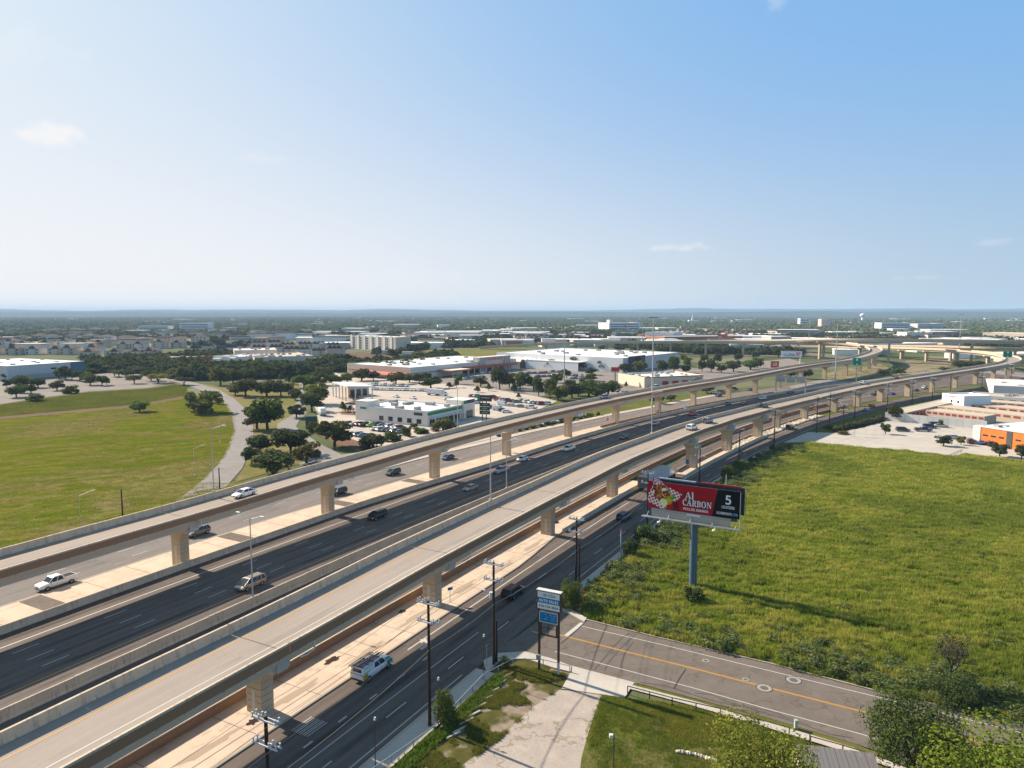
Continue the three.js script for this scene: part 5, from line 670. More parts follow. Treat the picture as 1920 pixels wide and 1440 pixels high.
// ================================================================== TREES AND PLANTS
// A unit tree is 1 high and 1 wide: tapered trunk and limbs, crown of leaf faces scattered through overlapping lobes.
function leafCloud(seed, { n, size, lobes, y0 = 0.28, y1 = 1, squash = 1, droop = 0.25, shape = 'round', spread = 1 }) {
  const q = rng(seed), L = [], pos = [], col = [], nor = [], H = y1 - y0, cy = y0 + H * 0.5;
  for (let i = 0; i < lobes; i++) {
    const a = i * 2.4 + q(), v = (i + 0.5) / lobes, yy = shape === 'cone' ? y0 + H * (0.12 + 0.72 * v) : cy + H * 0.32 * (q() * 2 - 1) * squash, w = shape === 'cone' ? 0.33 * (1.1 - v) : (0.12 + 0.22 * Math.sqrt(q())) * spread * (1 - 0.5 * Math.abs((yy - cy) / H));
    L.push([Math.cos(a) * w, yy, Math.sin(a) * w, shape === 'cone' ? 0.09 + 0.16 * (1 - v) : 0.13 + 0.12 * q(), shape === 'cone' ? 0.13 : (0.13 + 0.1 * q()) * Math.min(1, H * 1.2)]);
  }
  const d = new THREE.Vector3(), u = new THREE.Vector3(), w = new THREE.Vector3(), c = new THREE.Vector3();
  for (let i = 0; i < n; i++) {
    const l = L[i % lobes], th = q() * 6.283, ph = Math.acos(1 - q() * (2 - droop * 1.2)), r = 0.62 + 0.5 * Math.pow(q(), 0.6);
    d.set(Math.sin(ph) * Math.cos(th), Math.cos(ph), Math.sin(ph) * Math.sin(th)); c.set(l[0] + d.x * r * l[3], l[1] + d.y * r * l[4], l[2] + d.z * r * l[3]);
    d.x += (q() - 0.5) * 1.5; d.y += (q() - 0.5) * 1.5; d.z += (q() - 0.5) * 1.5; d.normalize(); u.set(q() - 0.5, q() - 0.5, q() - 0.5).cross(d).normalize(); w.crossVectors(d, u);
    const s = size * (0.6 + 0.8 * q()), k = 0.62 + 0.75 * q(), hue = q() * 0.35, C = [k * (0.85 + hue), k, k * (0.75 + 0.3 * q())], P = (a, b, e) => [c.x + u.x * a + w.x * b + d.x * e, c.y + u.y * a + w.y * b + d.y * e, c.z + u.z * a + w.z * b + d.z * e];
    const A = P(-s, -s * 0.45, 0), B = P(0, -s * 0.6, s * 0.2), D = P(s, s * 0.1, 0), E = P(0.1 * s, s * 0.65, s * 0.15);
    for (const v of [A, B, E, B, D, E]) { pos.push(...v); col.push(...C); }
  }
  const g = new THREE.BufferGeometry(); g.setAttribute('position', new THREE.Float32BufferAttribute(pos, 3)); g.setAttribute('color', new THREE.Float32BufferAttribute(col, 3)); g.setAttribute('uv', new THREE.Float32BufferAttribute(new Float32Array(pos.length / 3 * 2), 2)); g.computeVertexNormals(); return g;
}
function trunkGeo(seed, { top: ty = 0.6, r = 0.045, limbs = 5, split = 0.25 }) {
  const q = rng(seed), g = [rod([0, -0.03, 0], [0.01, split, 0.01], r, 6, r * 0.75)];
  for (let i = 0; i < limbs; i++) { const a = i * 6.283 / limbs + q(), m = [Math.cos(a) * 0.1, split + (ty - split) * 0.5, Math.sin(a) * 0.1], e = [Math.cos(a) * (0.2 + 0.12 * q()), ty + 0.1 * q(), Math.sin(a) * (0.2 + 0.12 * q())]; g.push(rod([0.01, split - 0.03, 0.01], m, r * 0.55, 5, r * 0.4), rod(m, e, r * 0.4, 4, r * 0.15)); }
  return merge(g);
}
const leafM = {}; function leafMat(n, c) { return (leafM[n] = new THREE.MeshPhysicalMaterial({ color: rgb(...c), roughness: 1, vertexColors: true, side: THREE.DoubleSide, specularIntensity: 0.12, transmission: 0.4, thickness: 0 })); }
const TINT = [[1, 1, 1], [1.4, 1.28, 0.95], [0.78, 0.88, 0.9], [1.2, 1.05, 0.8], [1.0, 1.25, 0.95]];
leafMat('oak', [0.066, 0.080, 0.027]); leafMat('dark', [0.050, 0.064, 0.024]); leafMat('green', [0.085, 0.112, 0.026]); leafMat('light', [0.125, 0.150, 0.032]); leafMat('lime', [0.145, 0.155, 0.022]); leafMat('grey', [0.092, 0.092, 0.048]); leafMat('mesquite', [0.13, 0.148, 0.038]); leafMat('yellow', [0.32, 0.28, 0.03]);
mat('bark', [0.085, 0.065, 0.05], 1); mat('barkGrey', [0.14, 0.12, 0.105], 1);
const LEAF = { oak: [0, 1, 2, 3, 4].map((k) => leafCloud(100 + k, { n: 1250, size: 0.058, lobes: 13 + k, y0: 0.2 })), bush: [0, 1, 2].map((k) => leafCloud(200 + k, { n: 1100, size: 0.065, lobes: 11, y0: -0.12, droop: 0 })), cone: [0, 1, 2].map((k) => leafCloud(300 + k, { n: 800, size: 0.06, lobes: 11, y0: 0.16, shape: 'cone' })), umbrella: [0, 1].map((k) => leafCloud(400 + k, { n: 1000, size: 0.06, lobes: 12, y0: 0.36, squash: 0.6, spread: 1.25 })) };
const TRUNK = [0, 1, 2].map((k) => trunkGeo(500 + k, {}));
let treeCount = 0; const tintM = {};
function tinted(n, k) { const i = (k * 7 + (k >> 2)) % 5, id = n + i; if (!tintM[id]) { tintM[id] = leafM[n].clone(); const c = leafM[n].color; tintM[id].color = rgb(c.r * TINT[i][0], c.g * TINT[i][1], c.b * TINT[i][2]); } return tintM[id]; }
function tree(name, label, [x, z, h, w], form, leaf, group, geo) {
  const k = treeCount++, t = thing(name, label, /shrub|bush/.test(name) ? 'shrub' : 'tree', [x, 0, z], k * 2.399, group);
  part('trunk', TRUNK[k % 3], M.bark, t); part('crown', geo || LEAF[form][k % LEAF[form].length], tinted(leaf, k), t); t.scale.set(w, h, w); return t;
}
// a stand of trees: each named by its place counted from the left
function stand(name, what, where, group, list, form, leaf) {
  const s = list.map((p) => p).sort((a, b) => a[0] / -a[1] - b[0] / -b[1]);
  s.forEach((p, i) => tree(name, `${what}, ${ord(i)} from left ${where}`, [p[0], p[1], p[2], Math.max(p[3], 1.5) * 1.12], form, Array.isArray(leaf) ? leaf[i % leaf.length] : leaf, group));
}
stand('oak_tree', 'round oak', 'in the white warehouse parking lot', 'oaks of the warehouse lot', [[-256.8, -365.9, 5.8, 8.6], [-267.4, -385.4, 5, 6.4], [-260.7, -382.8, 5.2, 6.1], [-276.6, -412.8, 5.3, 7.8], [-256.6, -398.6, 5.7, 8.4], [-294.9, -412.8, 5, 5], [-288.1, -412.8, 7.2, 8.7], [-284.8, -415.8, 6.3, 8.5], [-326.5, -458.5, 4.9, 6.9], [-300.4, -469.6, 6.4, 7.1], [-291.5, -462.1, 8.7, 9.1], [-277.7, -454.9, 6.5, 7.9], [-270.1, -447.9, 6.1, 7.4], [-255.3, -428.1, 6.5, 8.4], [-246.4, -424.9, 6.4, 6.1], [-301.1, -510.8, 3.9, 10.8], [-245.3, -428.1, 4.9, 3.9], [-287.3, -462.1, 6.6, 7]], 'oak', ['oak', 'green', 'oak', 'dark']);
stand('oak_tree', 'small oak', 'in the island row beyond the warehouse lot', 'oaks of the warehouse lot', [[-272.3, -485.2, 5.1, 6.6], [-267.2, -481.2, 5.1, 7.3], [-253.8, -465.8, 6.3, 8.4], [-233.7, -437.7, 5.6, 7.6], [-232.1, -454.9, 7.2, 9.6], [-220.5, -441.1, 6, 10.3], [-198.5, -428.1, 5.2, 9], [-258.6, -497.7, 5.6, 8.2], [-271.1, -510.8, 5.4, 9.2]], 'umbrella', ['oak', 'lime', 'oak', 'lime', 'grey', 'dark']);
stand('shrub', 'round green shrub', 'along the top of the mown field', 'shrubs of the mown field', [[-236.7, -350.4, 3.7, 7.7], [-240.6, -385.4, 5, 8.4], [-135.5, -309.1, 9.7, 15], [-140.3, -338.1, 3.6, 3.6]], 'bush', ['green', 'green', 'mesquite', 'mesquite']);
stand('mesquite_tree', 'lone small mesquite', 'in the mown field', 'mesquites', [[-165.1, -312.4, 5, 8.5]], 'oak', 'light');
stand('oak_tree', 'dark oak', 'in the belt behind the warehouse lot', 'oaks behind the warehouse', [[-334.8, -559.9, 6.7, 11], [-319.4, -544.2, 6.2, 9.8], [-310.4, -539.2, 7.3, 10.5], [-305.9, -544.2, 6.2, 9.8], [-297, -539.2, 6.9, 10.5], [-295.1, -549.3, 5.8, 9.9], [-285.8, -544.2, 7.4, 11.5], [-275.9, -539.2, 7.3, 9.7], [-274.4, -549.3, 7.5, 10.7], [-262.9, -539.2, 6.5, 9.7], [-251.8, -529.4, 6.8, 10.4], [-248.1, -534.2, 6, 8.8], [-237.7, -524.6, 5.9, 8.7], [-238.6, -539.2, 6.5, 8.9], [-357.4, -606.4, 7.3, 10.9], [-337.3, -594.1, 7.2, 10.7], [-323.4, -594.1, 8, 11.6], [-305.2, -588.1, 7.5, 11.5], [-294.8, -594.1, 7.6, 11.6], [-273.7, -582.2, 7.5, 10.5], [-265.4, -594.1, 7.2, 10.7], [-238, -559.9, 5.9, 9.3]], 'oak', ['dark', 'oak', 'green', 'oak']);
stand('oak_tree', 'spreading live oak', 'in the lawn between two curving roads', 'live oaks between the curving roads', [[-176.3, -428.1, 10.4, 12.3], [-173.9, -441.1, 8, 10.6], [-166.2, -444.4, 8.4, 11.4], [-147.1, -375.4, 5.7, 7.9], [-139.7, -370.6, 9, 12.3], [-128.8, -370.6, 8.4, 13.4], [-121.2, -370.6, 8.2, 9], [-118.8, -375.4, 6.6, 6.8], [-96.1, -264.9, 8.3, 10.9], [-91.7, -263.7, 11.7, 12], [-65.2, -190.5, 6.3, 10.2], [-78.8, -219.1, 6.1, 7.7], [-68.8, -218.3, 7.7, 10.6], [-60.2, -204.9, 6, 8.4], [-75.7, -203.5, 4.7, 5.3]], 'oak', ['oak', 'dark', 'grey', 'oak']);
stand('oak_tree', 'leafy oak', 'along the access road edge', 'oaks of the rental yard', [[-90.2, -294.8, 5.2, 7.6], [-89.2, -314.1, 7.9, 10], [-93.8, -338.1, 9.8, 11.8], [-121.5, -412.8, 7.8, 13.1], [-115.4, -424.9, 7.1, 12.2], [-125.6, -447.9, 6.4, 10.8], [-58.4, -230.7, 8.9, 11.2], [-109.1, -354.7, 5.4, 7]], 'oak', ['oak', 'dark', 'green']);
stand('oak_tree', 'oak', 'before the tan school building', 'oaks before the school', [[-162.9, -477.3, 7.9, 10.8], [-156.8, -485.2, 8.1, 11.7], [-181.1, -506.4, 9.5, 9.9], [-147.4, -515.3, 5.8, 7.8], [-133.4, -497.7, 6, 9.7], [-190.9, -502, 8.3, 9.1], [-200.3, -502, 6.8, 8.3], [-211.7, -502, 7.6, 9.8], [-218.1, -502, 6.8, 8.3], [-159.6, -510.8, 4.6, 6.9], [-183.6, -493.5, 6, 7.4], [-146.2, -485.2, 5.1, 7.3]], 'oak', ['dark', 'oak', 'green']);
stand('young_tree', 'slim young tree', 'beside the access road junction', 'young trees', [[-148.4, -454.9, 5.2, 4.1], [-133, -431.2, 5.2, 4.6], [-138.3, -437.7, 5, 4]], 'cone', 'green');
stand('oak_tree', 'oak', 'along the side wall of the orange-trimmed store', 'oaks by the store', [[-121.2, -462.1, 5.9, 9.1], [-106.5, -428.1, 6.5, 9], [-102.7, -441.1, 6, 8.6], [-96.7, -454.9, 7.9, 12.3], [-89.8, -458.5, 6.2, 8.3], [-71.4, -434.5, 6.9, 11.1], [-64.3, -444.4, 5.4, 7.4], [-57.4, -437.7, 6, 8.6], [-47, -409.9, 6.8, 11.8], [-53.6, -444.4, 6.1, 6.7], [-32.8, -434.5, 5.9, 5.2]], 'oak', ['dark', 'oak', 'green', 'oak']);
stand('young_tree', 'small tree', 'dotted about the rental yard', 'young trees of the rental yard', [[-79.9, -354.7, 4.3, 4.8], [-50.3, -296.3, 5.7, 3.1], [-75, -312.4, 4.8, 3.5], [-71.3, -310.7, 3.3, 4], [-34.7, -279.1, 5.1, 3.2], [-36.5, -409.9, 3.7, 4.6], [-32.4, -412.8, 5.3, 3.4], [-19, -388, 3.8, 3.8], [-13.1, -395.9, 4.5, 3.3], [1.2, -388, 5.3, 4.1], [3.3, -361.3, 3, 2.5], [66.6, -412.8, 3.8, 2.5]], 'cone', ['green', 'oak', 'grey', 'green']);
stand('shrub', 'leafy shrub', 'along the rental yard edge by farther viaduct', 'shrubs of the rental yard', [[-74, -260.1, 4.2, 3.9], [-70.2, -255.4, 3.1, 3.1], [-60.1, -275, 1.7, 2.1], [-45.3, -228.8, 4.9, 7.3], [-41.1, -240.4, 3.9, 6.9], [-37.6, -249.9, 3.5, 3.8], [-33.1, -256.6, 2.4, 6.2], [-37.3, -267.3, 2.1, 2.8], [-25.6, -261.3, 4.8, 8.7], [-76.1, -271.1, 2.1, 2.9], [-47.2, -226.1, 3.5, 4.5]], 'bush', ['green', 'oak', 'dark']);
stand('tree', 'bushy tree', 'in the clump below the first light mast', 'clump below the light mast', [[-18.6, -418.8, 6, 8.5], [-7, -404.2, 11.9, 9.8], [-1.6, -412.8, 8.8, 8.1], [4.5, -398.6, 10, 7.2], [12.1, -401.4, 7.9, 9.7], [14, -370.6, 9, 6.2], [19.3, -359.1, 10.4, 6.5], [22.9, -352.5, 8, 10.1], [30.8, -363.6, 7.2, 8.8], [21.5, -395.9, 6.9, 7.2], [33.4, -409.9, 5.3, 6.8], [28.3, -441.1, 6, 8], [36.7, -477.3, 5.4, 6.5], [42.4, -401.4, 6.4, 9.7], [40.3, -370.6, 7.3, 11.8], [51, -375.4, 7.4, 13], [44, -363.6, 5.5, 8.2], [8.1, -428.1, 6.5, 7.7], [35.2, -373, 5.1, 7.9]], 'oak', ['oak', 'dark', 'oak', 'green', 'oak', 'dark']);
stand('tree', 'roundish tree', 'before the grey and white store', 'trees before the grey store', [[55.5, -497.7, 5.3, 8.2], [50.7, -454.9, 4.8, 8.9], [70.4, -534.2, 9.3, 11.3], [87.5, -600.2, 5.4, 5.9], [82.6, -519.9, 6.3, 8.6], [95.5, -582.2, 7.5, 7.9], [93.1, -515.3, 9.3, 10.1], [115.4, -588.1, 8.9, 7.5], [110.4, -519.9, 9, 8.6], [117.9, -515.3, 11.7, 9.3], [126.5, -515.3, 5.4, 7], [55.3, -544.2, 6.2, 9.8], [48.8, -549.3, 9.9, 10.7], [42.1, -559.9, 8.4, 10.1], [35.8, -559.9, 7.6, 10.1], [28.9, -549.3, 7.5, 10.7]], 'oak', ['dark', 'oak', 'green']);
stand('tree', 'upright tree', 'in the pale lot right of the grey store', 'trees of the pale lot', [[153.1, -632.7, 6.7, 6.2], [139.9, -565.3, 8.1, 6.4], [140.6, -524.6, 8.3, 6.3], [146, -519.9, 10.6, 6.7], [177.8, -612.8, 8.3, 6.9], [152.1, -515.3, 6.2, 7.8], [163.9, -524.6, 8.7, 11.8], [183, -544.2, 7.4, 12.3], [193.7, -559.9, 7.6, 9.3], [165.8, -612.8, 7.8, 6.9], [201.6, -632.7, 7.1, 7.6], [106.5, -385.4, 3.8, 7.6], [69.7, -340, 4.4, 6.7], [78.9, -350.4, 2.9, 5.3], [189.2, -481.2, 4.7, 8], [194.2, -469.6, 6.4, 9.9], [184.2, -485.2, 4, 6.6]], 'oak', ['green', 'dark', 'oak']);
stand('tree', 'dark tree', 'in the row under the far flyover', 'trees under the far flyover', [[105.9, -830.1, 5.6, 12.5], [121.2, -807.2, 6.1, 13.3], [135.6, -785.6, 6.5, 13], [169.4, -765.1, 8, 12.6], [174.7, -745.6, 7.8, 12.3], [187.1, -755.2, 8.5, 12.5], [194.8, -745.6, 7.8, 12.3], [207, -755.2, 7.9, 13.6], [211.2, -736.2, 7.7, 12.2], [225, -745.6, 9, 12.3], [237.9, -745.6, 7.8, 12.3], [246, -736.2, 7.7, 11.1], [263.1, -745.6, 6.7, 12.3], [260.1, -692.6, 9.4, 12.5], [264.8, -684.5, 7.7, 10.3], [287.7, -709.4, 6.4, 11.7], [156.7, -745.6, 6.7, 10.1], [229.8, -676.6, 8.1, 11.2]], 'oak', ['dark', 'oak', 'green']);
stand('tree', 'small tree', 'in the bright lot before the orange building', 'trees of the bright lot', [[155.7, -286, 6.1, 5.9], [135.2, -254.3, 4.1, 3.5], [164.4, -269.9, 3.1, 1.8], [142.5, -231.6, 3.4, 4.6], [149.5, -233.5, 2.9, 2.8], [149.2, -214.2, 4.3, 4.7], [153, -210.2, 4.2, 3.5]], 'oak', ['oak', 'dark', 'light', 'dark', 'light', 'grey', 'dark']);
stand('tree', 'dense tree', 'in the clump inside the right-hand ramp', 'trees inside the right ramp', [[349.6, -554.5, 5.9, 10], [356.7, -554.5, 6.3, 10.8], [367.7, -559.9, 5.5, 10.1], [275.9, -502, 4.5, 6.8], [258.7, -493.5, 4.5, 7.4], [269.8, -497.7, 4.5, 6.7], [328.6, -539.2, 2.4, 8.1]], 'oak', ['oak', 'green']);
stand('shrub', 'roadside shrub', 'along the frontage road before the tall grass', 'roadside shrubs', [[25.5, -133.7, 4, 3.7], [21.5, -125.2, 3.4, 2.5], [57.4, -185.5, 3.5, 3.4], [63.3, -195.1, 3.2, 3.9], [82.4, -221.7, 2.6, 2], [51.6, -175.1, 2, 2.7], [70.3, -204.9, 1.9, 2.8], [74.2, -209.5, 1.9, 2.6], [27.7, -104.7, 2.5, 2.8], [28, -131.8, 2.1, 2.6]], 'bush', ['green', 'green', 'green', 'oak']);
stand('shrub', 'low dark shrub', 'along sidewalk under the farther viaduct', 'sidewalk shrubs', Array.from({ length: 16 }, (_, k) => { const [x, z] = al(140 + k * 4.2, oFarL(140 + k * 4.2) - 4.8 - (k % 3) * 0.5); return [x, z, 1.1 + (k % 4) * 0.25, 1.9 + (k % 3) * 0.4]; }), 'bush', ['grey', 'oak', 'green']);
stand('shrub', 'clipped round shrub', 'at the bright lot entrance', 'entrance shrubs', [[120.2, -266.1, 1.6, 3.8], [119.9, -254.3, 1.2, 3.9]], 'bush', 'green');
// near plants with many more, smaller leaves
const nearLeaf = (seed, o) => leafCloud(seed, { n: 5200, size: 0.021, lobes: 20, y0: 0.18, ...o });
tree('corner_bush', 'big bright green bush at the corner beneath utility pole', [8.9, -102.3, 4.6, 4.1], 'bush', 'green', undefined, nearLeaf(601, { y0: -0.1, n: 4200, size: 0.026 }));
tree('pole_bush', 'bright green bush around the foot of the utility pole', [-7.2, -72.4, 4.1, 3], 'bush', 'light', undefined, nearLeaf(602, { y0: -0.1, n: 3600, size: 0.028 }));
tree('fence_bush', 'small green bush at the fence corner by stub post', [-0.9, -84.6, 1.3, 1.7], 'bush', 'green', undefined, nearLeaf(603, { y0: -0.1, n: 1600, size: 0.04 }));
tree('shade_tree', 'dark green tree overlapping the side road at lower right', [37.2, -62.5, 8.4, 9], 'oak', 'green', undefined, nearLeaf(604, { n: 11000, size: 0.015, lobes: 26, y0: 0.1 }));
tree('shade_tree', 'yellow-green tree in the lower right corner', [40.1, -56.3, 8.6, 11.8], 'oak', 'lime', undefined, nearLeaf(605, { n: 11000, size: 0.015, lobes: 28, y0: 0.1, squash: 1.3 }));
tree('shade_tree', 'green tree at the bottom edge beside the shed', [21.3, -56.3, 9.3, 10.4], 'oak', 'light', undefined, nearLeaf(606, { n: 11000, size: 0.014, lobes: 28, y0: 0.1 }));
{ // half-bare tree in the weeds
  const [x, z, h, w] = [51.5, -79.8, 6.9, 4.9], t = thing('bare_tree', 'half-bare grey tree rising from the roadside weeds', 'tree', [x, 0, z]), q = rng(77), g = [];
  const grow = (p, d, l, r, n) => { const e = [p[0] + d[0] * l, p[1] + d[1] * l, p[2] + d[2] * l]; g.push(rod(p, e, r, 5, r * 0.7)); if (n) for (let k = 0; k < (n > 3 ? 3 : 3); k++) { const v = new THREE.Vector3(d[0] + (q() - 0.5) * 1.3, d[1] + (q() - 0.35) * 0.7, d[2] + (q() - 0.5) * 1.3).normalize(); grow(e, v.toArray(), l * (0.62 + 0.22 * q()), r * 0.62, n - 1); } };
  grow([0, -0.1, 0], [0.05, 1, 0], h * 0.26, 0.2, 5); part('trunk', merge(g), M.barkGrey, t); const c = part('crown', leafCloud(701, { n: 900, size: 0.022, lobes: 16, y0: 0.45 }), leafM.grey, t); c.scale.set(w, h, w);
}
tree('weed_thicket', 'dark green thicket at the foot of half-bare tree', [50.1, -76.4, 3.2, 6.6], 'bush', 'dark', undefined, nearLeaf(607, { y0: -0.2, n: 5000, size: 0.022 }));
// hedge along the bright lot
{ const t = thing('hedge', 'long low clipped hedge along the bright lot', 'hedge'), a = [118.9, -260.1], b = [154.5, -290.3], g = [], n = 9; for (let i = 0; i < n; i++) { const c = part('hedge_section', LEAF.bush[i % 3], leafM.oak, t), u = (i + 0.5) / n; c.position.set(mix(a[0], b[0], u), 0.1, mix(a[1], b[1], u)); c.scale.set(7.2, 1.7, 4); c.rotation.y = 0.9; } }

// ------------------------------------------------------------------ grass and weeds: uncountable, one object each
function tuftGeo(seed, n, h, spread, wide) { const q = rng(seed), pos = [], col = []; for (let i = 0; i < n; i++) { const a = q() * 6.283, r = spread * Math.sqrt(q()), x = Math.cos(a) * r, z = Math.sin(a) * r, b = q() * 6.283, l = h * (0.5 + 0.6 * q()), lean = 0.35 * l, w = wide * (0.6 + 0.6 * q()), c = 0.7 + 0.6 * q(); pos.push(x - Math.cos(b) * w, 0, z - Math.sin(b) * w, x + Math.cos(b) * w, 0, z + Math.sin(b) * w, x + (q() - 0.5) * lean * 2, l, z + (q() - 0.5) * lean * 2); for (let k = 0; k < 3; k++) col.push(c * (0.9 + 0.2 * q()), c, c * 0.9); } const g = new THREE.BufferGeometry(); g.setAttribute('position', new THREE.Float32BufferAttribute(pos, 3)); g.setAttribute('color', new THREE.Float32BufferAttribute(col, 3)); g.setAttribute('uv', new THREE.Float32BufferAttribute(new Float32Array(pos.length / 3 * 2), 2)); g.computeVertexNormals(); return g; }
function scatter(name, label, category, geo, m, count, seed, sample) {
  const o = new THREE.InstancedMesh(geo, m, count), q = rng(seed), X = new THREE.Matrix4(), Q = new THREE.Quaternion(), Y = new THREE.Vector3(0, 1, 0), P = new THREE.Vector3(), S = new THREE.Vector3(), C = new THREE.Color(); let k = 0;
  for (let guard = 0; k < count && guard < count * 12; guard++) { const r = sample(q); if (!r) continue; const [x, y, z, s, sy, c] = r; X.compose(P.set(x, y, z), Q.setFromAxisAngle(Y, q() * 6.283), S.set(s, sy, s)); o.setMatrixAt(k, X); o.setColorAt(k, C.setRGB(...c)); k++; }
  o.count = k; sh(o); top(o, name); tag(o, label, category, undefined, 'stuff'); return o;
}
const bladeM = new THREE.MeshPhysicalMaterial({ color: rgb(0.88, 0.86, 0.76), roughness: 1, vertexColors: true, side: THREE.DoubleSide, specularIntensity: 0.05, transmission: 0.5, thickness: 0 });
const bounds = (poly) => { let a = 1e9, b = -1e9, c = 1e9, d = -1e9; for (const [x, z] of poly) { a = Math.min(a, x); b = Math.max(b, x); c = Math.min(c, z); d = Math.max(d, z); } return [a, b, c, d]; };
const stationOf2 = (x, z) => { const h = hd(0); return (x + 38.8) * Math.cos(h) + (z + 103.9) * Math.sin(h); };
const inView = (x, z, m = 12) => z < -40 && Math.abs(x) < -z * 0.76 + m;
{
  const [a, b, c, d] = bounds(rightField), tuft = tuftGeo(31, 26, 0.62, 0.62, 0.055);
  scatter('wild_grass', 'tall yellow-green wild grass right of the frontage road', 'grass', tuft, bladeM, 120000, 11, (q) => { const x = mix(a, Math.min(b, 230), q()), z = mix(Math.max(c, -290), d, q()); if (!inView(x, z) || !inside(rightField, x, z)) return null; if (q() > clamp(120 / -z) ** 1.2) return null; const u = x * 0.91 + z * 0.41, v = -x * 0.41 + z * 0.91, n = fbm(u * 0.05, v * 0.05, 4), m = fbm(u * 0.34 + 9, v * 0.62, 3), p = fbm(u * 0.9, v * 1.5 + 4, 3), gap = 0.55 * p + 0.45 * m; if (gap < 0.40 + 0.22 * (n - 0.46) && q() < 0.88) return null; const c1 = mix3([0.170, 0.235, 0.026], [0.320, 0.320, 0.075], smooth(0.36, 0.70, 0.5 * m + 0.5 * p)), c2 = mix3(c1, [0.095, 0.155, 0.020], smooth(0.50, 0.72, n) * 0.5); const far = clamp(-z / 110, 0.8, 2.2); return [x, -0.03, z, far * (0.55 + 0.5 * q()), (0.15 + 1.7 * p) * (0.75 + 0.5 * q()), sc3(c2, 0.85 + 0.6 * q())]; });
  const weed = leafCloud(901, { n: 170, size: 0.085, lobes: 8, y0: -0.1 }), weedM = new THREE.MeshPhysicalMaterial({ color: rgb(0.85, 0.85, 0.85), roughness: 1, vertexColors: true, side: THREE.DoubleSide, specularIntensity: 0.3, transmission: 0.4, thickness: 0 });
  const up = sideUp.slice(1), distTo = (pts, x, z) => { let m = 1e9; for (let i = 0; i + 1 < pts.length; i++) { const [ax, az] = pts[i], [bx2, bz] = pts[i + 1], l = (bx2 - ax) ** 2 + (bz - az) ** 2, t = clamp(((x - ax) * (bx2 - ax) + (z - az) * (bz - az)) / l); m = Math.min(m, Math.hypot(x - ax - t * (bx2 - ax), z - az - t * (bz - az))); } return m; };
  const edge = Array.from({ length: 16 }, (_, k) => al(26 + k * 10, 41.6));
  scatter('broadleaf_weeds', 'dark green broadleaf weeds banked along the field edges', 'weeds', weed, weedM, 5200, 12, (q) => { const x = mix(a, 150, q()), z = mix(-270, d, q()); if (!inView(x, z) || !inside(rightField, x, z)) return null; const e1 = distTo(up, x, z), e2 = distTo(edge, x, z), n = fbm(x * 0.12 + 3, z * 0.12, 3), den = Math.max(smooth(15, 4, e1) * (0.35 + 0.65 * smooth(40, 75, x + 20)) , smooth(13, 3, e2) * 1.25, smooth(0.60, 0.72, n) * 0.12); if (q() > 0.62 * den * smooth(0.40, 0.60, n + 0.06)) return null; const near = smooth(12, 3, Math.min(e1, e2)), s = (0.7 + 1.3 * q()) * (0.75 + 0.5 * near); return [x, -0.05, z, s, s * (0.45 + 0.45 * q()), sc3(mix3([0.085, 0.135, 0.034], [0.175, 0.205, 0.065], q()), 0.75 + 0.5 * q())]; });
}
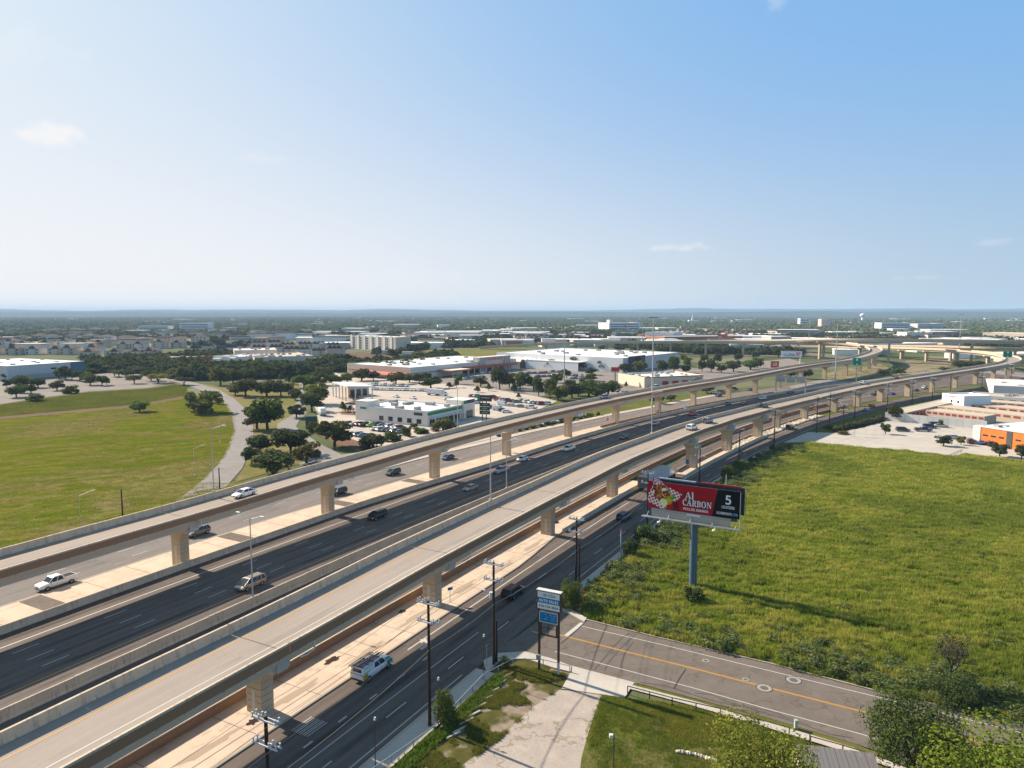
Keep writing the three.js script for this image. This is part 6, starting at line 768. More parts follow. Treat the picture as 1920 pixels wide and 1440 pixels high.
{
  const [a, b, c, d] = bounds(leftField), tuft = tuftGeo(32, 18, 0.13, 0.75, 0.07);
  scatter('mown_grass', 'short mown yellow-green grass on the left field', 'grass', tuft, bladeM, 85000, 13, (q) => { const x = mix(-300, -20, q()), z = mix(-420, -60, q()); if (!inView(x, z, 6) || !inside(leftField, x, z)) return null; const u = x * 0.86 - z * 0.5, v = x * 0.5 + z * 0.86, m = fbm(u * 0.16 + 9, v * 0.5, 3), p = fbm(u * 0.5, v * 1.3, 2), n = fbm(x * 0.035 + 2, z * 0.035, 4), st = stationOf2(x, z), dry = smooth(0.47, 0.60, n * 0.7 + m * 0.3) * smooth(-47, -60, st); if (q() < dry * 0.75 || (p < 0.36 && q() < 0.7)) return null; const c1 = mix3([0.170, 0.220, 0.020], [0.265, 0.258, 0.052], smooth(0.35, 0.65, m)); return [x, -0.03, z, (0.6 + 0.6 * q()) * clamp(-z / 150, 0.8, 1.8), 0.4 + 1.6 * p, sc3(mix3(c1, [0.25, 0.19, 0.10], dry * 0.6), 0.85 + 0.5 * q())]; });
  const bank = [[-242.6, -334.1], [-239.8, -352.5], [-232.8, -388], [-208.8, -407], [-204.9, -431.2], [-195.5, -424.9], [-173.2, -373], [-180.5, -336.1], [-203.4, -312.4], [-216.6, -297.9]];
  scatter('bank_grass', 'green grass on the strip below the warehouse lot', 'grass', tuftGeo(36, 16, 0.3, 0.9, 0.12), bladeM, 9000, 18, (q) => { const x = mix(-300, -120, q()), z = mix(-430, -280, q()); if (!inside(bank, x, z)) return null; const m = fbm(x * 0.1, z * 0.1, 3); return [x, -0.03, z, 1 + q(), 0.6 + m, sc3(mix3([0.10, 0.14, 0.024], [0.19, 0.19, 0.05], m), 0.8 + 0.4 * q())]; });
  const yard = [[10.4, -78], [13, -77.3], [19.8, -75.8], [26.6, -71.5], [33.6, -67], [31, -51.7], [4.2, -51.7], [6.9, -66.5], [8.4, -72]], lotP = [[-13.3, -64], [-7.8, -70.3], [-3.1, -81], [0.3, -84.6], [6.5, -82.8], [5.6, -79.4], [2.4, -75.5], [-1.4, -69.5], [-4.7, -65.3], [-5.8, -60.3], [-13.1, -60.3]];
  scatter('yard_grass', 'short green lawn grass of the lower right yard', 'grass', tuftGeo(33, 16, 0.12, 0.45, 0.04), bladeM, 14000, 14, (q) => { const x = mix(8, 40, q()), z = mix(-80, -40, q()); if (!inside(yard, x, z)) return null; const m = fbm(x * 0.4, z * 0.4, 3); if (m < 0.36 && q() < 0.6) return null; return [x, -0.01, z, 0.7 + 0.6 * q(), 0.6 + 0.9 * m, sc3(mix3([0.12, 0.175, 0.022], [0.23, 0.235, 0.045], smooth(0.4, 0.66, m)), 0.8 + 0.4 * q())]; });
  scatter('lot_weeds', 'patchy short weeds inside the pipe fence', 'weeds', tuftGeo(34, 16, 0.26, 0.4, 0.045), bladeM, 7000, 15, (q) => { const x = mix(-16, 10, q()), z = mix(-90, -50, q()); if (!inside(lotP, x, z)) return null; if (fbm(x * 0.35, z * 0.35 + 5, 4) < 0.47) return null; return [x, -0.01, z, 0.6 + 0.6 * q(), 0.6 + 0.8 * q(), sc3(mix3([0.125, 0.160, 0.028], [0.21, 0.19, 0.06], q()), 0.8 + 0.4 * q())]; });
  const verge = ribbonPoly(-90, -1, 42.7, 44.5); function ribbonPoly(s0, s1, o0, o1) { return [s0, (s0 + s1) / 2, s1].map((s) => al(s, o0)).concat([s1, (s0 + s1) / 2, s0].map((s) => al(s, o1))); }
  scatter('fence_weeds', 'bright green weeds between sidewalk and pipe fence', 'weeds', tuftGeo(35, 18, 0.45, 0.4, 0.06), bladeM, 1500, 16, (q) => { const p = al(mix(-50, -1, q()), mix(42.7, 44.3, q())); return [p[0], 0, p[1], 0.5 + 0.7 * q(), 0.5 + 0.8 * q(), sc3([0.11, 0.18, 0.03], 0.8 + 0.5 * q())]; });
}
// white riprap stones beneath the piers
{ const g = new THREE.IcosahedronGeometry(0.5, 0); scatter('riprap_stones', 'heap of white riprap stones below the far near-side piers', 'stones', g, new THREE.MeshStandardMaterial({ color: rgb(0.6, 0.54, 0.45), roughness: 0.95, flatShading: true }), 1500, 17, (q) => { const p = al(mix(165, 262, q()), mix(28.6, 32, q())); return [p[0], 0.1 + 0.25 * q(), p[1], 0.5 + 0.8 * q(), 0.35 + 0.5 * q(), sc3([1, 0.97, 0.92], 0.75 + 0.3 * q())]; }); }

// ================================================================== BUILDINGS
mat('stucco', [0.88, 0.81, 0.71], 0.9); mat('tanWall', [0.66, 0.54, 0.43], 0.9); mat('paleTan', [0.78, 0.65, 0.51], 0.9); mat('greyWall', [0.52, 0.49, 0.46], 0.9); mat('whiteWall', [0.98, 0.96, 0.92], 0.85); mat('whiteRoof', [0.84, 0.83, 0.80], 0.85); mat('warehouseWall', [0.66, 0.66, 0.64], 0.85); mat('greyRoof', [0.36, 0.35, 0.34], 0.8); mat('metalWall', [0.70, 0.70, 0.68], 0.6); mat('storeOrange', [0.62, 0.105, 0.03], 0.7); mat('brightOrange', [0.80, 0.20, 0.02], 0.7); mat('brickBrown', [0.36, 0.17, 0.08], 0.9); mat('shingle', [0.105, 0.092, 0.085], 0.95); mat('shingleBrown', [0.17, 0.125, 0.10], 0.95); mat('redDoor', [0.36, 0.035, 0.03], 0.7); mat('glass', [0.03, 0.045, 0.055], 0.12); mat('unit', [0.42, 0.41, 0.40], 0.8); mat('darkGrey', [0.10, 0.10, 0.105], 0.8); mat('paleRed', [0.55, 0.20, 0.15], 0.85); mat('greenTrim', [0.0, 0.25, 0.115], 0.6); mat('canopyTop', [0.075, 0.035, 0.035], 0.8); mat('storageRoof', [0.56, 0.48, 0.37], 0.85); mat('blueGlass', [0.09, 0.19, 0.25], 0.2); mat('concreteGrey', [0.68, 0.66, 0.63], 0.9);
function building(name, label, A, B, depth, h, { wall = M.stucco, side = wall, roof = M.whiteRoof, parapet = 0.6, group, cat = 'building' } = {}) {
  const dx = B[0] - A[0], dz = B[1] - A[1], w = Math.hypot(dx, dz), t = thing(name, label, cat, [(A[0] + B[0]) / 2, 0, (A[1] + B[1]) / 2], -Math.atan2(dz, dx), group), th = 0.35;
  t.userData.size = undefined; delete t.userData.size;
  const F = part('front_wall', bx(w, h, th, 0, h / 2, -th / 2), wall, t); part('back_wall', bx(w, h, th, 0, h / 2, -depth + th / 2), wall, t);
  const L = part('side_wall', bx(th, h, depth - 2 * th, -w / 2 + th / 2, h / 2, -depth / 2), side, t), R = part('side_wall', bx(th, h, depth - 2 * th, w / 2 - th / 2, h / 2, -depth / 2), side, t);
  part('roof', bx(w - 2 * th, 0.3, depth - 2 * th, 0, h - parapet - 0.15, -depth / 2), roof, t);
  return { t, w, d: depth, h, F, L, R };
}
function windowsOn(b, face, rows, cols, { y0 = 1, dy = 3.3, ww = 1.5, wh = 1.6, x0 = 0.06, x1 = 0.94, m = M.glass } = {}) { // each window a part
  const g = face === 'F' ? bx(ww, wh, 0.1) : bx(0.1, wh, ww); for (let r = 0; r < rows; r++) for (let c = 0; c < cols; c++) { const u = mix(x0, x1, (c + 0.5) / cols), o = part('window', g, m, b.t), y = y0 + r * dy + wh / 2; if (face === 'F') o.position.set((u - 0.5) * b.w, y, 0.03); else o.position.set((face === 'L' ? -1 : 1) * (b.w / 2 + 0.03), y, -u * b.d); }
}
function units(b, n, seed, s = 1) { const q = rng(seed); for (let i = 0; i < n; i++) { const g = bx((1.4 + 1.5 * q()) * s, (0.9 + 0.7 * q()) * s, (1.2 + 1.2 * q()) * s), o = part('roof_unit', g, M.unit, b.t); o.position.set((q() - 0.5) * b.w * 0.86, b.h - 0.2, -b.d * (0.1 + 0.8 * q())); } }
const strip = (b, face, x0, x1, y0, y1, m, name = 'band', out = 0.06) => { const o = face === 'F' ? part(name, bx((x1 - x0) * b.w, y1 - y0, 0.12), m, b.t) : part(name, bx(0.12, y1 - y0, (x1 - x0) * b.d), m, b.t); const u = (x0 + x1) / 2; if (face === 'F') o.position.set((u - 0.5) * b.w, (y0 + y1) / 2, out); else o.position.set((face === 'L' ? -1 : 1) * (b.w / 2 + out), (y0 + y1) / 2, -u * b.d); return o; };
const signOn = (b, x, y, z, w, h, m, name = 'sign', rotY = 0) => { const o = part(name, new THREE.PlaneGeometry(w, h), m, b.t); o.position.set(x, y, z); o.rotation.y = rotY; return o; };
{ // the big store with orange trim
  const b = building('home_store', 'huge tan store with orange trim and white roof', [-66.5, -462.1], [3.3, -554.5], 62, 8, { wall: M.stucco, side: M.tanWall, parapet: 0.5 }), w = b.w;
  units(b, 22, 5, 1.1); strip(b, 'L', 0.02, 0.98, 3.7, 4.3, M.storeOrange, 'orange_band'); strip(b, 'F', 0.0, 0.3, 3.6, 4.2, M.storeOrange, 'orange_band');
  { const g = new THREE.BufferGeometry(), x = -w / 2, V = [[x - 0.4, 4.3, -2], [x - 0.4, 4.3, -42], [x - 7, 2.9, -42], [x - 7, 2.9, -2]]; part('side_canopy', mesh3(V.flat(), [0, 1, 2, 0, 2, 3], [0, 0, 1, 0, 1, 1, 0, 1]), M.paleRed, b.t); for (const z of [-3, -15, -28, -41]) part('canopy_post', cyl(0.2, 0.2, 2.9, x - 6.7, 0, z, 8), M.stucco, b.t); }
  const tw = part('entrance_tower', bx(36, 3.2, 6, w * 0.26, 9.4, -2.2), M.stucco, b.t); for (const s of [-1, 1]) part('tower_pier', bx(7, 10.8, 6.4, w * 0.26 + s * 15, 5.4, -1.9), M.greyWall, tw);
  part('front_canopy', bx(w * 0.52, 1.5, 4.5, w * 0.2, 4.4, 2.2), M.storeOrange, b.t); for (let k = 0; k < 9; k++) part('canopy_post', cyl(0.28, 0.28, 3.7, w * (-0.04 + 0.06 * k), 0, 4, 8), M.stucco, b.t); strip(b, 'F', 0.45, 0.94, 0.2, 3.6, M.glass, 'shopfront');
  part('loading_canopy', bx(20, 0.9, 13, -w * 0.19, 4.4, 6.8), M.storeOrange, b.t); part('loading_roof', bx(19.4, 0.1, 12.4, -w * 0.19, 4.92, 6.8), M.paleTan, b.t); for (const [x, z] of [[-0.26, 12.5], [-0.12, 12.5], [-0.26, 2], [-0.12, 2]]) part('canopy_post', cyl(0.25, 0.25, 4, w * x, 0, z, 8), M.stucco, b.t);
  signOn(b, w * 0.26, 9.45, 0.85, 26, 2.6, panelMat(1024, 100, (k) => { k.fillStyle = '#c2b4a2'; k.fillRect(0, 0, 1024, 100); k.fillStyle = '#d0451f'; k.font = 'bold 92px sans-serif'; k.textAlign = 'center'; k.textBaseline = 'middle'; k.fillText('THE HOME DEPOT', 512, 54, 960); }, 0.8), 'store_name');
  const gd = building('garden_centre', 'garden centre with scalloped orange arches beside the big store', [6.3, -554.5], [32.6, -570.8], 26, 5.2, { wall: M.darkGrey, roof: M.greyRoof }); for (let k = 0; k < 7; k++) { const c = new THREE.CylinderGeometry(gd.w / 15, gd.w / 15, gd.d, 14, 1, false, 0, Math.PI); c.rotateZ(Math.PI / 2); c.rotateY(Math.PI / 2); const o = part('arch_roof', c, M.whiteWall, gd.t); o.position.set((k - 3) * gd.w / 7.2, 5.2, -gd.d / 2); const e = new THREE.CircleGeometry(gd.w / 15.2, 14, 0, Math.PI), f = part('arch_face', e, M.storeOrange, gd.t); f.position.set((k - 3) * gd.w / 7.2, 5.2, 0.05); }
}
{ // white warehouse on the left
  const b = building('warehouse', 'long white metal warehouse with white roof at far left', [-324, -454.9], [-302.4, -502], 75, 9.5, { wall: M.warehouseWall, side: M.warehouseWall, parapet: 0.15 }); units(b, 9, 8, 1.1);
  strip(b, 'F', 0.8, 1.0, 0.3, 8.4, M.blueGlass, 'glass_corner', 0.08); strip(b, 'F', 0.8, 1.0, 7.8, 9.5, M.blueGlass, 'teal_cornice', 0.12); strip(b, 'F', 0.2, 0.75, 0.2, 3.1, M.greyWall, 'grey_dado'); windowsOn(b, 'F', 1, 2, { y0: 5.4, ww: 4, wh: 1.1, x0: 0.5, x1: 0.8 });
}
{ // tan school blocks
  const a = building('school_building', 'tan flat-roofed school hall with rooftop units', [-203, -559.9], [-162.9, -582.2], 60, 8.5, { wall: M.paleTan, side: M.tanWall, roof: M.storageRoof }); units(a, 14, 21, 1.3); strip(a, 'F', 0.0, 0.14, 0.2, 7.6, M.brickBrown, 'brick_panel'); windowsOn(a, 'F', 1, 6, { y0: 2, ww: 2.4, wh: 1.6, x0: 0.2 });
  const c = building('school_building', 'pale school entrance block with white porticos', [-240.4, -570.8], [-214, -559.9], 30, 9, { wall: M.stucco }); units(c, 4, 22); windowsOn(c, 'F', 1, 5, { y0: 1.6, ww: 2, wh: 4 }); part('portico', bx(6, 7, 4, -8, 3.5, 2.1), M.whiteWall, c.t); part('portico', bx(5, 8, 4, 8, 4, 2.1), M.whiteWall, c.t);
  const d = building('school_building', 'low brown school wing behind the pale blocks', [-281.4, -594.1], [-260.7, -619.3], 30, 6, { wall: M.brickBrown, roof: M.storageRoof }); units(d, 5, 23);
  const e = building('school_building', 'higher rear hall of the tan school', [-244.6, -625.9], [-211.5, -639.6], 40, 10.5, { wall: M.paleTan, roof: M.whiteRoof }); units(e, 8, 24, 1.3);
}
{ // car rental shop with green band
  const b = building('rental_shop', 'cream car rental shop with green band and white roof', [-32.5, -271.1], [-20.8, -291.8], 36, 6, { wall: M.stucco }); units(b, 9, 31, 1.2);
  strip(b, 'F', 0, 1, 4.2, 5.4, M.greenTrim, 'green_band'); for (let k = 0; k < 5; k++) { strip(b, 'F', 0.06 + k * 0.18, 0.2 + k * 0.18, 0.3, 2.7, M.glass, 'shop_window'); } part('awning', bx(b.w * 0.95, 0.2, 2, 0, 3.1, 1.1), M.metalWall, b.t); for (const x of [-0.4, -0.13, 0.13, 0.4]) part('awning_post', cyl(0.14, 0.14, 3, x * b.w, 0, 1.9, 8), M.white, b.t);
  const tw = part('entrance_tower', bx(8.5, 7.6, 9, b.w / 2 + 4.4, 3.8, -3.6), M.stucco, b.t); part('dark_sign', bx(5.6, 1.3, 0.2, b.w / 2 + 5.4, 6.8, 1.0), M.darkGrey, tw); part('green_corner', bx(2.6, 1.3, 0.2, b.w / 2 + 1.4, 6.8, 1.0), M.greenTrim, tw); part('entrance_glass', bx(4.6, 3, 0.2, b.w / 2 + 4.4, 1.6, 0.98), M.glass, tw);
  part('rear_tower', bx(7, 8, 7, -b.w / 2 + 3.6, 4, -b.d + 3), M.stucco, b.t); const sg = part('sign_oval', bx(0.2, 1.8, 4.4, -b.w / 2 - 0.14, 5.2, -b.d + 4), M.white, b.t); part('sign_letters', bx(0.1, 0.8, 3.2, -b.w / 2 - 0.26, 5.2, -b.d + 4), M.greenTrim, sg); part('side_sign', bx(0.15, 1.1, 4, -b.w / 2 - 0.1, 4.6, -4.5), M.darkGrey, b.t); windowsOn(b, 'L', 1, 5, { y0: 0.8, ww: 2.2, wh: 1.8, x0: 0.05, x1: 0.7 });
  // dark canopy beside it
  const c = thing('canopy', 'dark roofed canopy with green edge beside the rental shop', 'canopy'), P = [[-71.3, -301.4], [-65.6, -319.3], [-51.2, -310.5], [-54.3, -295.3]]; part('roof', slab(P, 4.7, 5.3), M.canopyTop, c); for (const [i, j, n] of [[2, 3, 'green_edge'], [3, 0, 'green_edge']]) { const A = P[i], B = P[j], mid = [(A[0] + B[0]) / 2, (A[1] + B[1]) / 2], L = Math.hypot(B[0] - A[0], B[1] - A[1]); part(n, bx(i === 3 ? L * 0.42 : L, 0.75, 0.15, i === 3 ? -L * 0.29 : 0, 0, 0), M.greenTrim, c).position.set(mid[0], 5, mid[1]); c.children[c.children.length - 1].rotation.y = -Math.atan2(B[1] - A[1], B[0] - A[0]); }
  for (const [u, v] of [[0.1, 0.15], [0.9, 0.15], [0.1, 0.85], [0.9, 0.85], [0.5, 0.85]]) { const x = mix(mix(P[0][0], P[3][0], u), mix(P[1][0], P[2][0], u), v), z = mix(mix(P[0][1], P[3][1], u), mix(P[1][1], P[2][1], u), v); part('post', bx(0.35, 4.7, 0.35, x, 2.35, z), M.white, c); }
}
{ // grey canopy with a service building
  const c = thing('service_canopy', 'grey metal canopy over a tan service building', 'canopy'), P = [[-94.4, -371.5], [-82.5, -368.7], [-67.6, -348.7], [-81.5, -348.7]]; part('roof', slab(P, 7.1, 7.6), M.metalWall, c);
  for (let k = 0; k < 5; k++) part('column', bx(0.5, 7.1, 0.5, mix(P[0][0], P[3][0], 0.05 + k * 0.22), 3.55, mix(P[0][1], P[3][1], 0.05 + k * 0.22)), M.metalWall, c); for (const u of [0.3, 0.9]) part('column', bx(0.5, 7.1, 0.5, mix(P[3][0], P[2][0], u), 3.55, mix(P[3][1], P[2][1], u)), M.metalWall, c);
  const b = building('service_building', 'tan service building beneath the grey metal canopy', [-85.4, -368.2], [-76, -375.4], 12, 5.8, { wall: M.paleTan }); for (let k = 0; k < 3; k++) strip(b, 'F', 0.1 + k * 0.3, 0.3 + k * 0.3, 0.2, 3.6, M.glass, 'bay_door');
}
{ // dark sign tower of the rental yard
  const [x, z] = [-10.8, -275], t = thing('sign_tower', 'tall stack of dark sign panels with green stripes', 'sign', [x, 0, z], -0.25); for (const s of [-1, 1]) part('post', bx(0.3, 11.4, 0.3, s * 0.8, 5.7, 0), M.black, t);
  const rowM = (seed) => panelMat(256, 64, (k) => { k.fillStyle = '#1c2124'; k.fillRect(0, 0, 256, 64); k.fillStyle = '#aab0ae'; const q = rng(seed); let X = 44; while (X < 210) { const w = 8 + q() * 12; k.fillRect(X, 22, w, 20); X += w + 5; } });
  const P1 = part('panel', bx(5.6, 2.5, 0.5, 0.2, 10.6, 0), M.darkGrey, t), l1 = part('lettering', new THREE.PlaneGeometry(5.2, 1.4), rowM(3), P1); l1.position.set(0.5, 10.8, 0.27); part('green_square', bx(1.1, 2, 0.52, -2.2, 10.9, 0.03), M.greenTrim, P1);
  for (let k = 0; k < 3; k++) { const y = 8.2 - k * 1.55, p = part('panel', bx(4.2, 1.1, 0.4, 0.2, y, 0), M.darkGrey, t), l = part('lettering', new THREE.PlaneGeometry(3.6, 0.8), rowM(9 + k), p); l.position.set(0.2, y, 0.22); part('green_stripe', bx(4.2, 0.28, 0.42, 0.2, y - 0.72, 0), M.greenTrim, t); }
  const [bx0, bz0] = [-75.9, -266.1], s2 = thing('monument_sign', 'dark green monument sign at the rental yard entrance', 'sign', [bx0, 0, bz0], 0.1); part('slab', bx(4.2, 4.6, 0.6, 0, 2.3, 0), M.darkGrey, s2); part('cap', bx(4.4, 0.35, 0.7, 0, 4.7, 0), M.greenTrim, s2);
}
{ // grey and white store with black entrance
  const b = building('electronics_store', 'grey and white box store with black entrance wall', [81.4, -519.9], [139.4, -594.1], 120, 10.5, { wall: M.concreteGrey, side: M.whiteWall }); units(b, 20, 41, 1.5); strip(b, 'F', 0.08, 0.36, 0, 11.2, M.darkGrey, 'black_wall', 0.25); signOn(b, b.w * -0.27, 8.4, 0.45, 9, 3, txt('••••|••••', '#d23a2c', '#26262a', 256, 90, 34), 'red_sign'); strip(b, 'F', 0.66, 0.86, 2, 7, M.metalWall, 'window_wall'); part('loading_roof', bx(14, 0.6, 60, -b.w / 2 - 7.2, 6.6, -60), M.whiteRoof, b.t); part('loading_wall', bx(0.4, 6.2, 60, -b.w / 2 - 13.9, 3.1, -60), M.whiteWall, b.t);
}
{ const b = building('tan_shop', 'tan stucco shop with crenellated white roof behind farther viaduct', [77.2, -412.8], [115.6, -428.1], 30, 6.2, { wall: M.paleTan, parapet: 1 }); units(b, 18, 43, 0.8); for (let k = 0; k < 4; k++) strip(b, 'F', 0.3 + k * 0.17, 0.4 + k * 0.17, 0.3, 3.4, M.redDoor, 'awning_window'); strip(b, 'F', 0, 1, 5.6, 6.2, M.brickBrown, 'cornice');
  const g = thing('banner_board', 'long green roadside board with white lettering', 'sign', [...[76.5, -428.1]].flatMap((v, i) => (i ? [0, v] : [v])), -0.05); for (const s of [-1, 1]) part('post', cyl(0.15, 0.15, 4, s * 3, 0, 0, 8), M.galv, g); part('board', bx(8.4, 2.9, 0.3, 0, 4.2, 0), M.greenTrim, g); const l = part('lettering', new THREE.PlaneGeometry(5, 0.9), panelMat(256, 48, (k) => { k.fillStyle = '#14734a'; k.fillRect(0, 0, 256, 48); k.fillStyle = '#dfe8df'; for (let i = 0; i < 11; i++) k.fillRect(12 + i * 21, 12, 15, 24); }), g); l.position.set(0, 4.3, 0.17);
  const r = thing('pole_sign', 'red and white pole sign before the grey store', 'sign', [...[61.9, -424.9]].flatMap((v, i) => (i ? [0, v] : [v])), -0.1); part('post', cyl(0.3, 0.3, 9, 0, 0, 0, 8), M.trim, r); part('panel', bx(5, 2.6, 0.5, 0, 9.8, 0), M.redPaint, r); part('lower_panel', bx(4.6, 0.8, 0.45, 0, 8.1, 0), M.white, r);
  const o = thing('square_sign', 'square orange sign with white numerals above farther viaduct', 'sign', [...[181.3, -489.3]].flatMap((v, i) => (i ? [0, v] : [v])), -0.3); part('post', cyl(0.3, 0.3, 6, 0, 0, 0, 8), M.trim, o); part('panel', bx(5.4, 4.6, 0.4, 0, 8, 0), M.storeOrange, o); const n = part('numerals', new THREE.PlaneGeometry(4, 3.4), txt('20', '#e8dccf', '#b8431f', 128, 110, 96), o); n.position.set(0, 8, 0.22);
  const w = thing('billboard', 'small white billboard with red lettering beyond farther viaduct', 'billboard', [...[219.1, -539.2]].flatMap((v, i) => (i ? [0, v] : [v])), -0.2); part('post', cyl(0.5, 0.5, 9.5, 0, 0, 0, 10), M.paleTan, w); part('panel', bx(15, 4.8, 0.4, -6.5, 12, 0), M.white, w); const f = part('poster', new THREE.PlaneGeometry(14.6, 4.5), panelMat(512, 160, (k) => { k.fillStyle = '#d9dadb'; k.fillRect(0, 0, 512, 160); const q = rng(3); for (let i = 0; i < 70; i++) { k.fillStyle = ['#8d949b', '#5b6168', '#b7bcc0'][i % 3]; k.fillRect(30 + q() * 280, 50 + q() * 80, 10 + q() * 40, 4 + q() * 12); } k.fillStyle = '#b5352f'; for (let i = 0; i < 4; i++) k.fillRect(370, 30 + i * 26, 110 - i * 12, 14); }), w); f.position.set(-6.5, 12, 0.22);
}
{ // orange building
  const b = building('orange_building', 'bright orange block building with white roof at right edge', [156.23, -236.41], [167.64, -209.46], 26, 6, { wall: M.brightOrange, side: M.metalWall, parapet: 0.1 }); units(b, 4, 51); strip(b, 'F', 0.34, 0.4, 0, 6.02, M.darkGrey, 'dark_pilaster', 0.08); windowsOn(b, 'F', 1, 3, { y0: 3, ww: 1.6, wh: 0.5, x0: 0.06, x1: 0.33 }); windowsOn(b, 'F', 1, 6, { y0: 3, ww: 1.6, wh: 0.5, x0: 0.42, x1: 0.95 }); strip(b, 'F', 0, 1, 5.75, 6.1, M.metalWall, 'eaves', 0.14); part('grey_corner', bx(2.6, 5.98, 3, -b.w / 2 + 0.2, 2.99, -1.35), M.metalWall, b.t);
}
{ // storage yard
  const fw = thing('boundary_wall', 'long grey metal wall of the storage yard', 'wall'), a = [152.3, -287.4], m2 = [178.1, -263.7], L = Math.hypot(m2[0] - a[0], m2[1] - a[1]), n = 14; for (let k = 0; k < n; k++) { const o = part('wall_panel', bx(L / n - 0.04, 3.3, 0.2), k % 2 ? M.metalWall : M.concreteGrey, fw); o.position.set(mix(a[0], m2[0], (k + 0.5) / n), 1.65, mix(a[1], m2[1], (k + 0.5) / n)); o.rotation.y = -Math.atan2(m2[1] - a[1], m2[0] - a[0]); }
  const row = (label, A, B, d, doors, side) => { const b = building('storage_building', label, A, B, d, 3.2, { wall: M.storageRoof, roof: M.storageRoof, parapet: 0.12, group: 'storage buildings' }); for (let k = 0; k < doors; k++) { const o = part('red_door', side ? bx(0.1, 2.5, b.d / doors * 0.8) : bx(b.w / doors * 0.66, 0.85, 0.1), M.redDoor, b.t); side ? o.position.set(b.w / 2 + 0.04, 1.35, -b.d * (k + 0.5) / doors) : o.position.set(((k + 0.5) / doors - 0.5) * b.w, 2.35, 0.04); } };
  row('storage building with red roller doors along its right side', [156.2, -293.3], [161.2, -287.4], 78, 18, true);
  const from = [[173.1, -294.8], [185.5, -307.4], [198.5, -321.1], [208.8, -332.2], [220.1, -344.1]], to = [[185.5, -276.4], [203.4, -275], [218.9, -291.8], [232.8, -309.1], [244.3, -322.9]];
  from.forEach((p, i) => row(`low tan storage row with red doors, ${ord(i)} from the bright lot`, p, to[i], 10.5, 9 + (i % 2)));
  const of = building('storage_office', 'white storage office with red and blue logo', [197.8, -324.7], [200.1, -312.4], 14, 7, { wall: M.whiteWall, group: 'storage buildings' }); windowsOn(of, 'F', 1, 2, { y0: 3.4, ww: 1, wh: 1.2, x0: 0.3, x1: 0.9 }); signOn(of, -of.w * 0.1, 5.9, 0.06, 8, 1.4, panelMat(256, 48, (k) => { k.fillStyle = '#c9c8c4'; k.fillRect(0, 0, 256, 48); k.fillStyle = '#3f76b5'; k.beginPath(); k.moveTo(10, 40); k.lineTo(34, 8); k.lineTo(48, 26); k.lineTo(60, 14); k.lineTo(76, 40); k.lineTo(60, 30); k.lineTo(46, 40); k.lineTo(34, 24); k.fill(); k.fillStyle = '#b8434a'; for (let i = 0; i < 9; i++) k.fillRect(84 + i * 18, 10, 13, 14); k.fillStyle = '#5b7ea8'; k.fillRect(90, 30, 120, 8); }, 0.8), 'logo'); strip(of, 'F', 0.5, 0.75, 0.1, 2.4, M.glass, 'doorway');
  const bl = building('storage_building', 'long white storage block at the right edge', [219.1, -340], [246.2, -315.8], 16, 4.6, { wall: M.concreteGrey, roof: M.storageRoof, group: 'storage buildings' }); units(bl, 4, 61); windowsOn(bl, 'F', 1, 7, { y0: 1.6, ww: 2.4, wh: 1.6 });
  const br = building('metal_shed', 'broad grey metal roof shed at the right edge', [254.1, -373], [279.5, -359.1], 46, 5.5, { wall: M.concreteGrey, roof: M.concreteGrey, parapet: 0.05 }); units(br, 3, 62);
}
// hotel
{ const b = building('hotel', 'five-storey tan hotel with white vertical bays', [-194.2, -854.3], [-130.3, -796.3], 22, 16, { wall: M.paleTan, side: M.paleTan }); windowsOn(b, 'F', 5, 12, { y0: 1.4, dy: 2.8, ww: 2.6, wh: 1.5 }); windowsOn(b, 'L', 5, 3, { y0: 1.4, dy: 2.8 }); for (let k = 0; k < 7; k++) strip(b, 'F', 0.02 + k * 0.145, 0.06 + k * 0.145, 0, 17.2, M.whiteWall, 'white_bay', 0.35); }
// pitched-roof apartment blocks
function hip(w, d, h, y) { const e = 0.6, W = w / 2 + e, D = d / 2 + e, r = Math.max(0.1, W - D), V = [[-W, y, -D], [W, y, -D], [W, y, D], [-W, y, D], [-r, y + h, 0], [r, y + h, 0]], f = [[0, 4, 5], [0, 5, 1], [1, 5, 2], [2, 5, 4], [2, 4, 3], [3, 4, 0]], pos = []; for (const t of f) for (const k of t) pos.push(...V[k]); const g = new THREE.BufferGeometry(); g.setAttribute('position', new THREE.Float32BufferAttribute(pos, 3)); g.setAttribute('uv', new THREE.Float32BufferAttribute(new Float32Array(36), 2)); g.computeVertexNormals(); return g; }
const gableG = (w, h, d) => { const s = new THREE.Shape([[-w / 2, 0], [w / 2, 0], [0, h]].map(([a, b]) => new THREE.Vector2(a, b))), g = new THREE.ExtrudeGeometry(s, { depth: d, bevelEnabled: false }); g.translate(0, 0, -d); return g; };
const APT = { wallG: new Map() };
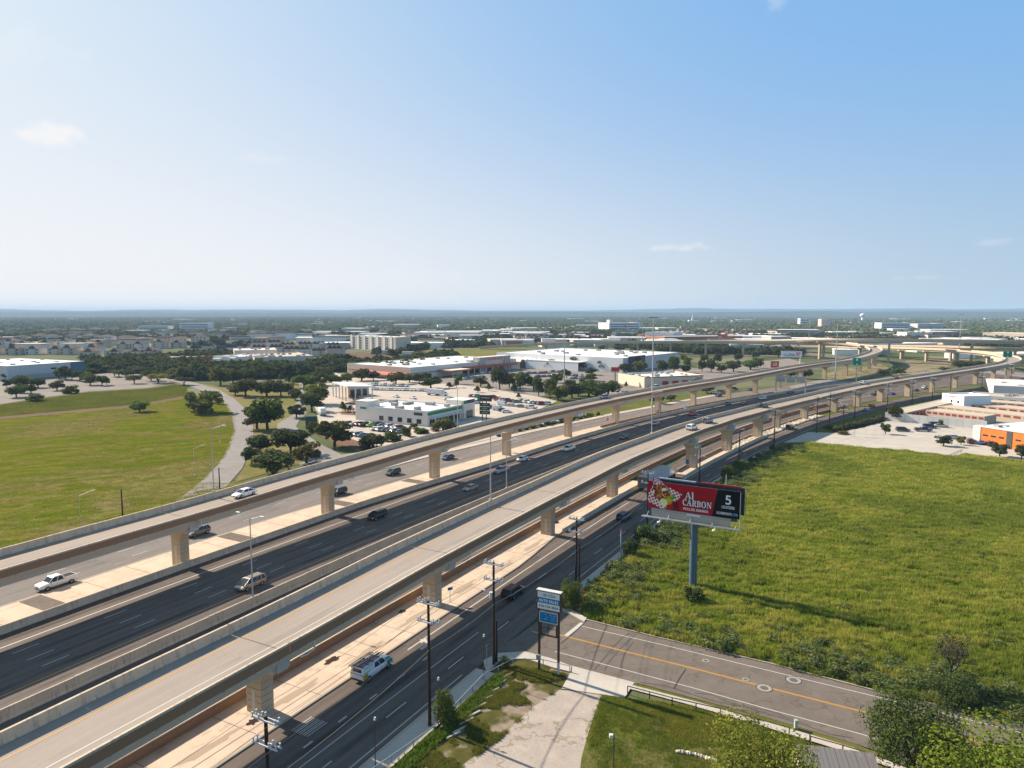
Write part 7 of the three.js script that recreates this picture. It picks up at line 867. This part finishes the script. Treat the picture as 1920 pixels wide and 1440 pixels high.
function apartment(label, x, z, w, d, h, turn, roofM, wallM, gables, group) {
  const t = thing('apartment_block', label, 'apartment block', [x, 0, z], turn, group); part('wall', bx(w, h, d, 0, h / 2, 0), wallM, t); part('roof', hip(w, d, h * 0.42, h), roofM, t);
  const fl = Math.max(1, Math.round(h / 3.2)), wg = APT.wg ||= bx(1.6, 1.5, 0.12), n = Math.max(3, Math.round(w / 5)); for (let r = 0; r < fl; r++) for (let k = 0; k < n; k++) { const o = part('window', wg, M.glass, t); o.position.set(((k + 0.5) / n - 0.5) * w, 1.1 + r * 3.1 + 0.7, d / 2 + 0.03); }
  const gg = APT.gg ||= gableG(6.4, 3.4, 4), gw = APT.gw ||= bx(5.6, 1, 1.4); for (let k = 0; k < gables; k++) { const X = ((k + 0.5) / gables - 0.5) * w * 0.9, g = part('gable', gg, roofM, t); g.position.set(X, h - 0.2, d / 2 + 1.5); const b = part('bay', gw, wallM, t); b.scale.y = h; b.position.set(X, h / 2, d / 2 + 0.6); }
}
{
  const q = rng(91), rows = [['in the gabled row left of the hotel', [-340.4, -745.6], [-278.6, -765.1], 5, 0.15, 3], ['in nearest gabled row behind the school', [-268.7, -745.6], [-170.5, -709.4], 6, 0.1, 3], ['in the farther gabled row behind the school', [-316.8, -879.9], [-202.2, -842], 6, 0.1, 3], ['in the brown row behind the warehouse', [-543, -745.6], [-431.1, -745.6], 6, 0.0, 1], ['in the middle row above the warehouse', [-633.7, -879.9], [-510.3, -907.1], 6, 0.05, 1], ['in the long dark row near the hedge trees', [-470.7, -842], [-405.9, -879.9], 4, 0.1, 1], ['in the upper left row of roofs', [-742.3, -1053.6], [-581.5, -1092.8], 7, 0.0, 0], ['in the row under the pale offices', [-556.6, -1017.2], [-427.3, -999.8], 5, 0.1, 0], ['of low roofs among the oaks', [-406.7, -676.6], [-330.4, -676.6], 4, 0.3, 1], ['in the distant terrace at upper left', [-961.9, -1476.9], [-753, -1597], 7, 0.0, 0], ['in the roofs right of the white mid office', [261.7, -1204.8], [414, -1256.3], 6, 0.2, 2], ['in the second roofs right of white mid office', [342.7, -1476.9], [521.6, -1514.9], 6, 0.2, 2], ['in the grey terrace above the meadow', [0, -1113.5], [102.1, -1135], 5, 0, 2], ['in the block row beyond the hotel', [-269.7, -1440.8], [-181.4, -1514.9], 4, 0.1, 1]];
  rows.forEach(([where, A, B, n, turn, gb], r) => { for (let i = 0; i < n; i++) { const u = (i + 0.5) / n, L = Math.hypot(B[0] - A[0], B[1] - A[1]) / n; apartment(`pitched-roof block, ${ord(i)} from left ${where}`, mix(A[0], B[0], u) + (q() - 0.5) * 4, mix(A[1], B[1], u) + (q() - 0.5) * 14, L * (0.74 + 0.12 * q()), 13 + 4 * q(), 5.5 + 3.2 * q(), turn + (q() - 0.5) * 0.2, [M.shingle, M.shingleBrown, M.shingleBrown][(i + r) % 3], [M.paleTan, M.stucco, M.tanWall][(i * 2 + r) % 3], gb, 'pitched-roof apartment blocks'); } });
}
// offices and landmarks near the horizon
function office(label, A, B, d, h, floors, cols, wallM = M.whiteWall) { const b = building('office_building', label, A, B, d, h, { wall: wallM, group: 'far office buildings' }); const dy = h / (floors + 0.4); for (let r = 0; r < floors; r++) strip(b, 'F', 0.04, 0.96, dy * (r + 0.35), dy * (r + 0.8), M.glass, 'window_band'); return b; }
office('white banded office, left of the pair near water tower', [827.1, -1597], [891.7, -1597], 30, 20, 5, 8); office('white banded office, right of the pair near water tower', [908.4, -1597], [992.6, -1641.5], 30, 18, 5, 8); { const b = office('white hospital-like office block at centre horizon', [211.8, -1554.8], [286.9, -1597], 40, 21, 4, 8); part('upper_block', bx(8, 7, 10, -b.w * 0.42, 23.5, -8), M.whiteWall, b.t); part('red_stripe', bx(2, 14, 0.3, b.w * 0.02, 10, 0.2), M.redPaint, b.t); }
office('pale blue office block in the left distance', [-814.7, -1554.8], [-749.5, -1554.8], 24, 14, 4, 7); office('white and brown office right of pale blue block', [-723.9, -1554.8], [-661, -1554.8], 26, 20, 5, 7); office('long pale warehouse above the meadow', [-150.6, -1256.3], [-19.7, -1312.3], 40, 10, 1, 6, M.stucco); office('tall narrow white tower block far right', [918.5, -2274.5], [944, -2274.5], 20, 24, 3, 3);
{ const b = building('retail_store', 'long brown-pink store with red corner panel', [210.8, -983.1], [329.4, -1017.2], 60, 10, { wall: M.brickBrown, roof: M.greyRoof }); const rp = strip(b, 'F', 0.67, 0.8, 0, 13, M.redPaint, 'red_panel', 0.4); const c = part('white_ring', new THREE.RingGeometry(2, 3, 20), M.white, b.t); c.position.set(b.w * 0.2, 7, 0.6); const w2 = building('white_hall', 'white box hall left of the brown-pink store', [200.2, -1072.9], [238.5, -1053.6], 60, 14, { wall: M.whiteWall, roof: M.greyRoof }); units(w2, 3, 71); }
{ const b = building('school_hall', 'tan low building at the far right above the ramp', [764.8, -1157.4], [828.2, -1072.9], 40, 11, { wall: M.paleTan }); windowsOn(b, 'F', 1, 8, { y0: 3, ww: 6, wh: 3 }); const c = building('grey_plant', 'pale grey plant building behind the tall flyover', [629.4, -1135], [670.2, -1135], 30, 12, { wall: M.concreteGrey }); units(c, 6, 72, 2); const e = building('blue_hall', 'low hall with blue roof edge behind the tall flyover', [569.1, -966.9], [619.2, -907.1], 40, 9, { wall: M.stucco, roof: M.whiteRoof }); strip(e, 'F', 0.1, 0.35, 5, 8, M.blueSign, 'blue_band'); strip(e, 'F', 0.55, 0.7, 4.5, 8.4, M.blueSign, 'blue_band'); }
{ const [x, z] = [1614.2, -3287.4], t = thing('water_tower', 'pale water tower on the right horizon', 'water tower', [x, 0, z]); part('stem', cyl(7, 5, 22, 0, 0, 0, 14), M.whiteWall, t); const g = new THREE.SphereGeometry(12, 20, 14); g.scale(1, 0.72, 1); g.translate(0, 29, 0); part('tank', g, M.whiteWall, t); }
{ const [x, z] = [716, -2817.1], t = thing('church', 'tiny white church with spire in the distant woods', 'church', [x, 0, z]); part('nave', bx(40, 12, 20, 0, 6, 0), M.whiteWall, t); part('spire', cyl(5, 0.5, 34, -6, 6, 8, 8), M.whiteWall, t); const [x2, z2] = [564.2, -1597], c = thing('hall_with_tower', 'pale block with red roofs beneath the right horizon', 'building', [...[808.5, -1847.2]].flatMap((v, i) => (i ? [0, v] : [v]))); part('tower', bx(24, 26, 20, 0, 13, 0), M.paleTan, c); part('wing', bx(90, 9, 30, 30, 4.5, 6), M.paleRed, c); }
// row of trucks and machines by the bare earth
for (const [p, w, m, l] of [[[-137.7, -745.6], 15, M.white, 'white trailer at left of the truck row by bare earth'], [[-105.8, -722.6], 12, M.white, 'white truck in middle of row by bare earth'], [[-92.7, -709.4], 15, M.brickBrown, 'rust-coloured trailer in row by bare earth'], [[-80.6, -696.8], 11, M.white, 'white trailer at right of the truck row by bare earth']]) { const t = thing('parked_trailer', l, 'trailer', [p[0], 0, p[1]], 0.1, 'trailers by the bare earth'); part('box', bx(w, 3, 2.6, 0, 2.6, 0), m, t); part('chassis', bx(w * 0.9, 0.4, 1.4, 0, 0.9, 0), M.black, t); for (const x of [-0.38, -0.28, 0.36]) part('wheels', bx(1, 1, 2.4, x * w, 0.5, 0), M.rubber, t); }
{ // small far buildings that nothing tells apart
  const q = rng(99), pals = [M.whiteWall, M.stucco, M.paleTan, M.whiteWall, M.tanWall, M.greyWall, M.paleRed], geo = bx(1, 1, 1, 0, 0.5, 0), rg = bx(1.04, 0.12, 1.04, 0, 1.03, 0);
  const tone = ['white', 'cream', 'pale tan', 'white', 'tan', 'grey', 'reddish'];
  const place = (n, a0, a1, r0, r1, s0, s1, where, group) => { const list = []; for (let i = 0; i < n; i++) list.push([mix(a0, a1, q()), r0 * Math.pow(r1 / r0, q()), mix(s0, s1, q()), 5 + 7 * q() * q(), (q() - 0.5) * 0.8]); list.sort((u, v) => u[0] - v[0]).forEach(([ad, r, w, h, turn], i) => { const a = ad * Math.PI / 180, t = thing('town_building', `tiny ${tone[i % 7]} building, ${ord(i)} from left ${where}`, 'building', [Math.sin(a) * r, 0, -Math.cos(a) * r], turn, group); const W = part('wall', geo, pals[i % pals.length], t), R = part('roof', rg, /left distance/.test(where) ? [M.shingle, M.shingleBrown, M.storageRoof][i % 3] : i % 3 ? M.whiteRoof : M.shingleBrown, t); W.scale.set(w, h, w * 0.6); R.scale.set(w, h, w * 0.6); }); };
  place(55, -16, 15, 880, 1250, 14, 56, 'in nearer town band below central horizon', 'town below the central horizon'); place(60, -16, 15, 1250, 1900, 14, 62, 'in farther town band below central horizon', 'town below the central horizon'); place(80, 16, 37, 760, 1700, 14, 70, 'in the town beyond the flyovers', 'town beyond the flyovers'); place(80, -37, -14, 1000, 2600, 14, 45, 'among woods in the left distance', 'roofs in the left distance'); place(60, -34, 36, 2600, 5200, 25, 90, 'in the hazy band near the horizon', 'buildings near the horizon');
}
// ------------------------------------------------------------------ far woods as one mass
{
  const clear = [[[-121.1, -700.9], [-102.6, -854.3], [-20.4, -907.1], [32.5, -866.9], [61.1, -775.2], [29.8, -661.3], [0, -700.9], [-30.2, -668.9], [-63.2, -700.9]], [[-192.5, -692.6], [-186.2, -775.2], [-118.7, -718.1], [-67.6, -692.6], [-90.3, -600.2], [-122.6, -582.2], [-164.1, -632.7]], curveRoad, [[-137.1, -454.9], [-154.8, -534.2], [-125.2, -519.9], [-75.6, -502], [0, -1072.9], [61.2, -907.1], [122.5, -907.1], [201.5, -745.6], [283.9, -727.1], [252.7, -559.9], [153.2, -462.1], [79.9, -377.8], [8.6, -284.6], [-57.9, -211], [-121.3, -334.1]], [[-293.3, -307.4], [-242.6, -334.1], [-234.4, -390.6], [-212.7, -447.9], [-253.8, -510.8], [-311.1, -519.9], [-388.8, -646.7], [-466.6, -646.7], [-530.7, -559.9]], leftField, [[141.5, -390.6], [341.2, -842], [545.4, -983.1], [606.5, -842], [623.8, -619.3], [215.5, -211], [90.1, -219.1]], [[-206.4, -559.9], [-249.7, -692.6], [-191.8, -709.4], [-146, -570.8]]];
  const blob = new THREE.IcosahedronGeometry(0.5, 2); { const p = blob.attributes.position; for (let i = 0; i < p.count; i++) { const k = 0.72 + 0.6 * fbm(p.getX(i) * 5 + 9, p.getY(i) * 5 + p.getZ(i) * 4 + 3, 3); p.setXYZ(i, p.getX(i) * k, (p.getY(i) * k + 0.42), p.getZ(i) * k); } blob.computeVertexNormals(); }
  const wm = new THREE.MeshPhysicalMaterial({ color: 0xffffff, roughness: 1, flatShading: true, specularIntensity: 0.05 }), things = scene.children.filter((o) => o.isGroup && /building|block|hotel|school|store|hall|warehouse|shop|office/.test(o.name)).map((o) => [o.position.x, o.position.z]);
  const sampleWood = (r0, r1, grow) => (q) => { const a = mix(-41, 41, q()) * Math.PI / 180, r = r0 * Math.pow(r1 / r0, q()), x = Math.sin(a) * r, z = -Math.cos(a) * r; if (r < 1500) { for (const P of clear) if (inside(P, x, z)) return null; } const n = fbm(x * 0.004 + 3, z * 0.004, 3) + 0.25 * smooth(900, 2500, r); if (q() > smooth(0.30, 0.58, n)) return null; if (r < 1700) for (const [bx2, bz] of things) if (Math.abs(bx2 - x) < 26 && Math.abs(bz - z + 4) < 22) return null; const s = 7 + 6 * q() + grow * clamp((r - 1500) / 700, 0, 9), c = mix3([0.045, 0.062, 0.023], [0.125, 0.130, 0.050], q() * q()); return [x, -0.6, z, s * 1.15, 6 + 5 * q(), c]; };
  const woodLeaf = leafCloud(951, { n: 240, size: 0.115, lobes: 9, y0: -0.05 }), woodM = new THREE.MeshPhysicalMaterial({ color: 0xffffff, roughness: 1, vertexColors: true, side: THREE.DoubleSide, specularIntensity: 0.05, transmission: 0.35, thickness: 0 });
  scatter('near_woods', 'dark green woods between the houses of the middle distance', 'woods', woodLeaf, woodM, 6200, 22, sampleWood(500, 1500, 0));
  scatter('far_woods', 'hazy green woods spreading between buildings to the horizon', 'woods', blob, wm, 34000, 21, sampleWood(1450, 8000, 1));
}
// ------------------------------------------------------------------ lower right shed and stones
{
  mat('shedRoof', [0.17, 0.16, 0.16], 0.7); const [x, z] = [30.21, -61.9], t = thing('shed', 'grey corrugated roof of a shed at the bottom right', 'shed', [x, 0, z], -0.22), L = 7, W = 3.6; part('wall', bx(L, 2.3, W, 0, 1.15, 0), M.tanWall, t);
  for (let k = 0; k < 16; k++) part('roof_sheet', bx(L / 16 - 0.03, 0.06, W + 0.5, -L / 2 + (k + 0.5) * L / 16, 2.42 + (k & 1) * 0.03, 0, 0, 0, 0.1), M.shedRoof, t); const c = part('concrete_pad', bx(4, 0.2, 3, 5.8, 0.12, -0.3), M.concreteGrey, t);
  const q = rng(8), pts = [[16.6, -67.3], [17.6, -67.1], [18.6, -66.7], [19.5, -66.1], [20.4, -65.7]]; let n = 0; for (let i = 0; i + 1 < pts.length; i++) for (let k = 0; k < 4; k++) { const u = k / 4, g = new THREE.DodecahedronGeometry(0.16 + 0.1 * q(), 0), o = sh(new THREE.Mesh(g, k % 3 ? M.whiteConcrete : M.paleTan)); top(o, 'edging_stone'); o.position.set(mix(pts[i][0], pts[i + 1][0], u), 0.1, mix(pts[i][1], pts[i + 1][1], u)); o.rotation.set(q() * 3, q() * 3, 0); tag(o, `pale edging stone, ${ord(n++)} from the left in the yard stone line`, 'stone', 'edging stones in the green yard'); }
  const u = [30.13, -71.41], ub = thing('utility_box', 'small pale green utility post beside the footpath', 'utility box', [u[0], 0, u[1]]); part('box', bx(0.32, 0.9, 0.32, 0, 0.45, 0), mat('paleGreen', [0.35, 0.45, 0.38], 0.7), ub); part('cap', bx(0.36, 0.08, 0.36, 0, 0.94, 0), M.paleGreen, ub);
}

renderer.render(scene, camera);
